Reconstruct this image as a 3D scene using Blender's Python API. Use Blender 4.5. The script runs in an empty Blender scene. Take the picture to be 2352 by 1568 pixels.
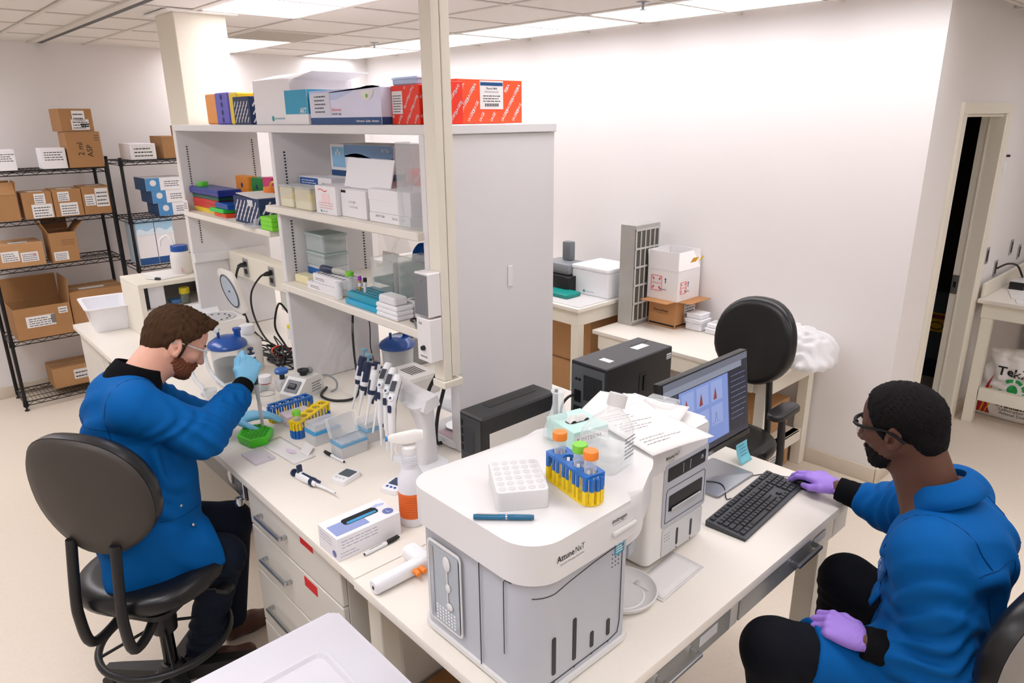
import bpy, bmesh, math, random
import numpy as np
from mathutils import Vector, Matrix
random.seed(7)
S = bpy.context.scene
PI = math.pi
# ---------------------------------------------------------------- camera, world, lights, exposure
cd = bpy.data.cameras.new('camera'); cam = bpy.data.objects.new('camera', cd); S.collection.objects.link(cam)
cd.sensor_width = 36; cd.lens = 24.72; cd.clip_start = .02
cam.matrix_world = Matrix(((0.733121, 0.21232, -0.646107, 0), (-0.680034, 0.21572, -0.700728, 0), (-0.0094, 0.953092, 0.302533, 0), (0, 0, 0, 1)))
cam.location = (0, 0, 2.13)
S.camera = cam
w = bpy.data.worlds.new('world'); S.world = w; w.use_nodes = True
w.node_tree.nodes['Background'].inputs[0].default_value = (1, .97, .94, 1)
w.node_tree.nodes['Background'].inputs[1].default_value = .35
S.view_settings.view_transform = 'Standard'; S.view_settings.look = 'None'
S.view_settings.gamma = 1; S.view_settings.use_curve_mapping = False
S.view_settings.exposure = 0.0
LAMP = 8.4            # radiance of the ceiling light diffusers
S.cycles.max_bounces = 8; S.cycles.transparent_max_bounces = 24
S.cycles.diffuse_bounces = 5
# ---------------------------------------------------------------- helpers
def lin(h):
    if isinstance(h, str): h = [int(h[i:i+2], 16) for i in (0, 2, 4)]
    return [((c/255)/12.92 if c/255 <= .04045 else ((c/255+.055)/1.055)**2.4) for c in h]
MATS = {}
def mat(c, rough=.5, metal=0, noise=.03, ns=30, bump=0, alpha=1, emit=0, name=None, spec=.5, coat=0):
    key = (str(c), rough, metal, noise, ns, bump, alpha, emit, spec, coat)
    if key in MATS: return MATS[key]
    m = bpy.data.materials.new(name or 'mat_%s' % c); m.use_nodes = True
    nt = m.node_tree; N = nt.nodes; L = nt.links; b = N['Principled BSDF']; out = N['Material Output']
    col = lin(c)
    b.inputs['Roughness'].default_value = rough; b.inputs['Metallic'].default_value = metal
    b.inputs['Specular IOR Level'].default_value = spec
    b.inputs['Coat Weight'].default_value = coat
    b.inputs['Base Color'].default_value = (*col, 1)
    if noise or bump:
        tc = N.new('ShaderNodeTexCoord'); nz = N.new('ShaderNodeTexNoise')
        nz.inputs['Scale'].default_value = ns; nz.inputs['Detail'].default_value = 4
        L.new(tc.outputs['Object'], nz.inputs['Vector'])
        if noise:
            mx = N.new('ShaderNodeMix'); mx.data_type = 'RGBA'
            mx.inputs['A'].default_value = (*[x*(1-noise) for x in col], 1)
            mx.inputs['B'].default_value = (*[min(1, x*(1+noise)) for x in col], 1)
            L.new(nz.outputs['Fac'], mx.inputs['Factor']); L.new(mx.outputs['Result'], b.inputs['Base Color'])
        if bump:
            bp = N.new('ShaderNodeBump'); bp.inputs['Strength'].default_value = bump; bp.inputs['Distance'].default_value = .004
            L.new(nz.outputs['Fac'], bp.inputs['Height']); L.new(bp.outputs['Normal'], b.inputs['Normal'])
    if emit:
        b.inputs['Emission Color'].default_value = (*col, 1); b.inputs['Emission Strength'].default_value = emit
    if alpha < 1:
        tr = N.new('ShaderNodeBsdfTransparent'); ms = N.new('ShaderNodeMixShader'); lw = N.new('ShaderNodeLayerWeight')
        lw.inputs['Blend'].default_value = .35
        mr = N.new('ShaderNodeMapRange'); mr.inputs['To Min'].default_value = alpha; mr.inputs['To Max'].default_value = min(1, alpha+.32)
        L.new(lw.outputs['Facing'], mr.inputs['Value']); L.new(mr.outputs['Result'], ms.inputs['Fac'])
        L.new(tr.outputs[0], ms.inputs[1]); L.new(b.outputs[0], ms.inputs[2]); L.new(ms.outputs[0], out.inputs['Surface'])
    if emit and name == 'diffuser':      # prismatic lamp lens: most of the light leaves straight down
        lw = N.new('ShaderNodeLayerWeight'); lw.inputs['Blend'].default_value = .5
        mr = N.new('ShaderNodeMapRange'); mr.inputs['To Min'].default_value = emit; mr.inputs['To Max'].default_value = 1.6
        L.new(lw.outputs['Facing'], mr.inputs['Value']); L.new(mr.outputs['Result'], b.inputs['Emission Strength'])
    MATS[key] = m
    return m
class B:
    def __init__(s, M=None): s.bm = bmesh.new(); s.M = M or Matrix()
    def v(s, co): return s.bm.verts.new(s.M @ Vector(co))
    def face(s, vs):
        try: return s.bm.faces.new(vs)
        except ValueError: return None
    def poly(s, cos): return s.face([s.v(c) for c in cos])
    def box(s, a, b, r=0, seg=2):
        x0, y0, z0 = a; x1, y1, z1 = b
        V = [s.v(c) for c in ((x0,y0,z0),(x1,y0,z0),(x1,y1,z0),(x0,y1,z0),(x0,y0,z1),(x1,y0,z1),(x1,y1,z1),(x0,y1,z1))]
        F = [s.face([V[i] for i in q]) for q in ((3,2,1,0),(4,5,6,7),(0,1,5,4),(1,2,6,5),(2,3,7,6),(3,0,4,7))]
        if r:
            E = list({e for f in F for e in f.edges})
            bmesh.ops.bevel(s.bm, geom=E, offset=r, segments=seg, affect='EDGES', profile=.5)
        return s
    def prism(s, poly, z0, z1, taper=1, top=None, r=0, seg=2):
        n = len(poly)
        a = [s.v((x, y, z0)) for x, y in poly]
        q = top or [(x*taper, y*taper) for x, y in poly]
        b = [s.v((x, y, z1)) for x, y in q]
        s.face(a[::-1]); t = s.face(b)
        for i in range(n): s.face([a[i], a[(i+1) % n], b[(i+1) % n], b[i]])
        if r and t: bmesh.ops.bevel(s.bm, geom=list(t.edges), offset=r, segments=seg, affect='EDGES', profile=.5)
        return s
    def loft(s, rings, cap=True, closed=True):
        R = [[s.v(c) for c in ring] for ring in rings]
        n = len(R[0])
        for A, Bq in zip(R, R[1:]):
            for i in range(n if closed else n-1): s.face([A[i], A[(i+1) % n], Bq[(i+1) % n], Bq[i]])
        if cap and closed: s.face(R[0][::-1]); s.face(R[-1])
        return s
    def lathe(s, prof, n=24, c=(0, 0, 0)):
        rings = []
        for r, z in prof:
            if r < 1e-6: rings.append([s.v((c[0], c[1], c[2]+z))])
            else: rings.append([s.v((c[0]+r*math.cos(2*PI*i/n), c[1]+r*math.sin(2*PI*i/n), c[2]+z)) for i in range(n)])
        for A, Bq in zip(rings, rings[1:]):
            for i in range(n):
                j = (i+1) % n
                if len(A) == 1 and len(Bq) == 1: continue
                if len(A) == 1: s.face([A[0], Bq[j], Bq[i]])
                elif len(Bq) == 1: s.face([A[i], A[j], Bq[0]])
                else: s.face([A[i], A[j], Bq[j], Bq[i]])
        return s
    def tube(s, pts, r, n=8, smooth=0, flat=1):
        P = [Vector(p) for p in pts]
        if smooth and len(P) > 2:
            Q = []
            for i in range(len(P)-1):
                p0, p1, p2, p3 = P[max(i-1, 0)], P[i], P[i+1], P[min(i+2, len(P)-1)]
                for k in range(smooth):
                    t = k/smooth
                    Q.append(.5*((2*p1)+(p2-p0)*t+(2*p0-5*p1+4*p2-p3)*t*t+(3*p1-p0-3*p2+p3)*t**3))
            P = Q+[P[-1]]
        m = len(P); rr = r if isinstance(r, (list, tuple)) else [r]*m
        if len(rr) != m: rr = [rr[min(len(rr)-1, int(round(i*(len(rr)-1)/(m-1))))] for i in range(m)]
        t0 = (P[1]-P[0]).normalized()
        up = Vector((0, 0, 1)) if abs(t0.z) < .9 else Vector((1, 0, 0))
        nrm = (up-t0*up.dot(t0)).normalized(); rings = []
        for i in range(m):
            t = (P[min(i+1, m-1)]-P[max(i-1, 0)]).normalized()
            nrm = (nrm-t*nrm.dot(t)).normalized(); bi = t.cross(nrm)
            rings.append([P[i]+(nrm*math.cos(2*PI*k/n)*flat+bi*math.sin(2*PI*k/n))*rr[i] for k in range(n)])
        return s.loft(rings)
    def cyl(s, p0, p1, r0, r1=None, n=16): return s.tube([p0, p1], [r0, r0 if r1 is None else r1], n)
    def ball(s, c, r, u=14, v=8):
        r = (r, r, r) if not isinstance(r, (tuple, list)) else r
        M0 = s.M; s.M = M0 @ Matrix.Translation(c) @ Matrix.Diagonal((*r, 1))
        s.lathe([(math.sin(PI*i/v), -math.cos(PI*i/v)) for i in range(v+1)], u); s.M = M0
        return s
    def surf(s, f, nu, nv, thick=0):
        G = [[s.v(f(i/nu, j/nv)) for j in range(nv+1)] for i in range(nu+1)]
        for i in range(nu):
            for j in range(nv): s.face([G[i][j], G[i+1][j], G[i+1][j+1], G[i][j+1]])
        return s
    def mesh(s, name, ang=35, recalc=True):
        if recalc: bmesh.ops.recalc_face_normals(s.bm, faces=s.bm.faces[:])
        me = bpy.data.meshes.new(name); s.bm.to_mesh(me); s.bm.free()
        me.shade_smooth(); me.set_sharp_from_angle(angle=math.radians(ang))
        return me
def link(o, parent=None):
    S.collection.objects.link(o)
    if parent: o.parent = parent
    return o
def rr(w, d, r, n=5, cx=0, cy=0):
    P = []
    for sx, sy, a in ((1, 1, 0), (-1, 1, 90), (-1, -1, 180), (1, -1, 270)):
        for k in range(n+1):
            t = math.radians(a+90*k/n)
            P.append((cx+sx*(w/2-r)+r*math.cos(t), cy+sy*(d/2-r)+r*math.sin(t)))
    return P
def circ(r, n=20, cx=0, cy=0): return [(cx+r*math.cos(2*PI*i/n), cy+r*math.sin(2*PI*i/n)) for i in range(n)]
def part(name, b, m, parent=None, loc=None, rot=None, kind=None, label=None, ang=35):
    me = b if isinstance(b, bpy.types.Mesh) else b.mesh(name, ang)
    if m and not me.materials: me.materials.append(m)
    o = link(bpy.data.objects.new(name, me), parent)
    if loc: o.location = loc
    if rot: o.rotation_euler = rot
    if kind: o['kind'] = kind
    if label: o['label'] = label
    return o
def tag(o, label, cat, group=None):
    o['label'] = label; o['category'] = cat
    if group: o['group'] = group
    return o
def thing(name, label, cat, loc=(0, 0, 0), rz=0, group=None, rot=None):
    o = link(bpy.data.objects.new(name, None)); o.empty_display_size = .05
    o.location = loc; o.rotation_euler = rot or (0, 0, rz)
    return tag(o, label, cat, group)
def solo(name, b, m, label, cat, loc=(0, 0, 0), rz=0, group=None, rot=None, ang=35):
    o = part(name, b, m, None, loc, rot or (0, 0, rz), ang=ang)
    return tag(o, label, cat, group)
def dup(root, loc, rz=None, label=None, group=None, rot=None):
    r = root.copy(); link(r); r.location = loc
    if rz is not None: r.rotation_euler = (0, 0, rz)
    if rot: r.rotation_euler = rot
    if label: r['label'] = label
    if group: r['group'] = group
    for ch in list(root.children):
        c = link(ch.copy(), r)
        for gc in list(ch.children): link(gc.copy(), c)
    return r
def struct(name, b, m, parent=None):
    o = part(name, b, m, parent)
    if not parent: o['kind'] = 'structure'
    return o
def fm(right, up, at):       # frame: local x along right, y along up, z out of the face
    r = Vector(right).normalized(); u = Vector(up).normalized(); n = r.cross(u)
    M = Matrix((r, u, n)).transposed().to_4x4(); M.translation = Vector(at); return M
XM = ((0, -1, 0), (0, 0, 1))   # face looking towards -X
YM = ((1, 0, 0), (0, 0, 1))    # face looking towards -Y
TOP = ((1, 0, 0), (0, 1, 0))
TXT = {}
def glyphs(s, bold=0):
    if (s, bold) not in TXT:
        c = bpy.data.curves.new('t', 'FONT'); c.body = s; c.size = 1; c.offset = bold; c.resolution_u = 2
        o = bpy.data.objects.new('t', c); S.collection.objects.link(o)
        me = bpy.data.meshes.new_from_object(o.evaluated_get(bpy.context.evaluated_depsgraph_get()))
        bpy.data.objects.remove(o)
        V = [v.co.copy() for v in me.vertices]; F = [tuple(p.vertices) for p in me.polygons]
        x0 = min(v.x for v in V); x1 = max(v.x for v in V)
        for v in V: v.x -= (x0+x1)/2; v.y -= .36
        TXT[(s, bold)] = (V, F, x1-x0); bpy.data.meshes.remove(me)
    return TXT[(s, bold)]
def write(b, s, size, M, bold=0, shear=0, width=None):
    """add flat lettering centred on frame M to builder b"""
    V, F, w = glyphs(s, bold)
    k = size if width is None else width/w
    vs = [b.v(M @ Vector(((v.x+shear*v.y)*k, v.y*(size if width is None else size), 0))) for v in V]
    for f in F: b.face([vs[i] for i in f])
def text(parent, s, size, M, m, name='lettering', bold=0, width=None):
    b = B(); write(b, s, size, M, bold, 0, width)
    return part(name, b, m, parent)
INK = None
def lines(b, M, w, h, n, rnd, th=.35):
    """rows of small print bars on frame M"""
    for i in range(n):
        y = h/2-(i+.5)*h/n; x = -w/2
        while x < w/2*rnd.uniform(.55, 1):
            l = rnd.uniform(.06, .2)*w
            l = min(l, w/2-x)
            if l < .01*w: break
            t = h/n*th/2
            b.poly([M @ Vector((x, y-t, 0)), M @ Vector((x+l, y-t, 0)), M @ Vector((x+l, y+t, 0)), M @ Vector((x, y+t, 0))])
            x += l+.03*w
def rect(b, M, w, h, cx=0, cy=0, r=0, n=4):
    P = rr(w, h, r, n, cx, cy) if r else ((cx-w/2, cy-h/2), (cx+w/2, cy-h/2), (cx+w/2, cy+h/2), (cx-w/2, cy+h/2))
    return b.poly([M @ Vector((x, y, 0)) for x, y in P])
def slab(b, M, w, h, t, cx=0, cy=0, r=0):
    M0 = b.M; b.M = M0 @ M
    b.prism(rr(w, h, r, 4, cx, cy) if r else [(cx-w/2, cy-h/2), (cx+w/2, cy-h/2), (cx+w/2, cy+h/2), (cx-w/2, cy+h/2)], 0, t); b.M = M0
    return b
# ---------------------------------------------------------------- signed-distance modelling for bodies and cloth
def smin(a, b, k):
    if k <= 0: return np.minimum(a, b)
    h = np.maximum(k-np.abs(a-b), 0)/k
    return np.minimum(a, b)-h*h*k*.25
class Sdf:
    def __init__(s, lo, hi, h, fine=None, hf=.003):
        s.ax = []
        for i in range(3):
            if fine:
                a, c = fine[0][i], fine[1][i]
                q = [np.arange(lo[i], a, h), np.arange(a, c, hf), np.arange(c, hi[i]+h, h)]
                s.ax.append(np.concatenate(q))
            else: s.ax.append(np.arange(lo[i], hi[i]+h, h))
            s.ax[i] = s.ax[i].astype(np.float32)
        s.d = np.ones([len(a) for a in s.ax], np.float32)
    def sub(s, lo, hi):
        sl = tuple(slice(max(0, int(np.searchsorted(a, l))-1), int(np.searchsorted(a, u))+1) for a, l, u in zip(s.ax, lo, hi))
        return sl, [s.ax[i][sl[i]].reshape([-1 if j == i else 1 for j in range(3)]) for i in range(3)]
    def put(s, sl, p, k, op):
        o = s.d[sl]
        if op == 'u': s.d[sl] = smin(o, p, k)
        elif op == 's': s.d[sl] = -smin(-o, p, k)
        else: s.d[sl] = -smin(-o, -p, k)
    def cap(s, a, b, ra, rb=None, k=.02, op='u', flat=None):
        rb = ra if rb is None else rb
        a = np.array(a, float); b = np.array(b, float); m = max(ra, rb)+2*k+.02
        sl, (x, y, z) = s.sub(np.minimum(a, b)-m, np.maximum(a, b)+m)
        ab = b-a; L = max(ab@ab, 1e-9)
        px, py, pz = x-a[0], y-a[1], z-a[2]
        t = np.clip((px*ab[0]+py*ab[1]+pz*ab[2])/L, 0, 1)
        qx, qy, qz = px-t*ab[0], py-t*ab[1], pz-t*ab[2]
        if flat:
            n, f = flat; q = qx*n[0]+qy*n[1]+qz*n[2]; e = (1/f-1)*q
            qx, qy, qz = qx+e*n[0], qy+e*n[1], qz+e*n[2]
        d = np.sqrt(qx*qx+qy*qy+qz*qz)-(ra+(rb-ra)*t)
        if flat: d = d*max(flat[1], .5)
        s.put(sl, d.astype(np.float32), k, op); return s
    def ell(s, c, rad, R=None, k=.02, op='u'):
        c = np.array(c, float); rad = np.array(rad, float); m = rad.max()+2*k+.02
        sl, (x, y, z) = s.sub(c-m, c+m)
        q = [x-c[0], y-c[1], z-c[2]]
        if R is not None:
            R = np.array(R, float); q = [q[0]*R[0, i]+q[1]*R[1, i]+q[2]*R[2, i] for i in range(3)]
        k0 = np.sqrt(sum((q[i]/rad[i])**2 for i in range(3))); k1 = np.sqrt(sum((q[i]/rad[i]**2)**2 for i in range(3)))+1e-6
        s.put(sl, (k0*(k0-1)/k1).astype(np.float32), k, op); return s
    def plane(s, p, n, k=.004):          # keep the side that n points away from
        n = np.array(n, float); n /= np.linalg.norm(n)
        sl, (x, y, z) = s.sub([-9]*3, [9]*3)
        s.put(sl, ((x-p[0])*n[0]+(y-p[1])*n[1]+(z-p[2])*n[2]).astype(np.float32), k, 'i'); return s
    def fold(s, c, R, n, lam, amp, w=(0, 0, 1), warp=.5, ph=0):
        c = np.array(c, float); n = np.array(n, float); n /= np.linalg.norm(n); w = np.array(w, float)
        sl, (x, y, z) = s.sub(c-2*R, c+2*R)
        x, y, z = x-c[0], y-c[1], z-c[2]
        u = x*n[0]+y*n[1]+z*n[2]; v = x*w[0]+y*w[1]+z*w[2]
        g = np.sin(2*PI*u/lam+ph+warp*2*np.sin(v*2*PI/(lam*3.1)+ph*2))
        g = 1.3*(np.abs(g)**.75)*np.sign(g); g = np.where(g > 0, g*1.15, g*.75)
        s.d[sl] -= (amp*g*np.exp(-(x*x+y*y+z*z)/(R*R))).astype(np.float32); return s
    def mesh(s, name):
        d = s.d; ins = d < 0; n = np.array(d.shape)-1
        c = np.zeros(n, np.uint8)
        for i in (0, 1):
            for j in (0, 1):
                for k in (0, 1): c += ins[i:n[0]+i, j:n[1]+j, k:n[2]+k]
        act = (c > 0) & (c < 8); I = np.argwhere(act); idx = np.full(n, -1, np.int64); idx[act] = np.arange(len(I))
        acc = np.zeros((len(I), 3)); cnt = np.zeros(len(I))
        C = [np.array((i, j, k)) for i in (0, 1) for j in (0, 1) for k in (0, 1)]
        for a in C:
            for ax in range(3):
                if a[ax]: continue
                b = a.copy(); b[ax] = 1
                va = d[tuple((I+a).T)]; vb = d[tuple((I+b).T)]; m = (va < 0) != (vb < 0)
                t = np.where(m, va/np.where(va == vb, 1, va-vb), 0)
                p = np.repeat(a[None].astype(float), len(I), 0); p[:, ax] += t
                acc[m] += p[m]; cnt[m] += 1
        P = I+acc/np.maximum(cnt, 1)[:, None]
        V = np.stack([np.interp(P[:, i], np.arange(len(s.ax[i])), s.ax[i]) for i in range(3)], 1)
        Q = []
        for ax in range(3):
            o = [i for i in range(3) if i != ax]
            sl0 = [slice(1, -1)]*3; sl0[ax] = slice(0, -1); sl1 = [slice(1, -1)]*3; sl1[ax] = slice(1, None)
            A = ins[tuple(sl0)]; Bq = ins[tuple(sl1)]
            for flip in (0, 1):
                e = np.argwhere((A & ~Bq) if not flip else (~A & Bq))
                if not len(e): continue
                e = e+1; e[:, ax] -= 1
                q = []
                for du, dv in ((0, 0), (-1, 0), (-1, -1), (0, -1)):
                    f = e.copy(); f[:, o[0]] += du; f[:, o[1]] += dv; q.append(idx[tuple(f.T)])
                q = np.stack(q, 1); q = q[:, ::-1] if (flip == 1) == (ax != 1) else q
                Q.append(q)
        Q = np.concatenate(Q); Q = Q[(Q >= 0).all(1)]
        me = bpy.data.meshes.new(name)
        me.vertices.add(len(V)); me.vertices.foreach_set('co', V.astype(np.float32).ravel())
        me.loops.add(4*len(Q)); me.loops.foreach_set('vertex_index', Q.astype(np.int32).ravel())
        me.polygons.add(len(Q)); me.polygons.foreach_set('loop_start', np.arange(len(Q), dtype=np.int32)*4)
        me.update(calc_edges=True); me.validate(); me.shade_smooth()
        return me
def axes(x, z):                       # right-handed frame from a forward and an up hint
    x = np.array(x, float); x /= np.linalg.norm(x); z = np.array(z, float); z = z-x*(x@z); z /= np.linalg.norm(z)
    return np.stack([x, np.cross(z, x), z], 1)
def hand(wrist, fwd, back, left, bends, thumb, scale=1, spread=0, h=.0022):
    """a glove: palm, four unequal fingers bent at three joints, thumb from the side of the palm. local x to the fingers, z out of the back"""
    R = axes(fwd, back); w = np.array(wrist, float); sg = -1 if left else 1
    def T(p): return w+R @ (np.array(p, float)*scale)
    g = Sdf(w-.02-.2*scale*np.ones(3)+R[:, 0]*.09, w+.02+.2*scale*np.ones(3)+R[:, 0]*.09, h) if 0 else None
    pts = [T((-.03, 0, 0))]; F = []
    ys = (.031, .0105, -.010, -.029); L = ((.043, .026, .022), (.048, .030, .023), (.045, .028, .022), (.035, .021, .019)); rad = (.0098, .0100, .0095, .0085)
    kx = (.088, .091, .086, .078)
    for i in range(4):
        p = np.array((kx[i], sg*ys[i], 0)); a = 0; ch = [p]; dy = sg*spread*(ys[i]/.03)
        for l, b in zip(L[i], bends[i]):
            a += math.radians(b); p = p+np.array((l*math.cos(a), l*dy*.3, -l*math.sin(a))); ch.append(p)
        F.append([T(q) for q in ch])
    th = [T((t[0], sg*t[1], t[2])) for t in thumb]
    allp = np.array([q for f in F for q in f]+th+pts+[T((.05, .04, .02)), T((.05, -.04, -.02))])
    g = Sdf(allp.min(0)-.026, allp.max(0)+.026, h)
    sc = scale
    for i in range(4): g.cap(T((.012, sg*ys[i]*.62, 0)), T((kx[i], sg*ys[i], 0)), .0135*sc, .0120*sc, k=.012)
    g.ell(T((.045, 0, -.004)), (.046*sc, .036*sc, .0155*sc), R, k=.012)
    g.cap(T((-.028, 0, 0)), T((.02, 0, 0)), .0245*sc, .028*sc, k=.012, flat=(R[:, 2], .72))
    for i in range(4):
        r = rad[i]*sc
        for j in range(3): g.cap(F[i][j], F[i][j+1], r*(1.04-.08*j), r*(.97-.09*j), k=.004 if j else .007)
    g.cap(T((.012, sg*.018, -.004)), th[0], .0155*sc, .0145*sc, k=.012)
    for a, b, r0, r1 in zip(th, th[1:], (.0130, .0112), (.0112, .0092)): g.cap(a, b, r0*sc, r1*sc, k=.005)
    for q in ((.0, 0, 0), (-.02, 0, 0)): g.fold(T(q), .03, R[:, 0], .012, .0009, R[:, 1], .8)
    return g.mesh('glove')
class Head:
    """head in its own frame: x out of the face, y to its left, z up; eyes at z = 0, crown .118, chin -.115"""
    def __init__(s, c, fwd, up): s.R = axes(fwd, up); s.c = np.array(c, float)
    def T(s, p): return s.c+s.R @ np.array(p, float)
    def cranium(s, g, o=0, k=.03):
        g.ell(s.T((-.016, 0, .034)), (.098+o, .075+o, .084+o), s.R, k=k)
        g.ell(s.T((.012, 0, .03)), (.078+o, .068+o, .078+o), s.R, k=k)
    def jaw(s, g, o=0, k=.02):
        g.ell(s.T((.030, 0, -.022)), (.061+o, .061+o, .084+o), s.R, k=.025)
        g.ell(s.T((.036, 0, -.078)), (.050+o, .047+o, .036+o), s.R, k=.02)
        g.ell(s.T((.073, 0, -.099)), (.018+o, .021+o, .015+o), s.R, k=.02)
        for y in (-1, 1): g.cap(s.T((-.01, y*.055, -.045)), s.T((.05, y*.033, -.090)), .016+o, .017+o, k=.02)
    def skin(s, g, lips=.0, nose=1):
        s.cranium(g); s.jaw(g)
        T = s.T; R = s.R
        for y in (-1, 1):
            g.ell(T((.062, y*.040, -.024)), (.022, .022, .018), R, k=.02)
            g.cap(T((.080, y*.012, .017)), T((.070, y*.048, .014)), .011, .010, k=.012)
        g.cap(T((.083, -.008, .018)), T((.083, .008, .018)), .012, k=.012)
        for y in (-1, 1): g.ell(T((.094, y*.031, -.002)), (.016, .019, .012), R, k=.012, op='s')
        for y in (-1, 1): g.ell(T((.0705, y*.031, -.003)), (.0135, .0150, .0115), R, k=.003)
        g.cap(T((.088, 0, .010)), T((.108, 0, -.033)), .0085, .0120*nose, k=.008)
        g.ell(T((.110, 0, -.036)), (.0115, .0125*nose, .0105), R, k=.006)
        for y in (-1, 1): g.ell(T((.099, y*.0145*nose, -.0385)), (.0105, .0075, .0080), R, k=.005)
        for y in (-1, 1): g.ell(T((.104, y*.008*nose, -.0465)), (.006, .0035, .004), R, k=.003, op='s')
        g.ell(T((.084, 0, -.066)), (.016, .030, .020), R, k=.012)
        g.ell(T((.0955, 0, -.0605)), (.009, .022+lips, .0055+lips), R, k=.004)
        g.ell(T((.0930, 0, -.0725)), (.0095, .0195+lips, .0065+lips), R, k=.004)
        g.cap(T((.103, -.022, -.0665)), T((.103, .022, -.0665)), .0022, k=.004, op='s')
        for y in (-1, 1):
            E = R @ np.array(Matrix.Rotation(math.radians(-14), 3, 'Y')) @ np.array(Matrix.Rotation(math.radians(y*18), 3, 'Z'))
            e = T((-.014, y*.078, -.012))
            g.ell(e, (.021, .0075, .034), E, k=.004)
            g.ell(e+E @ np.array((.002, y*.008, .005)), (.0125, .006, .021), E, k=.004, op='s')
            g.ell(e+E @ np.array((.006, y*.006, -.006)), (.008, .010, .009), E, k=.003, op='s')
            g.ell(e+E @ np.array((.014, y*.003, -.006)), (.006, .005, .009), E, k=.003)
            g.ell(e+E @ np.array((.004, y*.0025, -.027)), (.010, .006, .010), E, k=.004)
    def box(s, m=.0): return s.c-.155-m, s.c+.155+m
# ---------------------------------------------------------------- the room
H = .91; CE = 2.715; XR = 4.177; YB = 6.70; YC = 1.31
m_wall = mat('eae6e4', .75, noise=.015, ns=3)
m_ceil = mat('e6e1db', .9, noise=.05, ns=160, bump=.15)
m_grid = mat('dcd6ce', .6)
m_cream = mat('e9e3d4', .45, noise=.02, ns=8)
m_white = mat('ece9e8', .4, noise=.01)
m_base = mat('d2c6b4', .5)
m_dark = mat('1c1c1e', .55)
m_black = mat('0d0d0f', .4)
m_steel = mat('b9bbbd', .3, metal=.9, noise=.02)
m_paper = mat('e4e1de', .8, noise=.02, ns=60)
m_ink = mat('4a4a4e', .8, noise=0)
m_inkk = mat('1a1a1c', .8, noise=0)
m_card = mat('a87c50', .8, noise=.07, ns=14)
m_card2 = mat('b98d60', .8, noise=.06, ns=14)
def floor_mat():
    m = mat('dccfbe', .42, noise=.06, ns=55)
    return m
struct('floor', B().box((-2.4, -3.2, -.1), (7.4, 6.9, 0)), floor_mat())
struct('wall_back', B().box((-2.4, YB, 0), (XR+.12, YB+.12, CE+.1)), m_wall)
struct('wall_right', B().box((XR, YC+.14, 0), (XR+.12, YB, CE+.1)), m_wall)
b = B(); b.box((XR, YC, 0), (4.66, YC+.14, CE+.1)); b.box((4.66, YC, 2.13), (5.47, YC+.14, CE+.1)); b.box((5.47, YC, 0), (7.4, YC+.119, CE+.1))
struct('wall_door', b, m_wall)
struct('wall_left', B().box((-2.5, -3.2, 0), (-2.4, 6.9, CE+.1)), m_wall)
struct('wall_near', B().box((-2.4, -3.3, 0), (7.4, -3.2, CE+.1)), m_wall)
struct('wall_far', B().box((7.4, -3.2, 0), (7.5, YC+.1, CE+.1)), m_wall)
struct('baseboard_right', B().box((XR-.012, YC+.001, 0), (XR-.0005, YB-.02, .1), .004), m_base)
b = B(); b.box((XR-.012, YC-.012, 0), (4.58, YC-.0005, .1), .004); b.box((5.6, YC-.012, 0), (7.39, YC-.0005, .1), .004)
struct('baseboard_door', b, m_base)
struct('baseboard_back', B().box((-2.4, YB-.012, 0), (XR-.02, YB-.0005, .1), .004), m_base)
# ceiling: slab, T-bars, tiles, fixtures
struct_c = struct('ceiling', B().box((-2.4, -3.2, CE+.03), (7.4, 6.82, CE+.1)), m_ceil)
gx = [.992+.6096*i for i in range(-6, 11)]; gy = [4.29+.6096*i for i in range(-12, 5)]
b = B()
for x in gx:
    if -2.4 < x < XR: b.box((x-.012, -3.2, CE-.004), (x+.012, YB, CE+.006))
    elif x < 7.4: b.box((x-.012, -3.2, CE-.004), (x+.012, YC, CE+.006))
for y in gy:
    if -3.2 < y < YC: b.box((-2.4, y-.012, CE-.003), (7.4, y+.012, CE+.005))
    elif y < YB: b.box((-2.4, y-.012, CE-.003), (XR, y+.012, CE+.005))
struct('ceiling_grid', b, m_grid, struct_c)
FIX = [(1, -2), (2, 2), (4, -6), (4, -4), (4, -2), (4, 0), (4, 2), (-2, 0), (-2, 2), (1, -5), (-2, -2), (-2, -5), (-2, -8), (1, -8), (4, -9), (-4, -5), (7, -8), (-2, -11), (1, -11), (4, -11)]  # unnamed panels are out of view, nearly all added to brighten the room
VENT = (2, 1)
occ = {(2, 1)}
for i, j in FIX: occ |= {(i, j), (i, j+1)}
tm = B().box((-.288, -.288, 0), (.288, .288, .016), .004, 1).mesh('ceiling_tile'); tm.materials.append(m_ceil)
for i in range(-4, 8):
    for j in range(-12, 4):
        x = .992+.6096*(i+.5); y = 4.29+.6096*(j+.5)
        if (i, j) in occ or (i, j) == VENT or (i == 0 and j > -6): continue
        if x > XR-.2 and y > YC-.3: continue
        if i > 4 and x > 7.1: continue
        if j < -8 and i < -1: continue
        o = link(bpy.data.objects.new('ceiling_tile', tm), struct_c); o.location = (x, y, CE+.002); o.rotation_euler = (0, 0, PI/2*random.randint(0, 3))
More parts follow.
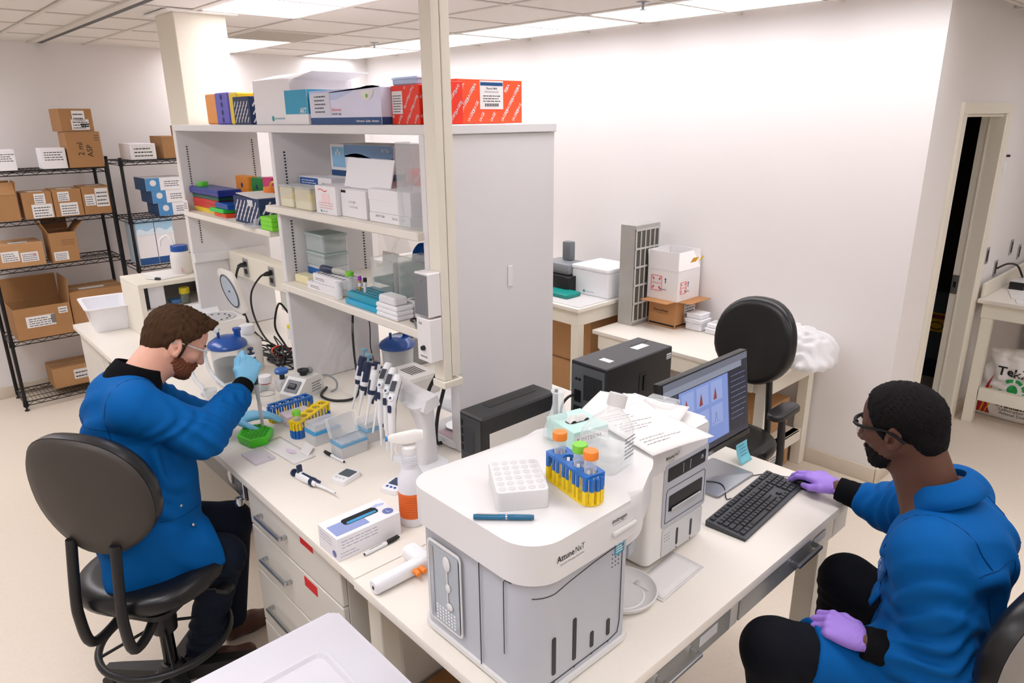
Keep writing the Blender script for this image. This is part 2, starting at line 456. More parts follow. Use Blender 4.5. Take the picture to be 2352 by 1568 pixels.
# column i == 0 is split by the black partition track
tm2 = B().box((-.127, -.288, 0), (.127, .288, .016), .004, 1).mesh('ceiling_tile'); tm2.materials.append(m_ceil)
tm3 = B().box((-.127, -.288, 0), (.127, .288, .016), .004, 1).mesh('ceiling_tile'); tm3.materials.append(m_ceil)
for j in range(-5, 4):
    y = 4.29+.6096*(j+.5)
    for x in (.992+.14, .992+.6096-.14):
        o = link(bpy.data.objects.new('ceiling_tile', tm2), struct_c); o.location = (x, y, CE+.002)
b = B(); b.box((1.272, .65, CE-.006), (1.322, YB, CE+.004)); struct('trim_1', b, m_black)
struct('trim_2', B().box((1.222, .65, CE-.012), (1.2715, YB, CE+.006)), mat('d8d2c8', .5))
m_frame = mat('f0eeea', .4)
m_diff = mat('faf9ff', .5, emit=LAMP, noise=0, name='diffuser')
m_diff_r = mat('faf9ff', .5, emit=LAMP*.80, noise=0, name='diffuser')       # row along the right wall, dimmed so the wall does not overexpose
m_diff_l = mat('faf9ff', .5, emit=LAMP*1.25, noise=0, name='diffuser')  # stronger: added unseen panels that lift the left wall and shelves
names = {(1, -2): 'wide bright ceiling light nearest the square pillar', (2, 2): 'bright ceiling light just beyond the square pillar by the beige vent panel',
         (4, 2): 'farthest ceiling light of the row along the right wall', (4, 0): 'second farthest ceiling light of the row along the right wall',
         (4, -2): 'middle ceiling light of the row along the right wall', (4, -4): 'nearest visible ceiling light of the row along the right wall'}
for i, j in FIX:
    x0 = .992+.6096*i+.013; y0 = 4.29+.6096*j+.013; x1 = x0+.5836; y1 = min(y0+1.193, YB-.02)
    t = thing('ceiling_light', names.get((i, j), 'ceiling light panel outside the picture'), 'light', ((x0+x1)/2, (y0+y1)/2, CE), group='recessed ceiling lights' if (i, j) in names else 'ceiling lights outside the picture')
    hx = (x1-x0)/2; hy = (y1-y0)/2
    b = B()
    for a, c in (((-hx, -hy, -.004), (hx, -hy+.022, .02)), ((-hx, hy-.022, -.004), (hx, hy, .02)), ((-hx, -hy, -.004), (-hx+.022, hy, .02)), ((hx-.022, -hy, -.004), (hx, hy, .02))): b.box(a, c)
    part('frame', b, m_frame, t)
    part('diffuser', B().box((-hx+.02, -hy+.02, 0), (hx-.02, hy-.02, .01)), m_diff_r if i == 4 and j > -7 else m_diff_l if i < 0 else m_diff, t)
x0 = .992+.6096*2; y0 = 4.29+.6096
t = thing('ceiling_vent', 'flat beige air vent panel in the ceiling beside the far light', 'vent', (x0+.305, y0+.305, CE))
part('panel', B().box((-.29, -.29, -.004), (.29, .29, .012), .003, 1), mat('b4aca0', .8), t)
b = B()
for s in (-1, 1): b.box((-.295, s*.285-.01, -.006), (.295, s*.285+.01, .004)); b.box((s*.285-.01, -.275, -.006), (s*.285+.01, .275, .004))
part('frame', b, m_grid, t)
def sprinkler(x, y, label):
    t = thing('fire_sprinkler', label, 'sprinkler', (x, y, CE))
    part('escutcheon', B().lathe([(0, .004), (.035, .004), (.035, -.004), (.02, -.01), (0, -.01)], 16), m_steel, t)
    part('head', B().lathe([(0, -.01), (.008, -.012), (.008, -.035), (.018, -.037), (.018, -.04), (0, -.04)], 12), m_steel, t)
sprinkler(3.33, 5.2, 'small steel sprinkler head in the ceiling left of the cream post')
sprinkler(3.33, 2.55, 'small steel sprinkler head in the ceiling beside the nearest right-hand light')
# square pillar behind the shelving
b = B(); b.box((1.50, 4.33, 0), (1.79, 4.62, CE-.001), .004, 1); struct('pillar', b, mat('ece5d4', .6, noise=.01))
b = B()
for a, c in (((1.45, 4.27, CE-.012), (1.84, 4.325, CE-.004)), ((1.45, 4.325, CE-.012), (1.495, 4.66, CE-.004))): b.box(a, c)
struct('trim_3', b, m_frame)
# door in the far right wall
b = B()
b.box((4.585, YC-.02, 0), (4.66, YC-.0005, 2.13)); b.box((4.585, YC-.02, 2.13), (5.59, YC-.0005, 2.19)); b.box((5.50, YC-.02, 0), (5.59, YC-.0005, 2.13))
d1 = struct('door_1', b, m_cream)
b = B(); b.box((4.645, YC-.001, 0), (4.663, YC+.139, 2.128)); b.box((5.455, YC-.018, 0), (5.50, YC+.118, 2.128)); b.box((4.663, YC, 2.112), (5.455, YC+.14, 2.13)); b.box((5.449, YC+.066, 0), (5.4549, YC+.074, 2.112))
part('jamb', b, m_cream, d1)
b = B(); b.box((5.447, YC+.076, .945), (5.4549, YC+.115, 1.075)); part('strike_plate', b, m_steel, d1)
part('strike_hole', B().box((5.4455, YC+.088, .99), (5.4475, YC+.104, 1.03)), m_black, d1)
m_closet_shade = mat('2a2624', .9)  # the unlit room's darkness is put into this wall colour
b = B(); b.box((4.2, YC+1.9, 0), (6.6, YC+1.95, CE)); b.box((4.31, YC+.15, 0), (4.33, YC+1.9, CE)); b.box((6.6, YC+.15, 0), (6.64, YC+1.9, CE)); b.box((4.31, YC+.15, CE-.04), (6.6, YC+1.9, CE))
struct('wall_closet', b, m_closet_shade)
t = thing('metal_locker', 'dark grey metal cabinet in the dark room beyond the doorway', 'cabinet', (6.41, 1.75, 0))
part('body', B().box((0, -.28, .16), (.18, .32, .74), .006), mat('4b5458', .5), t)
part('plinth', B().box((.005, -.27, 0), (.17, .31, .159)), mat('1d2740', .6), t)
s = part('warning_sign', B().box((-.006, -.20, .40), (-.0005, .16, .56)), mat('e0b01c', .6), t)
part('red_band', B().box((-.0072, -.16, .51), (-.0062, .12, .545)), mat('8c2a18', .7), s)
b = B(); b.tube([(-.008, -.02+.05*math.cos(a*PI/8), .45+.03*math.sin(a*PI/8)) for a in range(17)], .004, 6); part('emblem', b, mat('5a4010', .7), s)
# ---------------------------------------------------------------- island worktops, cabinets
m_top = mat('e8e1d6', .38, noise=.025, ns=90)
m_cab = mat('dcd8cf', .45, noise=.015, ns=6)
def worktop(name, poly, label, z0=.882, z1=H, m=None, cat='worktop'):
    b = B(); b.prism(poly, z0, z1, r=.004, seg=2)
    return solo(name, b, m or m_top, label, cat)
worktop('island_worktop', [(.805, 1.532), (2.285, 1.532), (2.285, 5.04), (.86, 5.04)], 'long cream lab worktop under the white shelving, running to the left')
def handle(parent, M, w=.11, d=.03):
    b = B(M); b.box((-w/2, -.006, d-.012), (w/2, .006, d), .002, 1)
    for s in (-1, 1): b.box((s*(w/2-.006)-.006, -.006, .0005), (s*(w/2-.006)+.006, .006, d-.0125))
    return part('handle', b, m_steel, parent)
# drawer cabinet beside the seated man
t = thing('drawer_cabinet', 'cream drawer cabinet with red stickers under the bench edge', 'cabinet', (.83, 1.66, 0))
part('body', B().box((.02, 0, .06), (.55, .67, .881)), m_cab, t)
part('plinth', B().box((.08, .02, 0), (.5, .65, .0595)), m_dark, t)
for k, (z0, z1, tagd) in enumerate(((.722, .878, 1), (.532, .716, 1), (.30, .526, 0), (.07, .294, 0))):
    dr = part('drawer', B().box((0, .005, z0), (.0195, .665, z1), .003, 1), m_cab, t)
    handle(dr, fm(*XM, (-.0005, .46, (z0+z1)/2+.0)), .2)
    if tagd:
        b = B(); slab(b, fm(*XM, (-.0006, .215, z1-.03)), .085, .036, .001); part('red_sticker', b, mat('d8222a', .5), dr)
# leg frame between cabinet and desk
t = thing('support_post', 'cream square post holding the worktop seam beside the drawers', 'post', (.86, 1.53, 0))
part('post', B().box((0, -.03, 0), (.06, .04, .881), .003, 1), m_cream, t)
part('side_panel', B().box((.061, -.02, .1), (.075, .03, .881)), m_cab, t)
# pencil drawer with the lock in front of the seated man
t = thing('apron_drawer', 'shallow dark metal drawer with chrome lock under the bench', 'drawer', (.835, 2.36, .79))
part('body', B().box((.02, 0, 0), (.4, .85, .09)), m_cab, t)
part('front', B().box((.0, 0, 0), (.0195, .85, .09), .002, 1), mat('55565a', .35, metal=.6), t)
part('finger_hole', B().lathe([(0, .001), (.022, .001), (.026, 0), (.026, -.004)], 20), m_steel, t, (-.002, .13, .05), (0, -PI/2, 0))
l = part('hasp', B().box((-.008, .0, .01), (-.0005, .05, .075), .003, 1), m_steel, t)
part('padlock', B().lathe([(0, -.018), (.014, -.014), (.018, 0), (.014, .014), (0, .018)], 16), mat('d5d6d8', .15, metal=1), l, (-.02, .02, .0))
# cabinets at the far end of the island
t = thing('base_cabinet', 'cream base cabinet with small printed label at the far bench end', 'cabinet', (.88, 3.4, 0))
part('body', B().box((.02, 0, .05), (.6, 1.6, .881)), m_cab, t)
for k in range(3):
    d = part('door', B().box((0, .01+.53*k, .06), (.0195, .53*(k+1), .878), .003, 1), m_cab, t)
    if k == 2:
        b = B(); slab(b, fm(*XM, (-.0006, -.16+1.06, .835)), .075, .04, .001); s = part('label_plate', b, mat('8fa39a', .6), d)
        text(s, 'DNS', .04, fm(*XM, (-.002, .90, .835)), m_inkk, width=.06)
    handle(d, fm(*XM, (-.0005, .53*k+.08 if k < 2 else 1.06+.02, .70)), .03, .02)
# desk: apron drawers and legs
t = thing('lab_desk', 'cream desk carrying the cytometer, monitor and keyboard', 'desk', (.80, .78, 0))
part('desk_top', B().prism([(0, -.018), (1.485, -.018), (1.485, .749), (0, .749)], .882, H, r=.004), m_top, t)
part('apron', B().box((.14, .02, .785), (1.465, .70, .881)), m_cab, t)
part('rail', B().box((.72, .0, .785), (.76, .0195, .881)), m_cab, t)
part('rail', B().box((1.362, -.002, .785), (1.465, .0195, .881)), m_cab, t)
for x0, x1 in ((.05, .72), (.762, 1.36)):
    dr = part('drawer', B().box((x0+.002, -.003, .787), (x1-.002, .0195, .878), .002, 1), mat('b9b8b4', .22, metal=.35), t)
    handle(dr, fm(*YM, ((x0+x1)/2+.07, -.0035, .835)), .155, .032)
    b = B(); slab(b, fm(*YM, ((x0+x1)/2+(.22 if x0 < .5 else .19), -.004, .835)), .085, .03, .0012); part('label_holder', b, mat('cfcfd0', .5), dr)
for x, y in ((1.33, .022), (1.33, .63)):
    part('leg', B().box((x, y, 0), (x+.075, y+.07, .784), .003, 1), m_cream, t)
# ---------------------------------------------------------------- shelving over the island
m_shelf = mat('e2e0e1', .45, noise=.012, ns=6)
m_lip = mat('ebe5da', .45, noise=.012)
t = thing('bench_shelving', 'tall white metal shelving standing on the middle of the island', 'shelving', (1.40, 1.93, 0))
part('top_shelf', B().box((0, -.012, 2.08), (.61, 2.37, 2.112), .003, 1), m_shelf, t)
part('end_panel', B().box((.108, .0, .912), (.61, .05, 2.079), .002, 1), m_shelf, t)
part('front_upright', B().box((0, .0, 1.36), (.10, .03, 2.079), .002, 1), m_shelf, t)
for y in (1.12, 2.335):
    part('upright', B().box((0, y, .912), (.47, y+.032, 2.079), .003, 1), m_shelf, t)
part('shelf', B().box((-.03, .0225, 1.735), (.46, 1.20, 1.765), .004, 1), m_lip, t)
part('shelf', B().box((-.03, .0225, 1.385), (.46, 1.119, 1.418), .004, 1), m_lip, t)
part('shelf', B().box((-.02, 1.21, 1.615), (.46, 2.334, 1.643), .004, 1), m_lip, t)
part('end_panel_plate', B().box((.36, -.004, 1.52), (.385, -.0005, 1.60), .002, 1), m_white, t)
for y, x, z0, z1 in ((1.1192, .05, 1.75, 2.0), (1.1192, .05, 1.42, 1.70), (1.1192, .42, 1.42, 1.72), (2.3342, .05, 1.68, 2.0), (2.3342, .43, 1.68, 2.02), (2.3342, .06, 1.45, 1.60)):
    b = B(); z = z0
    while z < z1: b.box((x-.004, y-.0015, z), (x+.004, y-.0002, z+.0065)); z += .0135
    part('slot_strip', b, m_dark, t, kind='stuff')
part('cross_plate', B().box((.0, 2.31, 1.34), (.44, 2.333, 1.39)), m_shelf, t)
t = thing('power_raceway', 'cream power raceway with outlets across the left shelving bay', 'raceway', (1.60, 3.49, 1.245))
part('channel', B().box((0, -.40, 0), (.09, .77, .14), .004, 1), m_cream, t)
for y in (.18, .52):
    p = part('outlet_plate', B().box((-.004, y-.035, .018), (-.0005, y+.035, .125), .002, 1), m_steel, t)
    b = B()
    for z in (.05, .095): b.box((-.0062, y-.017, z-.014), (-.0042, y+.017, z+.014), .001, 1)
    part('socket', b, m_dark, p)
part('lower_channel', B().box((.0, -.40, -.10), (.05, .1, -.001)), mat('c9c8bf', .5), t)
for y in (-.04, -.2): part('outlet', B().box((-.004, y-.03, -.23), (.02, y+.03, -.105), .003, 1), m_dark, t)
# cream service post
t = thing('service_post', 'tall cream service post rising from shelving corner to ceiling', 'post', (1.385, 1.85, 0))
part('front_channel', B().box((0, 0, 1.255), (.034, .058, CE-.002), .002, 1), m_cream, t)
part('side_channel', B().box((.0365, 0, 1.265), (.072, .058, CE-.002), .002, 1), m_cream, t)
part('bottom_cap', B().box((-.006, -.006, 1.228), (.078, .062, 1.2535), .002, 1), m_cream, t)
def outbox(z0, z1, name, label, face):
    q = thing(name, label, 'box', (1.385, 1.88, z0))
    part('body', B().box((-.055, -.03, 0), (-.001, .045, z1-z0), .003, 1), m_white, q)
    return q
q = outbox(1.495, 1.645, 'outlet_box', 'white outlet box with blank grey plate on the cream post', 1)
part('cover_plate', B().box((-.060, -.028, .005), (-.0555, .043, .145), .002, 1), mat('8d9095', .4, metal=.5), q)
for z in (.025, .125): part('screw', B().lathe([(0, .002), (.004, .0015), (.004, 0)], 10), m_steel, q, (-.0602, .003, z), (0, -PI/2, 0))
q = outbox(1.335, 1.488, 'switch_box', 'lower white box with marked cover on the cream post', 1)
b = B(); write(b, 'ON', .012, fm(*XM, (-.0556, .022, .135))); write(b, 'DANGER', .010, fm(*XM, (-.0556, .008, .018))); part('lettering', b, m_inkk, q)
part('knob', B().lathe([(0, .012), (.008, .01), (.009, 0)], 12), m_dark, q, (-.056, .005, .05), (0, -PI/2, 0))
# cream hutch at the far end of the bench
t = thing('bench_hutch', 'cream open hutch standing at the far end of the bench', 'hutch', (1.10, 4.36, H))
part('side_panel', B().box((0, 0, .001), (.03, .36, .30), .002, 1), m_cream, t)
part('top_panel', B().box((0, 0, .3005), (.60, .36, .325), .002, 1), m_cream, t)
part('shelf', B().box((.0305, .0, .145), (.57, .34, .165), .002, 1), m_lip, t)
part('back_panel', B().box((.0305, .341, .001), (.57, .36, .3), .002, 1), mat('b8b6b6', .6), t)
part('side_panel', B().box((.571, 0, .001), (.60, .36, .30), .002, 1), m_cream, t)
# ---------------------------------------------------------------- desks along the right wall
def table(name, label, x0, x1, y0, y1, z, legs, extra=None):
    t = thing(name, label, 'table', (x0, y0, 0))
    W = x1-x0; D = y1-y0
    part('table_top', B().box((0, 0, z-.028), (W, D, z), .004, 2), m_top, t)
    part('apron', B().box((.03, .03, z-.13), (W-.005, D-.03, z-.0285)), m_cream, t)
    for x, y in legs: part('leg', B().box((x, y, 0), (x+.065, y+.065, z-.131), .003, 1), m_cream, t)
    return t
t = table('low_side_table', 'low cream table along the right wall behind the empty chair', 3.52, XR-.002, 1.70, 3.01, .75, ((.03, .04), (.57, .04), (.03, 1.2), (.57, 1.2)))
part('stretcher', B().box((.1, .05, .17), (.565, .09, .25), .003, 1), m_cream, t)
part('drawer_front', B().box((.012, .72, .622), (.0295, 1.26, .72), .002, 1), m_cream, t); part('drawer_front', B().box((.012, .12, .622), (.0295, .70, .72), .002, 1), m_cream, t)
t = table('high_side_table', 'higher cream table along the right wall beyond the low one', 3.40, XR-.002, 3.03, 5.6, H, ((.03, .03), (.68, .03), (.03, 2.4)))
part('backsplash', B().box((.755, .01, H+.001), (.774, 2.55, H+.10), .003, 1), m_cream, t)
part('drip_mat', B().box((.03, .02, H+.0005), (.7, .9, H+.004)), mat('cfcdcb', .5), t)
t = table('side_lab_table', 'cream lab table with backsplash at the right edge beside the doorway', 5.56, 7.38, .46, YC-.03, H, ((.03, .72), (.03, .03), (1.7, .7)))
part('backsplash', B().box((.06, .80, H+.001), (1.8, .82, H+.10), .003, 1), m_cream, t)
part('stretcher', B().box((.035, .10, .18), (.09, .715, .27), .003, 1), m_cream, t)
# big light-grey appliance in the foreground
t = thing('white_appliance', 'white appliance with a recessed lid in the near left corner', 'appliance', (.735, 1.525, 0))
part('body', B().prism(rr(.62, 1.0, .02, 5, -.31, -.5), .02, .80), mat('d3d1d8', .35), t)
part('lid', B().prism(rr(.62, 1.0, .02, 5, -.31, -.5), .801, .85, r=.008, seg=3), mat('d3d1d8', .35, noise=.01), t)
b = B(); P = rr(.46, .80, .03, 6, -.33, -.52)
b.loft([[(x, y, .8504) for x, y in rr(.47, .81, .035, 6, -.33, -.52)], [(x, y, .860) for x, y in P], [(x, y, .860) for x, y in rr(.445, .785, .025, 6, -.33, -.52)], [(x, y, .8515) for x, y in rr(.43, .77, .02, 6, -.33, -.52)]])
part('lid_panel', b, mat('d3d1d8', .35, noise=.01), t)
# ---------------------------------------------------------------- chairs
m_vinyl = mat('141416', .32, noise=.06, ns=60, bump=.04, spec=.5)
m_plast = mat('17171a', .45, noise=.03, ns=80)
m_shell = mat('3a342f', .5, noise=.06, ns=60)
def outline(wd, hb, ht, n=40, e=2.3):
    P = []
    for i in range(n):
        a = 2*PI*i/n; c, s = math.cos(a), math.sin(a)
        y = wd*math.copysign(abs(c)**(2/e), c); z = (ht if s > 0 else hb)*math.copysign(abs(s)**(2/e), s)
        if s < 0: y *= 1-.30*(abs(s)**2)
        P.append((y, z))
    return P
def make_chair(name, label, seat_z, ring_z, back, lean, arms, loc, face, backm=None, wd=.235, ht=.24, hb=.22):
    t = thing(name, label, 'chair', loc, face)
    n = 40
    b = B()                                               # seat cushion
    sh = [(x*.235, y*.245) for x, y in [(math.copysign(abs(math.cos(a))**.85, math.cos(a)), math.copysign(abs(math.sin(a))**.85, math.sin(a))) for a in [2*PI*i/n for i in range(n)]]]
    b.loft([[(x*k, y*k, seat_z+z) for x, y in sh] for k, z in ((.6, -.085), (.86, -.082), (.97, -.062), (1, -.040), (.985, -.018), (.93, -.003), (.75, .002), (.4, -.004), (.1, -.006))])
    part('seat', b, m_vinyl, t, ang=60)
    part('seat_pan', B().prism(rr(.36, .34, .06, 5), seat_z-.105, seat_z-.0855), m_plast, t)
    bx, bz = back
    Mb = Matrix.Translation((bx, 0, bz)) @ Matrix.Rotation(-lean, 4, 'Y')
    b = B(Mb); o = outline(wd, hb, ht)
    def ringb(k, x): return [(x+.10*(y*k/wd)**2*.35, y*k, z*k) for y, z in o]
    b.loft([ringb(k, x) for k, x in ((1, -.018), (1.0, 0), (.985, .022), (.93, .042), (.82, .052), (.5, .050), (.15, .046))])
    part('backrest', b, m_vinyl, t, ang=60)
    b = B(Mb); b.loft([ringb(k, x) for k, x in ((.99, -.0185), (.965, -.026), (.93, -.033), (.7, -.040), (.3, -.043), (.1, -.043))])
    part('back_shell', b, backm or m_shell, t, ang=60)
    for s in (-1, 1):
        p0 = Mb @ Vector((-.034, s*.085, -hb*.72)); z1 = seat_z-.12
        part('back_support', B().tube([p0, (bx-.045, s*.088, seat_z+.03), (bx-.050, s*.088, seat_z-.06), (bx-.03, s*.085, z1-.055), (bx+.05, s*.075, z1-.06), (bx+.16, s*.05, z1+.005)], .0175, 10, 6), m_plast, t, ang=60)
    part('mechanism', B().box((-.10, -.075, seat_z-.15), (.10, .075, seat_z-.106), .012), m_plast, t)
    b = B(); b.tube([(.03, -.07, seat_z-.13), (.06, -.17, seat_z-.135), (.07, -.215, seat_z-.13)], .006, 8, 4); lv = part('lever', b, m_plast, t)
    part('knob', B().box((.045, -.26, seat_z-.143), (.095, -.205, seat_z-.118), .01), m_plast, lv)
    part('column', B().cyl((0, 0, .12), (0, 0, seat_z-.15), .025, n=20), mat('0c0c0e', .15, metal=.4), t)
    part('column_sleeve', B().lathe([(.0255, ring_z+.005), (.044, ring_z+.008), (.047, ring_z+.05), (.047, ring_z+.10), (.036, ring_z+.125), (.0255, ring_z+.13)], 24), m_plast, t)
    b = B(); R = .225; b.tube([(R*math.cos(2*PI*i/48), R*math.sin(2*PI*i/48), ring_z-.02) for i in range(49)], .0135, 10)
    part('foot_ring', b, m_plast, t, ang=60)
    for k in range(4):
        a = PI/4+k*PI/2; part('spoke', B().tube([(.046*math.cos(a), .046*math.sin(a), ring_z+.03), (R*.97*math.cos(a), R*.97*math.sin(a), ring_z-.02)], .006, 8), m_plast, t)
    part('hub', B().lathe([(.0, .075), (.05, .08), (.05, .135), (.036, .16), (.026, .162)], 20), m_plast, t)
    for k in range(5):
        a = math.radians(20+72*k); ca, sa = math.cos(a), math.sin(a)
        M = Matrix.Rotation(a, 4, 'Z'); b = B(M)
        b.loft([[(x, w_, z0), (x, w_*.8, z1), (x, -w_*.8, z1), (x, -w_, z0)] for x, w_, z0, z1 in ((.03, .038, .078, .135), (.12, .034, .075, .118), (.24, .027, .07, .098), (.30, .02, .068, .088))])
        lg = part('base_leg', b, m_plast, t)
        b = B(M)
        for s in (-1, 1): b.tube([(.285, s*.010, .0265), (.285, s*.024, .0265)], .0255, 16)
        b.cyl((.285, 0, .02), (.285, 0, .068), .008, n=10)
        part('caster', b, m_plast, lg)
    if arms:
        for s in (-1, 1):
            pad = part('armrest', B(Matrix.Translation((.03, s*.30, seat_z+.235))).prism(rr(.25, .085, .042, 6), -.014, .014, r=.012, seg=3), m_vinyl, t)
            part('arm_post', B().tube([(.02, s*.29, seat_z+.22), (.01, s*.295, seat_z+.05), (-.01, s*.285, seat_z-.09), (.0, s*.22, seat_z-.125), (.0, s*.06, seat_z-.128)], [.017, .019, .019, .018, .016], 10, 5), m_plast, pad)
    return t
make_chair('drafting_chair', 'black drafting chair with foot ring carrying the person at the bench', .605, .30, (-.205, .985), .10, False, (.525, 2.515, 0), math.radians(34), wd=.235, ht=.225, hb=.215)
make_chair('drafting_chair', 'empty black drafting chair with armrests between the monitor and right-hand table', .50, .28, (-.235, .965), .12, True, (3.18, 1.75, 0), math.radians(182), wd=.225, ht=.25, hb=.23)
make_chair('drafting_chair', 'black drafting chair under the person at the monitor, mostly out of frame', .585, .28, (-.225, .93), .05, False, (1.915, .36, 0), math.radians(80), backm=mat('8a857f', .4), wd=.25, ht=.21, hb=.2)  # grey sheen of the black back shell put into its colour
# ---------------------------------------------------------------- people
def cloth(c, rough=.75, fuzz=.05, wave=900):
    return mat(c, rough, noise=fuzz, ns=wave, bump=.12, spec=.12)
m_blue = cloth('00579c'); m_blue2 = cloth('005498')
m_jean = cloth('1b2230', .8, .25, 260); m_pant = cloth('0f1118', .8, .1); m_knit = cloth('0c0c0f', .9, .2, 500)
def skin(c, n=.05): return mat(c, .5, noise=n, ns=45, bump=.03, spec=.35)
m_gfr = mat('08080a', .55, noise=0, spec=.2)
m_lens = mat('eef4f6', .05, noise=0, alpha=.12, spec=.8)
def cuff(parent, a, b, r0, r1, m):
    a = Vector(a); b = Vector(b); bb = B(); n = 8
    P = [a.lerp(b, i/n) for i in range(n+1)]; R = [r0+(r1-r0)*i/n+(.0012 if i % 2 else 0) for i in range(n+1)]
    bb.tube(P, R, 28); return part('cuff', bb, m, parent)
def eyes(h, parent, iris):
    for y in (-1, 1):
        c = Vector(h.T((.0715, y*.031, -.003)))
        f = Vector(h.R @ np.array((1, 0, -.45))).normalized()
        b = B(Matrix.Translation(c) @ f.to_track_quat('Z', 'Y').to_matrix().to_4x4()); b.ball((0, 0, 0), .0125, 16, 10)
        e = part('eye', b, mat('efeae6', .2, noise=0), parent)
        b = B(Matrix.Translation(c) @ f.to_track_quat('Z', 'Y').to_matrix().to_4x4()); b.lathe([(.0058, .0112), (.0045, .0121), (0, .0128)], 14); part('iris', b, mat(iris, .2, noise=0), e)
def local(h):
    M = Matrix([list(r) for r in h.R]).to_4x4(); M.translation = Vector(h.c); return M
def hair_mat(c): return mat(c, .75, noise=.4, ns=330, bump=.5, spec=.12)
# ======== man at the bench
P = thing('person', 'person in a blue lab coat and pale blue gloves pipetting at the bench', 'person', (0, 0, 0))
hA = Head((.763, 2.640, 1.362), (.80, -.12, -.56), (.56, -.02, .84))
T = hA.T
g = Sdf((.30, 2.25, 0.02), (1.08, 2.95, 1.58), .012, (hA.c-.135, hA.c+.135), .003)
hA.skin(g)
nb = (.595, 2.605, 1.255)
g.cap(T((-.040, 0, -.045)), nb, .058, .064, k=.03)
g.cap(T((.005, 0, -.085)), (.64, 2.60, 1.26), .040, .045, k=.03)
for c, r in (((.53, 2.61, 1.12), (.11, .16, .15)), ((.50, 2.59, .92), (.10, .14, .15)), ((.50, 2.58, .72), (.11, .15, .11))): g.ell(c, r, k=.06)
def limbs(g, L, k=.03):
    for a, b, r0, r1 in L: g.cap(a, b, r0, r1, k=k)
limbs(g, [((.54, 2.47, 1.22), (.735, 2.40, 1.085), .055, .045), ((.735, 2.40, 1.085), (.955, 2.545, 1.165), .042, .028), ((.60, 2.78, 1.20), (.78, 2.80, 1.035), .055, .045), ((.78, 2.80, 1.035), (.94, 2.70, .985), .042, .028),
          ((.50, 2.50, .69), (.75, 2.45, .545), .075, .055), ((.75, 2.45, .545), (.64, 2.56, .1), .052, .038), ((.54, 2.66, .69), (.86, 2.63, .57), .075, .055), ((.86, 2.63, .57), (.82, 2.68, .1), .052, .038)])
part('body', g.mesh('body'), skin('d9a38c'), P)
# hair: shell over the skull with a swept-up front
g = Sdf(*[x for x in hA.box()], .003)
hA.cranium(g, .0125)
g.ell(T((.072, 0, .098)), (.034, .050, .024), hA.R, k=.03)
g.ell(T((.094, .008, .096)), (.020, .040, .020), hA.R, k=.02)
g.ell(T((-.075, 0, -.03)), (.035, .055, .05), hA.R, k=.03)
Rm = hA.R
def loc_dir(h, v): return h.R @ np.array(v, float)
g.plane(T((-.005, 0, -.012)), loc_dir(hA, (.80, 0, -.62)), .012)
g.plane(T((-.02, 0, -.062)), loc_dir(hA, (.25, 0, -1)), .008)
for y in (-1, 1): g.ell(T((.088, y*.058, .038)), (.045, .030, .045), hA.R, k=.012, op='s')
for y in (-1, 1): g.ell(T((-.012, y*.086, -.014)), (.026, .022, .038), hA.R, k=.006, op='s')
for ph, n in ((0, (.3, 1, .2)), (2, (.5, -1, .3)), (4, (.2, .7, .8))): g.fold(T((.02, 0, .08)), .16, loc_dir(hA, n), .017+.003*ph, .0022, loc_dir(hA, (1, 0, 0)), 1.2, ph)
for y in (-1, 1): g.cap(T((.010, y*.071, -.004)), T((.012, y*.068, -.038)), .010, .008, k=.006)
part('hair', g.mesh('hair'), hair_mat('45301f'), P)
g = Sdf(*[x for x in hA.box()], .003)
hA.jaw(g, .0052)
g.plane(T((.03, 0, -.030)), loc_dir(hA, (.10, 0, 1)), .006)
g.plane(T((.0, 0, -.05)), loc_dir(hA, (-1, 0, .12)), .004)
g.ell(T((.085, 0, -.050)), (.040, .027, .026), hA.R, k=.006, op='s')
g.cap(T((.09, -.024, -.052)), T((.09, .024, -.052)), .008, k=.006)
for y in (-1, 1): g.cap(T((.088, y*.022, -.054)), T((.076, y*.030, -.085)), .010, .010, k=.008)
g.ell(T((.094, 0, -.0665)), (.02, .019, .010), hA.R, k=.004, op='s')
g.ell(T((.075, 0, -.103)), (.018, .022, .014), hA.R, k=.012)
for y in (-1, 1): g.ell(T((.055, y*.055, -.02)), (.045, .03, .028), hA.R, k=.01, op='s')
for ph in (0, 2, 5): g.fold(T((.04, 0, -.07)), .11, loc_dir(hA, (1, .6, .4*ph-1)), .011+.001*ph, .0012, loc_dir(hA, (0, 0, 1)), 1, ph)
part('beard', g.mesh('beard'), hair_mat('7a4a36'), P)
for y in (-1, 1):
    b = B(); b.tube([T((.0915, y*.014, .022)), T((.089, y*.030, .028)), T((.076, y*.048, .022))], [.004, .0042, .002], 8, 4); part('eyebrow', b, hair_mat('4a2e22'), P)
eyes(hA, P, '5a4632')
# clear safety glasses
gl = part('safety_glasses', B(local(hA)).tube([(.112, 0, .012)]*1+[(.112, .002, .0125)], .004, 8), m_lens, P) if 0 else None
b = B(local(hA))
def lensf(y):
    def f(u, v):
        a = (u-.5)*1.5*1.02
        return (.030+.085*math.cos(a), y+.082*math.sin(a), .020-.045*v*(1-.35*(abs(2*u-1)**3))-.002)
    return f
b.surf(lensf(0), 24, 8)
gl = part('safety_glasses', b, m_lens, P)
b = B(local(hA))
for y in (-1, 1): b.tube([(.092, y*.066, .012), (.060, y*.079, .012), (-.005, y*.081, .008), (-.035, y*.078, -.006)], .0028, 8, 4)
b.tube([lensf(0)(i/20, 0) for i in range(21)], .0022, 6); b.tube([lensf(0)(i/20, 1) for i in range(21)], .0016, 6)
part('glasses_frame', b, mat('d9e2e4', .1, noise=0, alpha=.45), gl)
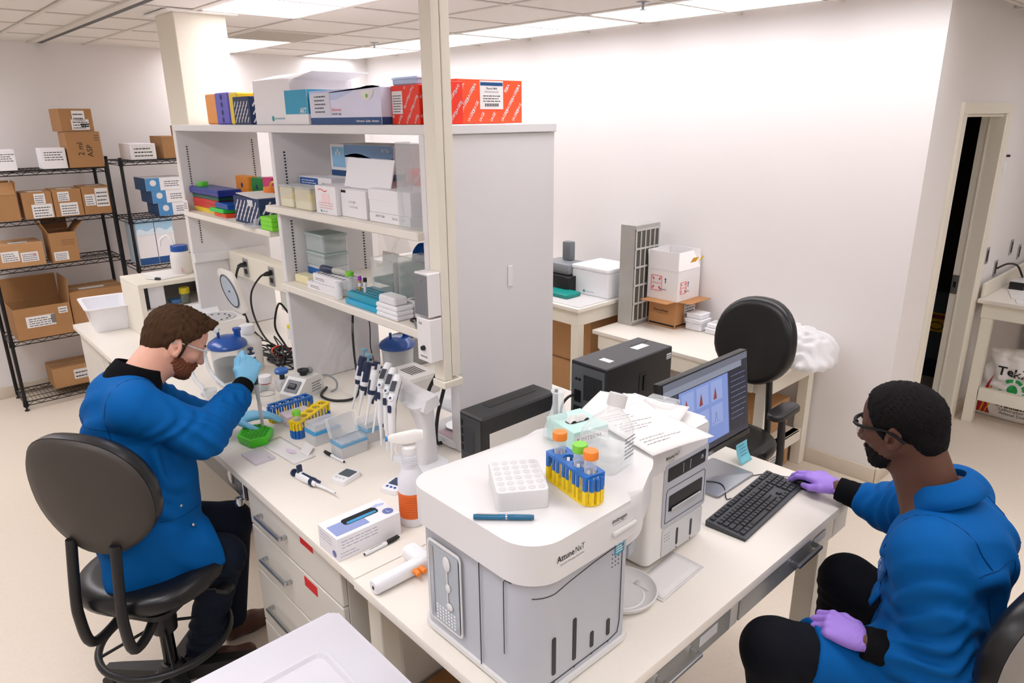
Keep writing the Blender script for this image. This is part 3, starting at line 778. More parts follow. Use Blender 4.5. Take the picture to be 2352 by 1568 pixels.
# lab coat
g = Sdf((.28, 2.24, .48), (.98, 2.93, 1.40), .006)
g.ell((.51, 2.58, .72), (.14, .175, .13), k=.05)
limbs(g, [((.49, 2.50, .70), (.73, 2.455, .585), .120, .108), ((.53, 2.66, .70), (.74, 2.65, .62), .118, .095)], .05)
g.ell((.47, 2.44, .63), (.12, .07, .13), k=.05); g.ell((.58, 2.43, .60), (.13, .06, .10), k=.05)
g.plane((.735, 2.46, .60), (.93, -.05, .1), .004)
g.plane((.47, 2.45, .535), (.18, -.0, -1), .004)
g.ell((.535, 2.58, .90), (.155, .165, .17), k=.06); g.ell((.61, 2.57, .90), (.130, .140, .13), k=.06); g.ell((.60, 2.575, .78), (.13, .15, .12), k=.06)
g.ell((.555, 2.60, 1.06), (.145, .180, .17), k=.06); g.ell((.63, 2.58, 1.03), (.10, .14, .12), k=.06); g.ell((.53, 2.61, 1.16), (.105, .165, .12), k=.06); g.ell((.555, 2.605, 1.235), (.080, .135, .075), k=.06)
for q in ((.55, 2.48, 1.225), (.605, 2.755, 1.205)): g.cap(q, (.585, 2.61, 1.235), .072, .064, k=.04)
limbs(g, [((.55, 2.465, 1.215), (.732, 2.395, 1.078), .086, .074), ((.732, 2.395, 1.078), (.895, 2.502, 1.141), .074, .058), ((.605, 2.765, 1.20), (.775, 2.80, 1.035), .082, .070), ((.775, 2.80, 1.035), (.90, 2.725, .992), .068, .052)], .03)
g.cap(nb, (.69, 2.62, 1.34), .066, .066, k=.008, op='s')
for c, R, n, lam, amp, wv, ph in (((.74, 2.36, 1.09), .09, (.75, .3, .6), .050, .006, (.3, 1, .2), 0), ((.86, 2.46, 1.13), .07, (.8, .5, .3), .036, .006, (0, 1, 1), 1), ((.64, 2.39, 1.15), .08, (.7, .2, -.6), .055, .004, (0, .4, 1), 2),
    ((.47, 2.47, 1.10), .09, (.6, .15, .7), .085, .004, (1, .5, 0), 1), ((.45, 2.60, 1.10), .14, (.3, .5, .9), .12, .006, (1, .6, 0), 3), ((.56, 2.43, 1.00), .12, (.8, .2, .5), .085, .008, (.8, 0, -.6), 0), ((.52, 2.43, .82), .09, (.25, 0, 1), .07, .005, (1, .2, 0), 2),
    ((.62, 2.45, .66), .12, (.9, 0, .5), .11, .006, (0, .3, 1), 1), ((.68, 2.78, 1.12), .12, (.7, 0, -.7), .05, .006, (0, 1, 0), 1)): g.fold(c, R, n, lam, amp, wv, 1.1, ph)
coat = part('lab_coat', g.mesh('lab_coat'), m_blue, P)
from mathutils.bvhtree import BVHTree
m_seam = cloth('003a6c')
def stitched(coat, runs):
    bv_ = BVHTree.FromPolygons([v.co for v in coat.data.vertices], [tuple(p.vertices) for p in coat.data.polygons])
    for rays in runs:
        pts = []
        for o_, d_ in rays:
            h_ = bv_.ray_cast(Vector(o_), Vector(d_).normalized(), .6)
            if h_[0]: pts.append(h_[0]-Vector(d_).normalized()*.0006)
        if len(pts) > 3: part('seam', B().tube(pts, .0014, 5), m_seam, coat)
def hoop(c, ax, a0, a1, n=22, r=.32):
    ax = Vector(ax).normalized(); u_ = ax.orthogonal().normalized(); w_ = ax.cross(u_)
    return [(Vector(c)+(u_*math.cos(math.radians(a0+(a1-a0)*i/n))+w_*math.sin(math.radians(a0+(a1-a0)*i/n)))*r, -(u_*math.cos(math.radians(a0+(a1-a0)*i/n))+w_*math.sin(math.radians(a0+(a1-a0)*i/n)))) for i in range(n+1)]
stitched(coat, [hoop((.585, 2.50, 1.20), (.25, -.97, 0), 0, 360), [((.0, 2.44+.30*i/14, 1.16), (1, 0, 0)) for i in range(15)], [((.55+.20*i/12, 2.2, .80-.02*i/12), (0, 1, 0)) for i in range(13)]])
b = B(); n = 40                                           # standing collar
ca = Vector((.598, 2.607, 1.276)); axn = Vector((.42, .03, .80)).normalized(); q = axn.to_track_quat('Z', 'X')
rings = []
for r, z in ((.094, -.022), (.089, .004), (.079, .030), (.074, .044), (.069, .046), (.067, .03), (.072, -.02)):
    rings.append([ca+q @ Vector((r*math.cos(2*PI*i/n)*1.04, r*math.sin(2*PI*i/n)*1.0, z)) for i in range(n)])
b.loft(rings, cap=False); part('collar', b, m_knit, coat, ang=60)
b = B()                                                    # waist belt
for i in range(1): pass
for c in ((.628, 2.425, .83), (.655, 2.415, .745)): part('snap_button', B().ball(c, .007, 10, 6), m_steel, coat)
cuff(P, (.895, 2.502, 1.141), (.955, 2.549, 1.170), .046, .037, m_knit); cuff(P, (.885, 2.735, .995), (.935, 2.705, .982), .042, .035, m_knit)
# jeans and shoes
g = Sdf((.30, 2.28, .03), (1.02, 2.95, .86), .008)
g.ell((.50, 2.58, .70), (.125, .165, .10), k=.04)
limbs(g, [((.50, 2.50, .685), (.75, 2.45, .55), .094, .078), ((.75, 2.45, .55), (.645, 2.555, .10), .078, .060), ((.54, 2.66, .685), (.86, 2.63, .575), .094, .076), ((.86, 2.63, .575), (.82, 2.68, .10), .075, .058)], .03)
g.plane((.7, 2.6, .075), (0, 0, -1), .004)
for c, R, n, lam, amp, ph in (((.74, 2.43, .52), .09, (.5, .2, .9), .035, .005, 0), ((.66, 2.52, .20), .10, (.1, .1, 1), .05, .005, 1), ((.69, 2.49, .33), .1, (.2, .1, 1), .07, .003, 2)): g.fold(c, R, n, lam, amp, (1, .3, 0), .6, ph)
part('jeans', g.mesh('jeans'), m_jean, P)
for x, y, a in ((.665, 2.545, -10), (.845, 2.675, 0)):
    g = Sdf((-.12, -.07, -.005), (.22, .07, .13), .005)
    g.cap((-.04, 0, .045), (.05, 0, .045), .042, .042, k=.02); g.cap((.04, 0, .035), (.15, 0, .028), .038, .034, k=.03); g.cap((-.03, 0, .06), (-.01, 0, .1), .04, .038, k=.03); g.plane((0, 0, 0), (0, 0, -1), .003)
    part('shoe', g.mesh('shoe'), mat('4a2a1e', .4), P, (x, y, .001), (0, 0, math.radians(a)))
m_gb = mat('7fc3e6', .45, noise=.04, ns=40, spec=.4)
part('glove', hand((.958, 2.552, 1.172), (.50, .22, .84), (-.12, -.97, .22), False, ((58, 62, 40), (72, 74, 40), (74, 76, 42), (72, 74, 40)), ((.040, .040, -.006), (.075, .046, -.020), (.100, .038, -.030)), 1.02), m_gb, P)
part('glove', hand((.948, 2.702, .978), (.93, -.30, .02), (.05, .05, 1), True, ((8, 20, 12), (8, 22, 14), (8, 24, 14), (8, 22, 14)), ((.030, .040, -.012), (.060, .062, -.030), (.082, .070, -.042)), 1.0, .3), m_gb, P)
# ======== man at the monitor
Q = thing('person', 'person with short black hair in a blue lab coat and purple gloves at the monitor', 'person', (0, 0, 0))
hB = Head((1.956, .567, 1.324), (.10, .97, -.22), (.02, .24, .97)); T = hB.T
m_skb = skin('5a3a2c', .08)
g = Sdf((1.40, .10, .02), (2.35, 1.0, 1.5), .012, (hB.c-.135, hB.c+.135), .003)
hB.skin(g, .0015, 1.2)
nbB = (1.955, .455, 1.165)
g.cap(T((-.045, 0, -.04)), nbB, .055, .060, k=.03); g.cap(T((.0, 0, -.085)), (1.955, .50, 1.15), .042, .05, k=.03)
for c, r in (((1.945, .42, 1.02), (.17, .11, .15)), ((1.93, .39, .86), (.15, .10, .15)), ((1.92, .38, .70), (.16, .11, .10))): g.ell(c, r, k=.06)
LB = dict(shL=(1.775, .405, 1.085), elL=(1.745, .325, .815), wrL=(1.668, .475, .838), shR=(2.105, .445, 1.10), elR=(2.20, .63, .945), wrR=(2.175, .785, .962), hipL=(1.83, .38, .69), knL=(1.565, .67, .757), anL=(1.66, .66, .28), hipR=(2.01, .38, .69), knR=(2.06, .675, .72), anR=(2.08, .70, .28))
J = lambda a, b, r0, r1: (LB[a], LB[b], r0, r1)
limbs(g, [J('shL', 'elL', .055, .045), J('elL', 'wrL', .042, .028), J('shR', 'elR', .055, .045), J('elR', 'wrR', .042, .028), J('hipL', 'knL', .07, .055), J('knL', 'anL', .05, .038), J('hipR', 'knR', .07, .055), J('knR', 'anR', .05, .038)])
part('body', g.mesh('body'), m_skb, Q)
g = Sdf(*hB.box(), .003)
hB.cranium(g, .0055)
g.ell(T((-.075, 0, -.03)), (.034, .056, .05), hB.R, k=.03)
g.plane(T((.045, 0, .030)), loc_dir(hB, (.93, 0, -.36)), .008)
g.plane(T((-.02, 0, -.055)), loc_dir(hB, (.1, 0, -1)), .008)
for y in (-1, 1): g.ell(T((-.012, y*.084, -.016)), (.024, .020, .036), hB.R, k=.006, op='s')
for ph in (0, 2, 5): g.fold(T((-.02, 0, .05)), .16, loc_dir(hB, (1, .7, .4*ph-1)), .009+.001*ph, .0009, loc_dir(hB, (0, 1, 1)), 1.5, ph)
part('hair', g.mesh('hair'), hair_mat('131011'), Q)
g = Sdf(*hB.box(), .003)
hB.jaw(g, .0035)
g.plane(T((.03, 0, -.066)), loc_dir(hB, (-.35, 0, 1)), .010); g.plane(T((.006, 0, -.07)), loc_dir(hB, (-1, 0, .35)), .010)
g.ell(T((.088, 0, -.062)), (.03, .028, .026), hB.R, k=.006, op='s'); g.ell(T((.072, 0, -.106)), (.020, .024, .018), hB.R, k=.012)
for y in (-1, 1): g.cap(T((.086, y*.024, -.058)), T((.074, y*.028, -.09)), .006, .010, k=.008)
for ph in (0, 3): g.fold(T((.04, 0, -.08)), .11, loc_dir(hB, (1, .6, ph-1)), .008, .0012, loc_dir(hB, (0, 0, 1)), 1, ph)
part('beard', g.mesh('beard'), hair_mat('151112'), Q)
for y in (-1, 1):
    b = B(); b.tube([T((.0915, y*.014, .022)), T((.089, y*.030, .028)), T((.076, y*.048, .022))], [.004, .0042, .002], 8, 4); part('eyebrow', b, hair_mat('151112'), Q)
eyes(hB, Q, '2a1a12')
b = B(local(hB)); b.surf(lensf(0), 24, 8); gl = part('safety_glasses', b, m_lens, Q)
b = B(local(hB))
b.tube([Vector(lensf(0)(i/20, 0))+Vector((.001, 0, .001)) for i in range(21)], .0052, 8)
part('brow_bar', b, m_gfr, gl)
for y in (-1, 1):
    b = B(local(hB)); b.tube([(.098, y*.058, .018), (.075, y*.078, .016), (.03, y*.083, .012), (-.005, y*.084, .009), (-.045, y*.080, -.018)], .0056, 8, 4, flat=.7); part('temple', b, m_gfr, gl)
b = B(local(hB))
for y in (-1, 1): b.tube([lensf(0)(.5+y*.5, i/6) for i in range(7)], .0014, 6)
part('lens_edge', b, mat('dfe8ea', .1, noise=0, alpha=.5), gl)
# lab coat
g = Sdf((1.42, .12, .50), (2.36, .90, 1.28), .006)
limbs(g, [(LB['hipL'], (1.615, .625, .745), .112, .094), (LB['hipR'], (2.03, .50, .70), .11, .098)], .05)
g.ell((1.73, .44, .64), (.12, .12, .12), k=.05)
dth = np.array(LB['knL'])-np.array(LB['hipL']); dth /= np.linalg.norm(dth)
g.plane((1.622, .615, .74), dth*1.0+np.array((0, 0, .12)), .004); g.plane((1.8, .4, .57), (0, 0, -1), .004)
g.plane((2.03, .53, .7), (.1, 1, 0), .004) if 0 else None
g.ell((1.93, .37, .74), (.20, .13, .12), k=.05); g.ell((1.92, .385, .86), (.190, .135, .17), k=.06); g.ell((1.93, .405, 1.00), (.195, .140, .17), k=.06); g.ell((1.94, .375, 1.05), (.175, .112, .105), k=.05)
for q in (LB['shL'], LB['shR']): g.cap(q, (1.955, .42, 1.09), .078, .056, k=.04)
limbs(g, [J('shL', 'elL', .092, .078), (LB['elL'], (1.705, .412, .826), .080, .060), J('shR', 'elR', .090, .074), (LB['elR'], (2.186, .695, .950), .070, .056)], .03)
g.cap(nbB, (1.96, .54, 1.26), .074, .074, k=.008, op='s')
g.cap((1.95, .56, 1.16), (1.93, .585, 1.00), .035, .022, k=.012, op='s')
for c, R, n, lam, amp, wv, ph in (((1.70, .38, 1.00), .09, (.4, .5, 1), .075, .007, (1, .4, 0), 0), ((1.70, .33, .86), .10, (.1, .5, 1), .050, .008, (1, -.4, 0), 1), ((1.84, .29, 1.03), .12, (.8, 0, .6), .10, .007, (1, 0, -.6), 2), ((1.92, .27, .85), .15, (.8, 0, .6), .13, .006, (1, 0, 0), 0),
    ((2.18, .60, .97), .10, (.3, .9, -.2), .045, .006, (1, 0, .5), 1), ((1.70, .52, .76), .12, (.7, .5, .4), .09, .004, (0, 1, 0), 2), ((1.86, .52, .95), .10, (.3, .2, .9), .06, .005, (1, 0, 0), 1), ((2.05, .28, 1.05), .12, (.8, 0, .6), .09, .005, (1, 0, 0), 3)): g.fold(c, R, n, lam, amp, wv, 1.1, ph)
coat = part('lab_coat', g.mesh('lab_coat'), m_blue2, Q)
stitched(coat, [hoop((1.825, .41, 1.07), (1, .05, .1), 0, 360), hoop((2.055, .42, 1.08), (1, .1, -.1), 0, 360), [((1.78+.30*i/16, -.2, 1.075), (0, 1, 0)) for i in range(17)], [((1.93, -.2, .75+.32*i/14), (0, 1, 0)) for i in range(15)]])
# turned-down collar: a band round the neck open at the front
b = B(); n = 36; ca = Vector(nbB)+Vector((0, -.008, .018)); axn = Vector((.0, .42, .9)).normalized(); q = Matrix((Vector((1, 0, 0)), axn.cross(Vector((1, 0, 0))).normalized(), axn)).transposed()
def ring(r, z, open_=.18, dz=0):
    out = []
    for i in range(n+1):
        a = PI/2+open_+(2*PI-2*open_)*i/n; fr = max(0, math.sin(a))
        out.append(ca+q @ Vector((r*1.03*math.cos(a), r*math.sin(a)*(1+.25*fr), z-.075*fr**2+dz*fr)))
    return out
rg = [ring(.067, -.05), ring(.066, .026), ring(.0675, .031), ring(.071, .029), ring(.087, .002, .20, -.02), ring(.101, -.024, .30, -.045)]
for A, Bq in zip(rg, rg[1:]):
    for i in range(n): b.poly([A[i], A[i+1], Bq[i+1], Bq[i]])
bmesh.ops.remove_doubles(b.bm, verts=b.bm.verts[:], dist=1e-5); o = part('collar', b, m_blue2, coat, ang=38)
md = o.modifiers.new('thick', 'SOLIDIFY'); md.thickness = .004; md.offset = 0
b = B(); b.loft([[ca+q @ Vector((r*math.cos(2*PI*i/24), r*math.sin(2*PI*i/24)*1.05, z)) for i in range(24)] for r, z in ((.067, -.03), (.067, .012), (.062, .016), (.061, -.03))], cap=False); part('undershirt_collar', b, cloth('e6e2e2'), Q)
from mathutils.bvhtree import BVHTree
bv = BVHTree.FromPolygons([v.co for v in coat.data.vertices], [tuple(p.vertices) for p in coat.data.polygons])
def on_coat(o, d):
    h_ = bv.ray_cast(Vector(o), Vector(d)); return h_[0], h_[1]
c_, n_ = on_coat((2.01, .385, 1.5), (0, 0, -1)); e_ = (Vector((.5, -.8, 0))-n_*n_.dot(Vector((.5, -.8, 0)))).normalized(); MT = fm(e_, n_.cross(e_), c_)
b = B(MT); b.box((-.014, -.010, 0), (.014, .010, .002)); tg = part('woven_tag', b, m_black, coat)
b = B(MT); b.box((-.002, -.007, .002), (.012, .007, .0026)); part('orange_patch', b, mat('e0701c', .7), tg)
c_, n_ = on_coat((1.80, 1.1, .985), (0, -1, 0)); M = fm(Vector((-1, 0, 0))-n_*n_.dot(Vector((-1, 0, 0))), n_.cross(Vector((-1, 0, 0))-n_*n_.dot(Vector((-1, 0, 0)))), c_)
b = B(M); b.box((-.04, -.018, -.006), (.04, .018, .0035), .002, 1); o = part('chest_badge', b, mat('0d4f8a', .8), coat)
b = B(); write(b, 'C', .022, M @ Matrix.Translation((-.022, 0, .004)), .02); write(b, 'Bio', .013, M @ Matrix.Translation((.010, .003, .004))); part('lettering', b, mat('d6dde6', .6), o)
b = B()
def flapf(u, v):
    h_, n_ = on_coat((1.80+.11*u, 1.1, .905-.0*v), (0, -1, 0)); return h_+Vector((0, .003+.020*v, -.050*v+.006*math.sin(u*5)))
b.surf(flapf, 8, 4); o = part('pocket_flap', b, m_blue2, coat); md = o.modifiers.new('thick', 'SOLIDIFY'); md.thickness = .004
cuff(Q, (1.712, .402, .824), (1.664, .484, .841), .049, .041, m_knit); cuff(Q, (2.187, .69, .950), (2.176, .787, .961), .047, .038, m_knit)
g = Sdf((1.42, .22, .03), (2.26, .86, .86), .008)
g.ell((1.92, .38, .70), (.165, .13, .10), k=.04)
limbs(g, [J('hipL', 'knL', .096, .082), J('knL', 'anL', .080, .060), J('hipR', 'knR', .096, .082), J('knR', 'anR', .080, .060)], .03)
for c, R, n, lam, amp, ph in (((2.05, .68, .66), .1, (.1, .2, 1), .04, .003, 0), ((1.6, .62, .70), .1, (.6, -.6, .3), .05, .003, 1)): g.fold(c, R, n, lam, amp, (1, .3, 0), .6, ph)
part('trousers', g.mesh('trousers'), m_pant, Q)
for x, y in ((1.66, .70), (2.08, .74)):
    g = Sdf((-.07, -.12, -.005), (.07, .22, .13), .006)
    g.cap((0, -.04, .045), (0, .05, .045), .042, .042, k=.02); g.cap((0, .04, .035), (0, .15, .028), .038, .034, k=.03); g.cap((0, -.03, .06), (0, -.02, .1), .04, .036, k=.03); g.plane((0, 0, 0), (0, 0, -1), .003)
    part('shoe', g.mesh('shoe'), m_dark, Q, (x, y-.04, .218))
m_gp = mat('9a78d2', .45, noise=.04, ns=40, spec=.4)
part('glove', hand((1.664, .486, .842), (-.05, .97, .06), (-.35, .0, .93), True, ((35, 55, 35), (38, 58, 36), (40, 60, 38), (42, 60, 38)), ((.030, .040, -.010), (.066, .054, -.022), (.092, .050, -.030)), 1.0), m_gp, Q)
part('glove', hand((2.176, .792, .962), (.25, .96, .05), (-.05, .0, 1), False, ((22, 28, 14), (18, 26, 14), (22, 30, 14), (26, 34, 14)), ((.030, .040, -.008), (.062, .050, -.018), (.090, .046, -.026)), 1.0, .25), m_gp, Q)
# ---------------------------------------------------------------- generic boxes, labels, cartons
R_ = random.Random(3)
m_label = mat('e6e4e3', .7, noise=.01)
def crate(name, label, cat, x0, x1, y0, y1, z0, z1, m, r=.0015, group=None, rz=0, body='body'):
    t = thing(name, label, cat, ((x0+x1)/2, (y0+y1)/2, z0+.0005), rz, group)
    w, d, h = x1-x0, y1-y0, z1-z0
    part(body, B().box((-w/2, -d/2, 0), (w/2, d/2, h), r, 1), m, t); DIM[t.name] = (w, d, h)
    return t
DIM = {}
def fr(t, side, u=0, v=0, off=.0004, rot=0):
    w, d, h = DIM[t.name]; c, s = math.cos(rot), math.sin(rot)
    if side == 'x': a, b_, at = Vector((0, -1, 0)), Vector((0, 0, 1)), (-w/2-off, -u, v)
    elif side == 'y': a, b_, at = Vector((1, 0, 0)), Vector((0, 0, 1)), (u, -d/2-off, v)
    else: a, b_, at = Vector((1, 0, 0)), Vector((0, 1, 0)), (u, v, h+off)
    return fm(a*c+b_*s, b_*c-a*s, at)
def panel(t, F, w, h, m, name='printed_panel', th=.0006, r=0):
    return part(name, slab(B(), F, w, h, th, 0, 0, r), m, t)
def sticker(t, F, w, h, n=4, ink=None, m=None, words=None, size=.02, name='paper_label'):
    s = panel(t, F, w, h, m or m_label, name)
    G = F @ Matrix.Translation((0, 0, .0009)); b = B()
    if n: lines(b, G @ Matrix.Translation((0, -h*.05, 0)), w*.82, h*.8, n, R_)
    if words: write(b, words, size, G @ Matrix.Translation((0, h*.32, 0)))
    part('print', b, ink or m_ink, s); return s
def logo(t, F, r=.008, c='2aa5a0', w=.06):
    b = B(); rect_ = [F @ Vector((x, y, .0005)) for x, y in circ(r, 14)]; b.poly(rect_); part('round_logo', b, mat(c, .6, noise=0), t)
    b = B(); lines(b, F @ Matrix.Translation((r*1.6+w/2, 0, .0005)), w, r*1.5, 1, R_); part('print', b, mat('8fb9b8', .6, noise=0), t)
def pattern(t, F, w, h, word, size, m, gap=(.06, .03), ang=52, avoid=None, bold=.01):
    """rows of one word printed aslant over a face, letters cut off at its edges left out"""
    b = B(); a = math.radians(ang); ca, sa = math.cos(a), math.sin(a); adv = []; x = 0
    for ch in word: wd = glyphs(ch, bold)[2]; adv.append(x+wd/2); x += wd+.09
    adv = [q-x/2 for q in adv]; i = 0; x = -w/2-.05
    while x < w/2+.05:
        y = -h/2-.05+(i % 2)*gap[1]*.5
        while y < h/2+.05:
            for ch, q in zip(word, adv):
                cx_, cy_ = x+q*size*ca, y+q*size*sa; e = size*.5
                if abs(cx_)+e < w/2 and abs(cy_)+e < h/2 and not (avoid and avoid[0]-e < cx_ < avoid[1]+e and avoid[2]-e < cy_ < avoid[3]+e):
                    write(b, ch, size, F @ Matrix.Translation((cx_, cy_, .0005)) @ Matrix.Rotation(a, 4, 'Z'), bold)
            y += gap[1]
        x += gap[0]; i += 1
    return part('lettering', b, m, t, kind='stuff')
def bars(t, F, w, h, L, th, m, gap, ang=55):
    b = B(); a = math.radians(ang); i = 0; x = -w/2
    while x < w/2:
        y = -h/2+(i % 2)*gap[1]*.5
        while y < h/2:
            ex, ey = L/2*math.cos(a)+th/2, L/2*math.sin(a)
            if abs(x)+ex < w/2 and abs(y)+ey < h/2: rect(b, F @ Matrix.Translation((x, y, .0006)) @ Matrix.Rotation(a, 4, 'Z'), L, th, r=th*.45, n=2)
            y += gap[1]
        x += gap[0]; i += 1
    return part('printed_dashes', b, m, t, kind='stuff')
def carton(name, label, x0, x1, y0, y1, z0, z1, flaps=None, m=None, rz=0, group=None, tape=True, inner=None):
    """flaps: dict of side -> opening angle in degrees (0 = closed flat, 90 = upright, 180+ folded out)"""
    m = m or m_card
    if not flaps:
        t = crate(name, label, 'box', x0, x1, y0, y1, z0, z1, m, .003, group, rz)
        w, d, h = DIM[t.name]
        if tape: part('tape', B().box((-w/2+.001, -.022, h+.0002), (w/2-.001, .022, h+.0008)), mat('c29a6a', .35), t)
        part('flap_seam', B().box((-w/2+.002, -.0012, h+.0009), (w/2-.002, .0012, h+.0013)), mat('6a4a2c', .8), t)
        return t
    t = thing(name, label, 'box', ((x0+x1)/2, (y0+y1)/2, z0+.0005), rz, group); w, d, h = x1-x0, y1-y0, z1-z0; DIM[t.name] = (w, d, h)
    e = .004; b = B()
    b.box((-w/2, -d/2, 0), (w/2, d/2, e)); b.box((-w/2, -d/2, e), (w/2, -d/2+e, h)); b.box((-w/2, d/2-e, e), (w/2, d/2, h)); b.box((-w/2, -d/2+e, e), (-w/2+e, d/2-e, h)); b.box((w/2-e, -d/2+e, e), (w/2, d/2-e, h))
    part('body', b, m, t)
    for s, a in flaps.items():
        L = d/2 if s in 'ns' else min(w/2, d/2); half = (w if s in 'ns' else d)/2-.003; ar = math.radians(a)
        if s == 's': M = fm((1, 0, 0), (0, math.cos(ar), math.sin(ar)), (0, -d/2, h+.001))
        elif s == 'n': M = fm((-1, 0, 0), (0, -math.cos(ar), math.sin(ar)), (0, d/2, h+.001))
        elif s == 'w': M = fm((0, -1, 0), (math.cos(ar), 0, math.sin(ar)), (-w/2, 0, h+.001))
        else: M = fm((0, 1, 0), (-math.cos(ar), 0, math.sin(ar)), (w/2, 0, h+.001))
        part('flap', B(M).box((-half, 0, -.002), (half, L, .002)), m, t)
    return t
# ---------------------------------------------------------------- cytometer and its autosampler
m_aw = mat('dfdddb', .32, noise=.004); m_ag = mat('b9bbc1', .38, noise=.01); m_ag2 = mat('a9acb4', .34, noise=.01)
t = thing('flow_cytometer', 'large white and grey flow cytometer in front on the desk', 'instrument', (.84, .86, H+.0006))
def hull(dx=0, dy=0, x1=.33, bulge=True, n=10):
    """outline seen from above: rounded block with a swelling on its right"""
    P = [];  d = dx
    for cx_, cy_, r, a0 in ((.075, .075, .075+d, 180), ):
        for k in range(n+1):
            a = math.radians(a0+90*k/n); P.append((cx_+r*math.cos(a), cy_+r*math.sin(a)))
    if bulge:
        P += [(.30, -d), (.33, .002-d), (.36, .009-d*.8)]
        for k in range(n*2+1):
            a = math.radians(-72+150*k/(2*n)); P.append((.372+(.178+d)*math.cos(a), .215+(.178+d)*math.sin(a)))
        P += [(.34, .405+d)]
    else:
        P += [(x1-.02, -d), (x1-.006+d, .006-d), (x1+d, .02)] + [(x1+d, .36), (x1-.03, .405+d)]
    for k in range(n+1):
        a = math.radians(90+90*k/n); P.append((.05+(.05+d)*math.cos(a), .355+(.05+d)*math.sin(a)))
    return P
b = B(); b.prism(hull(-.004, bulge=False), .012, .305); part('body', b, m_ag, t)
part('base_rim', B().prism(hull(.003, bulge=False), .008, .020), m_aw, t)
b = B(); b.prism(hull(.012), .305, .40, r=.028, seg=5); part('lid', b, m_aw, t)
b = B()
b.loft([[(.372+r*math.cos(math.radians(-95+190*k/24)), .215+r*math.sin(math.radians(-95+190*k/24)), z) for k in range(25)] for r, z in ((.10, .185), (.150, .200), (.172, .225), (.178, .304))])
part('bulge_skirt', b, m_aw, t)
part('bulge_window', B().prism([(.372+.156*math.cos(math.radians(-80+60*k/10)), .215+.156*math.sin(math.radians(-80+60*k/10))) for k in range(11)]+[(.38, .12)], .165, .199), mat('aab4bc', .15, alpha=.5), t)
m_line = mat('34363c', .6)
def stroke(P, th, m=m_line, name='panel_seam'): return part(name, B().tube(P, th, 5), m, t)
f = -.0005
# window in the left side
wx = -.001
p = part('window_frame', B().loft([[(wx-.0035+q*.003, .29+y*k, .16+z*k) for y, z in rr(.125, .225, .012, 3)] for q, k in ((1, 1.0), (0, 1.0), (0, .94), (1, .92))], cap=False), m_aw, t)
p = part('window_recess', B().box((-.0052, .235, .055), (-.004, .345, .265)), mat('8e9298', .5), t)
part('pane', B().box((-.0056, .236, .056), (-.0054, .344, .264)), mat('dfe6ea', .05, noise=0, alpha=.2), p)
b = B()
for i in range(7):
    for j in range(5): b.box((-.0064, .25+.011*i, .062+.009*j), (-.0058, .257+.011*i, .067+.009*j))
part('vent_holes', b, mat('e8eaec', .5), p, kind='stuff')
b = B(); b.cyl((-.0075, .275, .11), (-.0075, .275, .24), .0018, n=8); b.ball((-.008, .275, .235), (.003, .014, .02), 10, 6); b.ball((-.008, .272, .17), (.003, .009, .012), 10, 6); b.ball((-.008, .268, .12), (.003, .012, .010), 10, 6)
part('sampler_needle', b, m_aw, p)
part('rail', B().box((-.0074, .328, .07), (-.0058, .339, .258)), m_steel, p)
stroke([(-.0006+.0, .165, .015), (-.0006, .165, .303)], .0014)
stroke([(-.0006, .085, .10), (-.0006, .085, .285), (-.0006, .08, .292), (-.0006, .06, .294)], .0012)
# front face
for x, z0, z1 in ((.071, .052, .150), (.137, .052, .164), (.197, .052, .095), (.255, .052, .097)):
    b = B(); slab(b, fm(*YM, (x, .0035, (z0+z1)/2)), .0115, z1-z0, .0012, r=.004); part('level_window', b, m_black, t)
    b = B(); M = fm(*YM, (x+.001, .003, .033)); b.poly([M @ Vector(c) for c in ((-.005, .003, 0), (0, -.004, 0), (.005, .003, 0))]); part('level_mark', b, m_inkk, t)
pts = hull(-.0035, bulge=False)
seam = [(x, y, .262) for x, y in pts[5:11]]+[(.12, .0036, .270), (.20, .0036, .280), (.29, .0036, .286), (.297, .0036, .28), (.297, .0036, .07), (.29, .0036, .04), (.26, .0036, .034), (.06, .0036, .034)]
stroke(seam, .0013)
b = B()
for i in range(3):
    for j in range(4): rect(b, fm(*YM, (.262+.011*i, .0032, .235+.011*j)), .004, .004, r=.0018, n=2)
part('vent_dots', b, m_line, t, kind='stuff')
s = part('blue_sticker', slab(B(), fm(*YM, (.286, .0035, .278)), .034, .034, .0006, r=.003), mat('2f9ab8', .4), t)
b = B(); lines(b, fm(*YM, (.286, .0025, .278)), .026, .026, 4, R_, .6); part('print', b, mat('d8eef4', .5, noise=0), s)
text(t, 'Attune', .021, fm(*YM, (.087, -.0128, .357)), m_inkk, bold=.012, width=.052)
text(t, 'NxT', .021, fm(*YM, (.131, -.0128, .357)), m_ink, width=.028)
text(t, 'Acoustic Focusing Cytometer', .006, fm(*YM, (.108, -.0128, .341)), m_ink, width=.075)
text(t, 'invitrogen', .015, fm(*YM, (.262, -.0128, .371)), m_inkk, bold=.01, width=.05)
text(t, 'by Thermo Fisher Scientific', .005, fm(*YM, (.262, -.0128, .361)), m_ink, width=.046)
part('lid_lip', B().box((.236, -.021, .335), (.318, -.0115, .346), .004), m_aw, t)
part('grip_recess', B().prism(rr(.07, .014, .006), .0, .006), m_ag2, t, (.277, -.012, .33), (PI/2, 0, 0)) if 0 else None
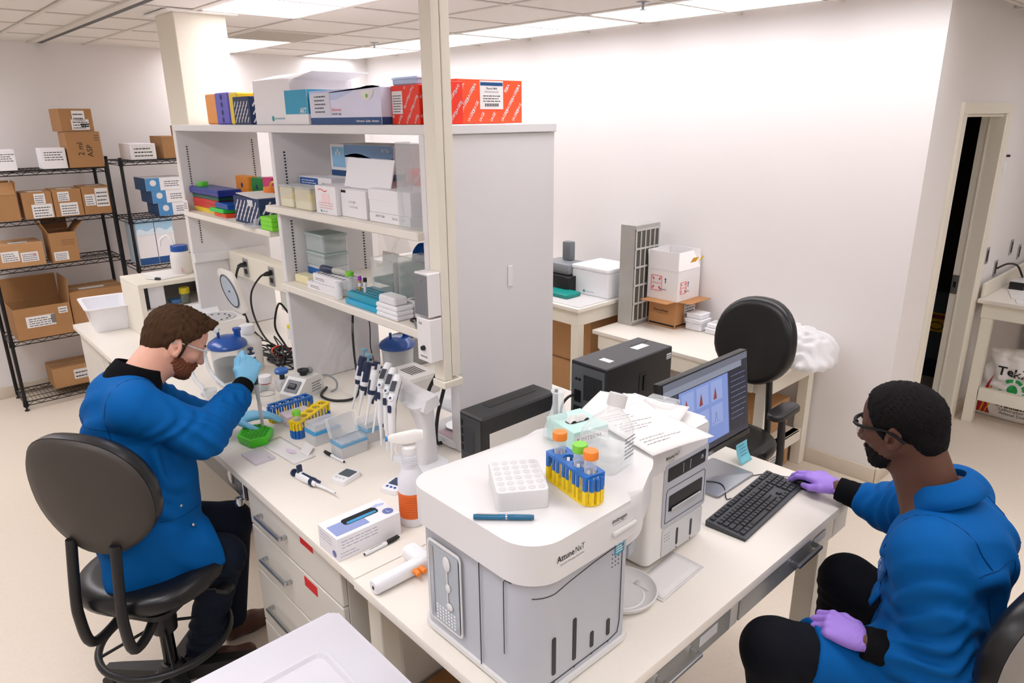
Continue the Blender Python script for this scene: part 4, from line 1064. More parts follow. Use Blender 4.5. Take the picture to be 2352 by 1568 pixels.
# autosampler
t = thing('autosampler', 'smaller white autosampler with grey front panel beside the cytometer', 'instrument', (1.405, .985, H+.0006))
W_, D_ = .285, .30
part('body', B().prism(rr(W_, D_, .022, 5, W_/2, D_/2), .02, .30), mat('ece9e2', .35), t)
part('cap', B().prism(rr(W_+.006, D_+.006, .025, 5, W_/2, D_/2), .3005, .385, r=.015, seg=4), m_aw, t)
for x, y in ((.04, .04), (W_-.04, .04), (.04, D_-.04), (W_-.04, D_-.04)): part('foot', B().cyl((x, y, 0), (x, y, .0195), .016), m_black, t)
fp = part('front_panel', slab(B(), fm(*YM, (.17, -.0005, .215)), .215, .20, .003, r=.012), m_ag, t)
part('lower_panel', slab(B(), fm(*YM, (.17, -.0005, .065)), .20, .088, .002, r=.006), mat('cfcfce', .4), t)
b = B(); slab(b, fm(*YM, (.17, -.0037, .280)), .185, .042, .0008, r=.005); dsp = part('display_strip', b, m_black, t)
b = B(); slab(b, fm(*YM, (.17, -.0047, .28)), .002, .03, .0006, -.02); slab(b, fm(*YM, (.17, -.0047, .28)), .002, .03, .0006, .015); part('strip_divider', b, m_ag, dsp, kind='stuff')
b = B(); M = fm(*YM, (.245, -.0047, .282)); b.poly([M @ Vector(c) for c in ((-.007, 0, 0), (.007, 0, 0), (0, .008, 0))]); rect(b, M, .014, .0025, 0, -.004); part('eject_mark', b, m_ag, dsp)
part('slot', slab(B(), fm(*YM, (.172, -.0037, .187)), .165, .05, .0008, r=.004), m_black, t)
part('slot_tray', B().box((.10, -.010, .158), (.245, -.0047, .172), .002, 1), m_steel, t)
b = B(); b.tube([(.075, -.004, .13), (.075, -.004, .225), (.082, -.004, .235), (.262, -.004, .235), (.268, -.004, .228), (.268, -.004, .13), (.075, -.004, .13)], .0009, 5); part('panel_seam', b, m_line, t)
for x in (.142, .212):
    b = B(); slab(b, fm(*YM, (x, -.003, .062)), .009, .055, .0008, r=.004); part('level_window', b, m_black, t)
    b = B(); M = fm(*YM, (x, -.003, .024)); b.poly([M @ Vector(c) for c in ((-.004, .003, 0), (0, -.003, 0), (.004, .003, 0))]); part('level_mark', b, m_inkk, t)
b = B()
for i in range(3):
    for j in range(3): rect(b, fm(*YM, (.082+.010*i, -.003, .07+.010*j)), .0035, .0035, r=.0016, n=2)
part('vent_dots', b, m_line, t, kind='stuff')
text(t, 'Attune', .016, fm(*YM, (.082, -.004, .335)), m_inkk, bold=.01, width=.040); text(t, 'NxT', .016, fm(*YM, (.116, -.004, .335)), m_ink, width=.022)
text(t, 'Autosampler', .006, fm(*YM, (.09, -.004, .322)), m_ink, width=.03)
text(t, 'invitrogen', .012, fm(*YM, (.245, -.004, .348)), m_inkk, bold=.01, width=.036); text(t, 'by Thermo Fisher Scientific', .004, fm(*YM, (.245, -.004, .340)), m_ink, width=.034)
# ---------------------------------------------------------------- things on the cytometer
ZT = H+.4012
t = thing('foam_tube_rack', 'white expanded-foam tube rack lying on top of the cytometer', 'rack', (.980, 1.048, ZT), math.radians(-34))
b = B(); b.prism(rr(.118, .152, .012, 4), 0, .045, r=.004); part('block', b, mat('dedddc', .8, noise=.02, ns=300, bump=.06), t)
b = B()
for i in range(5):
    for j in range(6): b.loft([[(-.044+.022*i+.0085*k*math.cos(q*PI/5), -.06+.024*j+.0085*k*math.sin(q*PI/5), z) for q in range(10)] for k, z in ((1, .0452), (1.0, .0456), (.9, .0454), (.15, .0453))])
part('tube_wells', b, mat('cfcecd', .85), t, kind='stuff')
t = thing('ballpoint_pen', 'blue ballpoint pen lying in front of the foam rack', 'pen', (.879, .985, ZT+.0065), math.radians(-45))
b = B(); b.tube([(-.065, 0, 0), (-.06, 0, 0), (.0, 0, 0), (.012, 0, 0)], [.0055, .006, .0062, .0062], 12); part('barrel', b, mat('1d6a90', .35), t)
part('cap', B().tube([(.0125, 0, 0), (.060, 0, 0), (.065, 0, 0)], [.0064, .006, .005], 12), mat('1c6488', .35), t)
part('ring', B().cyl((.004, 0, 0), (.0075, 0, 0), .0066, n=12), m_steel, t); part('clip', B().box((-.058, -.002, .0066), (-.01, .002, .008)), m_steel, t)
m_tb = mat('1e6cc0', .35); m_ty = mat('f2d016', .35); m_clear = mat('f2f5f6', .08, noise=0, alpha=.14); m_frost = mat('e6eaec', .35, noise=0, alpha=.38); m_liq = mat('e8eef0', .05, noise=0, alpha=.18)
def tube_rack(name, label, loc, rz, L=.20, n=4, top=m_tb, low=m_ty, tilt=None):
    """snap-together rack: ring plate over ribbed legs in two colours"""
    t = thing(name, label, 'rack', loc, rz)
    P = rr(L, .056, .0275, 8); hr = .0165; st = (L-.056)/(n-1) if n > 1 else 0; cs = [(-L/2+.028+st*i) for i in range(n)]
    b = B()
    # ring plate: outline strips around each hole
    for z0, z1 in ((.066, .073),):
        k = 12
        for c in cs:
            x0, x1 = max(-L/2, c-st/2 if n > 1 else -.028), min(L/2, c+st/2 if n > 1 else .028)
            for q in range(24):
                a0, a1 = 2*PI*q/24, 2*PI*(q+1)/24
                def edge(a):
                    lx = (x1-c) if math.cos(a) > 0 else (c-x0); d_ = (max(.024, lx)*math.cos(a), .0275*math.sin(a)); s_ = 1/max(abs(math.cos(a)), abs(math.sin(a)), .75)
                    return (c+max(x0-c, min(x1-c, d_[0]*s_)), max(-.0275, min(.0275, d_[1]*s_)))
                e0, e1 = edge(a0), edge(a1); i0 = (c+hr*math.cos(a0), hr*math.sin(a0)); i1 = (c+hr*math.cos(a1), hr*math.sin(a1))
                b.loft([[(i0[0], i0[1], z0), (e0[0], e0[1], z0), (e0[0], e0[1], z1), (i0[0], i0[1], z1)], [(i1[0], i1[1], z0), (e1[0], e1[1], z0), (e1[0], e1[1], z1), (i1[0], i1[1], z1)]], cap=False)
    part('ring_plate', b, top, t)
    def leg(x, y, z0, z1, ang, w=.010):
        bb = B(Matrix.Translation((x, y, 0)) @ Matrix.Rotation(ang, 4, 'Z')); bb.box((-w/2, -.0018, z0), (w/2, .0018, z1)); return bb
    bu, bl = B(), B()
    for i, c in enumerate(cs):
        for s in (-1, 1):
            for dx in (-.012, .012):
                for bb, z0, z1 in ((bu, .036, .0659), (bl, .004, .036)):
                    bb.box((c+dx-.004, s*.0255-.0016, z0), (c+dx+.004, s*.0255+.0016, z1))
    for s in (-1, 1):
        for k in range(5):
            a = math.radians(-60+30*k); x = s*(L/2-.0275+.0262*math.cos(a)); y = .0262*math.sin(a)
            for bb, z0, z1 in ((bu, .036, .0659), (bl, .004, .036)):
                bb.box((x-.0042, y-.0042, z0), (x+.0042, y+.0042, z1))
    part('upper_legs', bu, top, t, kind='stuff'); part('lower_legs', bl, low, t, kind='stuff')
    part('base_plate', B().prism(P, 0, .0039), low, t)
    return t, cs
def centri_tube(label, loc, cap, liquid=None, h=.115, group=None, rot=None):
    t = thing('centrifuge_tube', label, 'tube', loc, 0, group, rot=rot)
    part('tube', B().lathe([(0, 0), (.004, .002), (.0142, .020), (.0145, h-.012), (.0135, h-.012), (.0132, .021), (.003, .004), (0, .003)], 20), m_clear, t)
    part('cap', B().lathe([(.0, h+.004), (.0165, h+.004), (.0175, h+.001), (.0175, h-.014), (.0150, h-.014), (.0150, h-.002)], 24), cap, t)
    b = B()
    for k in range(6): b.box((-.0040, -.01475, .03+.011*k), (.0040, -.0144, .031+.011*k))
    part('graduations', b, mat('9aa4b8', .6), t, kind='stuff')
    return t
m_or = mat('f4882c', .4); m_gr = mat('7ed03c', .4)
rk, cs = tube_rack('tube_rack', 'blue and yellow rack with three capped tubes on the cytometer', (1.083, .968, ZT), math.radians(79), L=.172, n=4)
for i, cap, lab in ((0, m_or, 'orange-capped tube at the near end of the rack on the cytometer'), (1, m_gr, 'green-capped tube in the rack on the cytometer'), (3, m_or, 'orange-capped tube at the far end of the rack on the cytometer')):
    a = math.radians(79); centri_tube(lab, (1.083+cs[i]*math.cos(a), .968+cs[i]*math.sin(a), ZT+.0045), cap)
t = thing('erlenmeyer_flask', 'empty glass Erlenmeyer flask behind the tube rack on the cytometer', 'flask', (1.262, 1.19, ZT))
part('glass', B().lathe([(0, .002), (.036, .002), (.042, .008), (.040, .02), (.0175, .085), (.0155, .095), (.0155, .120), (.0185, .128), (.0195, .131), (.0180, .132), (.0140, .124), (.0138, .095), (.0158, .085), (.038, .02), (.038, .008), (0, .005)], 28), mat('eef4f6', .03, noise=0, alpha=.16, spec=.9), t)
part('rim', B().lathe([(.0185, .1285), (.020, .131), (.0185, .1335), (.0165, .131)], 28), mat('f4f8fa', .05, noise=0, alpha=.5), t)
t = crate('tissue_box', 'pale green box of lab wipes behind the clear bottle', 'box', 1.225, 1.335, 1.075, 1.20, ZT, ZT+.058, mat('bfe3da', .6), .001, rz=math.radians(-12))
panel(t, fr(t, 'y', 0, .026), .105, .045, m_label); text(t, 'KIMTECH', .016, fr(t, 'y', -.008, .036, .0014), m_ink, width=.075); b = B(); rect(b, fr(t, 'y', -.008, .021, .0014), .075, .008); part('grey_band', b, mat('9a9ca0', .6), t)
part('slot', B().prism(rr(.07, .03, .014), .0583, .0588), m_ink, t); b = B(); b.surf(lambda u, v: (-.03+.06*u, -.012+.024*v, .059+.02*math.sin(PI*u)*math.sin(PI*v)+.006*math.sin(9*u)), 10, 6); part('tissue', b, m_paper, t)
t = thing('media_bottle', 'clear square plastic bottle lying tilted neck up on the cytometer', 'bottle', (1.235, 1.0, ZT), math.radians(8))
b = B(Matrix.Rotation(0, 4, 'X'))
def sq(w, d, r, z, dx=0): return [(x+dx, y, z) for x, y in rr(w, d, r, 4)]
b.loft([sq(.095, .095, .016, .0), sq(.108, .108, .02, .006), sq(.108, .108, .02, .03), sq(.104, .104, .02, .034), sq(.108, .108, .02, .038), sq(.108, .108, .022, .080), sq(.104, .104, .024, .096, .004), sq(.080, .084, .024, .116, .014), sq(.050, .052, .0205, .128, .026), sq(.038, .038, .0188, .134, .032), sq(.038, .038, .0188, .146, .038)])
bt = part('bottle', b, mat('f0f4f5', .05, noise=0, alpha=.17, spec=.8), t)
b = B(); b.loft([sq(.094, .094, .016, .004), sq(.102, .102, .02, .009), sq(.102, .102, .02, .045)]); part('liquid', b, m_liq, t)
part('cap', B(Matrix.Translation((.036, 0, .140)) @ Matrix.Rotation(math.radians(26), 4, 'Y')).lathe([(.0, .034), (.021, .034), (.0235, .031), (.0235, 0), (.02, 0)], 30), m_aw, t)
part('cap_window', B(Matrix.Translation((.0512, 0, .1712)) @ Matrix.Rotation(math.radians(26), 4, 'Y')).box((-.011, -.009, -.0006), (.011, .009, .0006), .0005, 1), mat('4b4468', .3), t)
b = B(); lines(b, fm(*YM, (.02, -.0545, .055)), .05, .06, 6, R_); part('print', b, mat('7a7c82', .6), t)
# papers on the autosampler
def sheet(name, label, loc, rz, w, d, f, n=14, m=None, hand_=True):
    t = thing(name, label, 'paper', loc, rz)
    b = B(); b.surf(lambda u, v: ((u-.5)*w, (v-.5)*d, f(u, v)), 14, 14); o = part('sheet', b, m or m_paper, t); md = o.modifiers.new('thick', 'SOLIDIFY'); md.thickness = .0005; md.offset = 1
    b = B()
    for i in range(n):
        y = .38-.76*i/n
        if R_.random() < .2: continue
        x = -.38
        while x < R_.uniform(-.1, .4):
            l = R_.uniform(.02, .07)
            b.poly([((x+dx)*w, (y+dy)*d, f(x+.5+dx, y+.5+dy)+.0012) for dx, dy in ((0, 0), (l, .003), (l, .009), (0, .006))]); x += l+.015
    if n: part('handwriting', b, m_ink, t)
    return t
ZA = H+.387
sheet('paper_sheet', 'top sheet of handwritten notes lying over the autosampler', (1.475, 1.05, ZA+.0185), math.radians(-12), .216, .279, lambda u, v: .002+.022*max(0, v-.8)**1.0*4*(u > .2)*(u-.2)+.004*math.sin(3*u+2*v))
sheet('paper_sheet', 'lower sheet of notes turned askew under the top one', (1.535, 1.15, ZA+.0152), math.radians(20), .216, .279, lambda u, v: .001+.003*math.sin(2*u)*v, 0)
t = thing('plastic_clip_tray', 'small clear plastic lid lying on the notes beside the monitor', 'lid', (1.635, 1.12, ZA+.022), math.radians(10)); part('tray', B().box((-.03, -.045, 0), (.03, .045, .014), .003), m_clear, t)
# dish and paper towel on the desk
t = thing('round_dish', 'round white dish pushed under the cytometer bulge', 'dish', (1.285, .975, H+.0006))
part('dish', B().lathe([(0, 0), (.075, 0), (.092, .012), (.098, .026), (.094, .027), (.086, .014), (.072, .005), (0, .005)], 40), m_aw, t)
part('inner_ring', B().lathe([(.055, .0052), (.06, .0075), (.065, .0052)], 32), m_aw, t)
t = thing('paper_towel', 'folded white paper towel lying in front of the autosampler', 'towel', (1.445, .93, H+.0006), math.radians(3))
b = B(); b.surf(lambda u, v: (-.105+.21*u, -.045+.10*v, .004+.0015*math.sin(5*u+3*v)), 8, 5); o = part('sheet', b, m_paper, t); md = o.modifiers.new('t', 'SOLIDIFY'); md.thickness = .003
b = B(); b.surf(lambda u, v: (-.10+.20*u, -.042+.095*v, .0075+.0012*math.sin(4*u+2*v)), 8, 5); o = part('fold', b, m_paper, t); md = o.modifiers.new('t', 'SOLIDIFY'); md.thickness = .002
# ---------------------------------------------------------------- monitor, keyboard, mouse, computers
t = thing('monitor', 'black computer monitor showing plots on a grey desktop', 'monitor', (2.03, 1.20, H+.0006))
part('stand_foot', B().prism(rr(.24, .17, .012, 4, 0, -.05), 0, .009, r=.002), mat('9b9da2', .35, metal=.5), t)
part('stand_neck', B().box((-.035, .03, .0095), (.035, .055, .30), .006), mat('3a3b3e', .4), t)
Mm = Matrix.Translation((0, 0, .24)) @ Matrix.Rotation(math.radians(-7), 4, 'X')
hs = part('housing', B(Mm).box((-.266, -.004, -.16), (.266, .028, .165), .005), m_black, t)
part('bezel', B(Mm).box((-.266, -.0075, -.16), (.266, -.0045, -.142), .001, 1), mat('1a1a1c', .3), t)
def MF(x, z, y=-.0046): return Mm @ fm(*YM, (x, y, z))
scr = part('screen', slab(B(), MF(0, .012), .518, .296, .0006), mat('2c3142', .25, noise=0, emit=.2), t)
def ui(name, x, z, w, h, c, e=.5, lay=1): return part(name, slab(B(), MF(x, z, -.0052-.0003*lay), w, h, .0002), mat(c, .3, noise=0, emit=e*.45), scr)
ui('window_bar', 0, .148, .516, .024, '6f7686', .4); ui('ribbon', -.02, .125, .476, .022, '8c96a8', .4); ui('document', -.025, -.002, .30, .225, '7d97d6', .55); ui('side_list', -.218, -.002, .07, .225, '3d4658', .4); ui('dark_panel', .195, -.002, .115, .225, '232838', .3)
for i in range(3):
    for j in range(2):
        x = -.125+.088*i; z = .065-.088*j
        ui('plot', x, z, .072, .072, '94abdf', .55, 2)
        b = B(); M = MF(x-.01, z-.01, -.0062)
        if j == 0: b.poly([M @ Vector((.006*a, .02*c, 0)) for a, c in ((-2, -1), (1.6, -1), (1.2, .1), (.2, 1.2), (-.7, .3))]); part('plot_mark', b, mat('8a3a34', .4, noise=0, emit=.25), scr)
        else: b.tube([M @ Vector((-.025, -.018, 0)), M @ Vector((-.005, -.016, 0)), M @ Vector((.004, .02, 0)), M @ Vector((.010, -.015, 0)), M @ Vector((.03, -.018, 0))], .0006, 4); part('plot_curve', b, mat('3a4a80', .4, noise=0, emit=.2), scr)
b = B()
for i in range(9): lines(b, MF(.195, .09-.02*i, -.0058), .10, .010, 1, R_)
part('screen_text', b, mat('5a6a94', .4, noise=0, emit=.3), scr)
text(t, 'DELL', .014, MF(0, -.151, -.0078), mat('d8d9dc', .3), bold=.01, width=.034)
t = thing('sticky_note', 'pale blue sticky note hanging from the bottom of the monitor', 'note', (2.215, 1.172, .985))
b = B(); b.surf(lambda u, v: (-.038+.076*u, -.012-.028*v**2, .0-.072*v), 4, 10); o = part('sheet', b, mat('7cc8d4', .8), t); md = o.modifiers.new('t', 'SOLIDIFY'); md.thickness = .0004
b = B()
for i in range(4): lines(b, fm((1, 0, 0), (0, .3, .95), (0, -.015-.004*i, -.01-.011*i)), .05, .007, 1, R_)
part('handwriting', b, mat('2a6a9a', .7), t)
m_key = mat('2a2b2f', .5, noise=.03); m_kb = mat('3a3b40', .45, noise=.03)
t = thing('keyboard', 'black full-size computer keyboard lying on the desk', 'keyboard', (1.965, .955, H+.0006), math.radians(4))
b = B(); b.loft([[(-.22, y0, z0), (.22, y0, z0), (.22, y1, z1), (-.22, y1, z1)] for y0, z0, y1, z1 in ((-.066, .0, .066, .0), (-.066, .010, .066, .020))]); part('case', b, m_kb, t)
kz = lambda y: .0153+.0757*y
km = {}
def key(x, y, w=.0158, d=.0150):
    k = round(w, 4)
    if k not in km:
        bb = B(); bb.loft([[(sx*w/2*q, sy*d/2*q, z) for sx, sy in ((-1, -1), (1, -1), (1, 1), (-1, 1))] for q, z in ((1, 0), (.97, .004), (.86, .0055))]); km[k] = bb.mesh('key'); km[k].materials.append(m_key)
    o = link(bpy.data.objects.new('key', km[k]), t); o.location = (x, y, kz(y)-.0002); o.rotation_euler = (math.radians(4.3), 0, 0)
u = .0188
rows = [(.052, [1, 0, 1, 1, 1, 1, 0, 1, 1, 1, 1, 0, 1, 1, 1, 1]), ]
x0 = -.2085
for r_, (y, wl) in enumerate([(.027, [1]*13+[2]), (.0085, [1.5]+[1]*12+[1.5]), (-.010, [1.8]+[1]*11+[2.2]), (-.0285, [2.3]+[1]*10+[2.7]), (-.047, [1.3, 1.2, 1.2, 6, 1.2, 1.2, 1.2, 1.7])]):
    x = x0
    for w_ in wl:
        key(x+w_*u/2, y, w_*u-.003); x += w_*u
x = x0
for i, s_ in enumerate([1, 1, 1, 1, 1, 1, 1, 1, 1, 1, 1, 1, 1]):
    key(x+u/2, .052, .0158); x += u+(.0095 if i in (0, 4, 8) else .0)
for j in range(3):
    key(.075+u*(j+.5), .052)
    for y in (.027, .0085): key(.075+u*(j+.5), y)
    key(.075+u*(j+.5), -.047)
key(.075+u*1.5, -.0285)
for j in range(4):
    for y in (.027, .0085, -.010, -.0285, -.047):
        if j == 3 and y < .01 and y not in (.0085, -.0285): continue
        key(.139+u*(j+.5), y)
    key(.139+u*(j+.5), .052)
t = thing('computer_mouse', 'black and grey computer mouse under the purple-gloved hand', 'mouse', (2.205, .905, H+.0006), math.radians(4))
b = B(); b.loft([[(.030*k*x, .056*k*y, z) for x, y in circ(1, 24)] for k, z in ((.94, 0), (1, .006), (.98, .016), (.85, .026), (.6, .032), (.2, .034))]); part('shell', b, m_black, t, ang=60)
part('side_band', B().lathe([(1.0, 0), (1.0, 1)], 24), mat('9a9ca0', .3), t) if 0 else None
part('wheel', B().cyl((-.003, .03, .028), (.003, .03, .028), .006, n=14), mat('8d8f93', .4), t)
def cable(name, label, pts, r, m, sm=6, cat='cable', group=None):
    return solo(name, B().tube(pts, r, 8, sm), m, label, cat, group=group, ang=60)
m_cab_ = mat('141416', .45)
cable('mouse_cable', 'thin black mouse cable running across the desk behind the keyboard', [(2.208, .96, H+.012), (2.21, .99, H+.003), (2.20, 1.03, H+.003), (2.12, 1.08, H+.003), (2.10, 1.13, H+.003), (2.06, 1.17, H+.003), (2.00, 1.22, H+.003), (1.98, 1.30, H+.003)], .0016, m_cab_)
cable('keyboard_cable', 'thin black keyboard cable running back under the monitor', [(1.93, 1.028, H+.012), (1.93, 1.045, H+.003), (1.98, 1.085, H+.011), (1.99, 1.12, H+.0115), (1.95, 1.175, H+.012), (1.90, 1.26, H+.003)], .0018, m_cab_)
cable('monitor_cable', 'black monitor cable looping below the left side of the screen', [(1.97, 1.25, 1.03), (1.95, 1.25, .96), (1.93, 1.24, .925), (1.89, 1.26, .918), (1.86, 1.34, .918)], .004, m_cab_)
# tower PC
t = crate('desktop_computer', 'black tower computer standing behind the monitor with grey back panel', 'computer', 1.80, 2.195, 1.47, 1.635, H, 1.29, mat('202124', .4, noise=.03), .004)
part('back_plate', slab(B(), fr(t, 'x', 0, .19), .155, .355, .0015), mat('6d7378', .4, metal=.5), t)
def grille(F, w, h, n, mname='fan_grille', c=m_black):
    p = panel(t, F, w, h, c, mname, .0008)
    b = B(); k = int(h/w*n)
    for i in range(n+1): slab(b, F, .0016, h, .0016, -w/2+w*i/n, 0)
    for i in range(k+1): slab(b, F, w, .0016, .0016, 0, -h/2+h*i/k)
    part('grille_mesh', b, mat('565b60', .4, metal=.5), p, kind='stuff')
grille(fr(t, 'x', .025, .29, .002), .085, .095, 12); grille(fr(t, 'x', .03, .085, .002), .075, .06, 10)
part('power_inlet', slab(B(), fr(t, 'x', -.045, .25, .002), .03, .045, .004), m_black, t); b = B()
for j in range(2): slab(b, fr(t, 'x', -.045, .315, .002), .010, .010, .003, -.008+.016*j, 0, .004)
part('audio_jacks', b, m_black, t, kind='stuff'); part('port_panel', slab(B(), fr(t, 'x', -.045, .14, .002), .04, .14, .0012), m_black, t)
b = B()
for j in range(5): slab(b, fr(t, 'x', -.045, .19-.025*j, .0034), .018, .012, .002)
part('ports', b, mat('5b7a66', .4), t, kind='stuff'); part('card_bracket', slab(B(), fr(t, 'x', .03, .165, .002), .08, .10, .001), mat('8f9499', .3, metal=.7), t)
part('side_latch', slab(B(), fr(t, 'y', .02, .275), .05, .085, .001, r=.004), mat('17181a', .4), t); part('latch_handle', slab(B(), fr(t, 'y', .028, .275, .002), .018, .06, .003, r=.003), m_black, t)
b = B(); slab(b, fr(t, 't', .10, -.0), .075, .035, .0004); part('paper_label', b, m_label, t); b = B(); slab(b, fr(t, 't', -.115, -.015), .028, .05, .0004, 0, 0); part('paper_label', b, m_label, t)
part('top_vent', slab(B(), fr(t, 't', .135, .028), .10, .012, .0006), m_black, t)
sticker(t, fr(t, 'y', .175, .345), .028, .022, 2)
cable('black_cable', 'black power cord plugged into the back of the tower computer', [(1.79, 1.605, 1.165), (1.755, 1.61, 1.16), (1.735, 1.62, 1.12), (1.74, 1.63, 1.0), (1.75, 1.66, .925), (1.80, 1.72, .915)], .005, m_cab_)
solo('wifi_antenna', B().tube([(1.775, 1.68, H+.0006), (1.775, 1.68, H+.05), (1.772, 1.682, H+.26)], [.008, .007, .0065], 10), m_black, 'black stick antenna standing between the two computers', 'antenna')
t = crate('desktop_computer', 'slim black computer with paper sheet on its side beside the grey panel', 'computer', 1.345, 1.695, 1.605, 1.725, H, 1.20, mat('1d1e20', .4, noise=.03), .006)
part('paper_sheet', slab(B(), fr(t, 'y', .005, .125), .30, .21, .0006), mat('dedad4', .7), t)
part('back_plate', slab(B(), fr(t, 'x', 0, .145), .105, .27, .001), mat('2c2e31', .45), t)
grille(fr(t, 'x', -.01, .19, .0015), .05, .09, 7)
part('top_vent', slab(B(), fr(t, 't', .02, .02), .22, .04, .0006), m_black, t)
part('yellow_tag', slab(B(), fr(t, 'x', -.04, .05, .0015), .035, .07, .0006), mat('f2d400', .6), t); part('green_tag', slab(B(), fr(t, 'x', .02, .06, .0015), .018, .012, .004), mat('63d84c', .5), t); part('green_tag', slab(B(), fr(t, 'x', .012, .035, .0015), .02, .014, .004), mat('63d84c', .5), t)
b = B()
for j in range(4): slab(b, fr(t, 'x', -.045, .25-.03*j, .0015), .008, .02, .003)
part('ports', b, m_black, t, kind='stuff')
t = thing('wash_bottle', 'white wash bottle with red cap and red label by the tower computer', 'bottle', (1.83, 1.79, H+.0006))
part('body', B().lathe([(0, 0), (.036, 0), (.038, .006), (.038, .11), (.028, .14), (.018, .15), (.018, .16), (0, .16)], 24), mat('eceae8', .35), t)
part('label_band', B().lathe([(.0384, .02), (.0386, .02), (.0386, .10), (.0384, .10)], 24), m_label, t); part('red_band', B().lathe([(.0388, .02), (.0391, .02), (.0391, .045), (.0388, .045)], 24), mat('c8202a', .5), t)
part('cap', B().lathe([(0, .19), (.015, .19), (.021, .183), (.021, .161), (0, .161)], 20), mat('d8262c', .4), t)
# ---------------------------------------------------------------- things on the bench
m_navy = mat('1c2a4a', .4); m_wp = mat('eeeef0', .35, noise=.005); m_tip = mat('e4e6e8', .3, noise=0)
t = thing('storage_tub', 'white translucent plastic tub at the far left end of the bench', 'tub', (1.03, 4.86, H+.0006), math.radians(-6))
b = B(); P0, P1 = rr(.19, .30, .02, 4), rr(.25, .37, .03, 4)
b.loft([[(x, y, 0) for x, y in P0], [(x, y, .145) for x, y in rr(.24, .36, .03, 4)], [(x, y, .150) for x, y in rr(.275, .395, .035, 4)], [(x, y, .155) for x, y in rr(.275, .395, .035, 4)], [(x, y, .152) for x, y in rr(.232, .352, .028, 4)], [(x, y, .004) for x, y in rr(.184, .294, .018, 4)]])
part('tub', b, mat('ececf0', .3, noise=.005), t)
t = thing('lid_unit', 'white sloped lid unit with red sticker behind the centrifuge', 'instrument', (1.41, 4.275, H+.0006), 0)
b = B(); b.loft([[(x, -.06, 0), (x, .06, 0), (x, .06, z1), (x, .02, z1), (x, -.06, z0)] for x, z0, z1 in ((-.085, .10, .175), (.085, .10, .175))]); part('body', b, m_wp, t)
part('red_sticker', slab(B(), fm((1, 0, 0), (0, .47, .88), (-.01, -.0606, .09)), .05, .02, .0006), mat('e03a30', .5), t)
t = thing('bench_centrifuge', 'white bench centrifuge with its round lid raised', 'centrifuge', (1.415, 4.07, H+.0006))
b = B(); b.prism(rr(.26, .25, .03, 5), .012, .13, r=.012, seg=3); part('body', b, mat('e9e6e2', .35), t)
part('rotor_rim', B().lathe([(.105, .1305), (.105, .134), (.094, .134), (.090, .1310), (.0, .1308)], 32), mat('c4c4c4', .4), t)
b = B()
for i in range(12): b.ball((.072*math.cos(i*PI/6), .072*math.sin(i*PI/6), .132), (.007, .007, .003), 8, 4)
part('rotor_wells', b, m_black, t, kind='stuff'); part('base', B().prism(rr(.25, .24, .03, 5), 0, .0115), mat('b9b8b4', .4), t)
lidM = fm((0, -1, 0), (-.22, 0, .97), (.130, 0, .135)); b = B(lidM); b.prism([(x, y+.135) for x, y in rr(.24, .26, .05, 5)], -.02, 0, r=.006); ld = part('lid', b, mat('ebe8e3', .35), t)
part('lid_disc', B(lidM).prism(circ(.10, 30, 0, .14), .0002, .006), mat('b5c0ce', .3), ld); part('seal_ring', B(lidM @ Matrix.Translation((0, .14, .0062))).lathe([(.096, 0), (.101, .003), (.106, 0)], 32), mat('3c4046', .5), ld); part('screw', B(lidM).cyl((0, .14, .0062), (0, .14, .009), .006), m_dark, ld)
def blue_jar(label, loc, liq, r=.085, h=.20, hose=None, body=m_clear):
    t = thing('vacuum_jar', label, 'jar', loc)
    part('jar', B().lathe([(0, 0), (r*.86, 0), (r*.9, .006), (r, h), (r*.97, h), (r*.87, .01), (0, .006)], 32), body, t)
    if liq: part('liquid', B().lathe([(0, .007), (r*.86, .011), (r*.92, h*.55), (0, h*.55)], 32), mat(liq, .1, noise=0), t)
    b = B(); b.lathe([(r*1.0, h-.012), (r*1.10, h-.008), (r*1.12, h+.004), (r*1.02, h+.018), (r*.6, h+.040), (r*.2, h+.046), (0, h+.046)], 36); ld = part('lid', b, mat('1450a4', .25, coat=.2), t)
    part('spout', B().lathe([(.016, h+.02), (.016, h+.062), (.020, h+.064), (.020, h+.076), (0, h+.076)], 16), mat('1450a4', .25), ld, (r*.6, -.01, 0)); part('nipple', B().cyl((-r*.45, .0, h+.03), (-r*.45, 0, h+.07), .007), mat('123f86', .3), ld)
    return t
blue_jar('vacuum jar of black liquid with a blue lid behind the pipetting person', (1.19, 3.33, H+.0006), '1b1c20', .083, .185)
m_hose = mat('dfe4ea', .15, noise=0, alpha=.5)
for k, (pts, lab) in enumerate((([(1.155, 3.33, 1.165), (1.12, 3.36, 1.185), (1.09, 3.36, 1.12), (1.08, 3.30, 1.0), (1.10, 3.17, .945), (1.13, 3.10, .93)], 'clear hose curving down from the blue jar lid to the bench'),
    ([(1.165, 3.35, 1.17), (1.10, 3.43, 1.19), (1.04, 3.45, 1.08), (1.02, 3.36, .97), (1.03, 3.28, .93), (1.00, 3.2, .925)], 'longer clear hose from the blue jar lid behind the bearded face'))): solo('clear_hose', B().tube(pts, .009, 10, 6), m_hose, lab, 'hose', ang=60)
t = thing('fluid_trap', 'clear plastic trap cup at the hose end on the bench', 'cup', (1.02, 3.15, H+.0006)); part('cup', B().lathe([(0, 0), (.028, 0), (.03, .05), (.028, .05), (.026, .004), (0, .004)], 24), m_frost, t)
t = thing('clear_dish', 'clear shallow plastic dish under the person\'s raised sleeve', 'dish', (1.12, 3.06, H+.0006)); part('dish', B().lathe([(0, 0), (.05, 0), (.053, .02), (.050, .02), (.048, .003), (0, .003)], 28), m_clear, t)
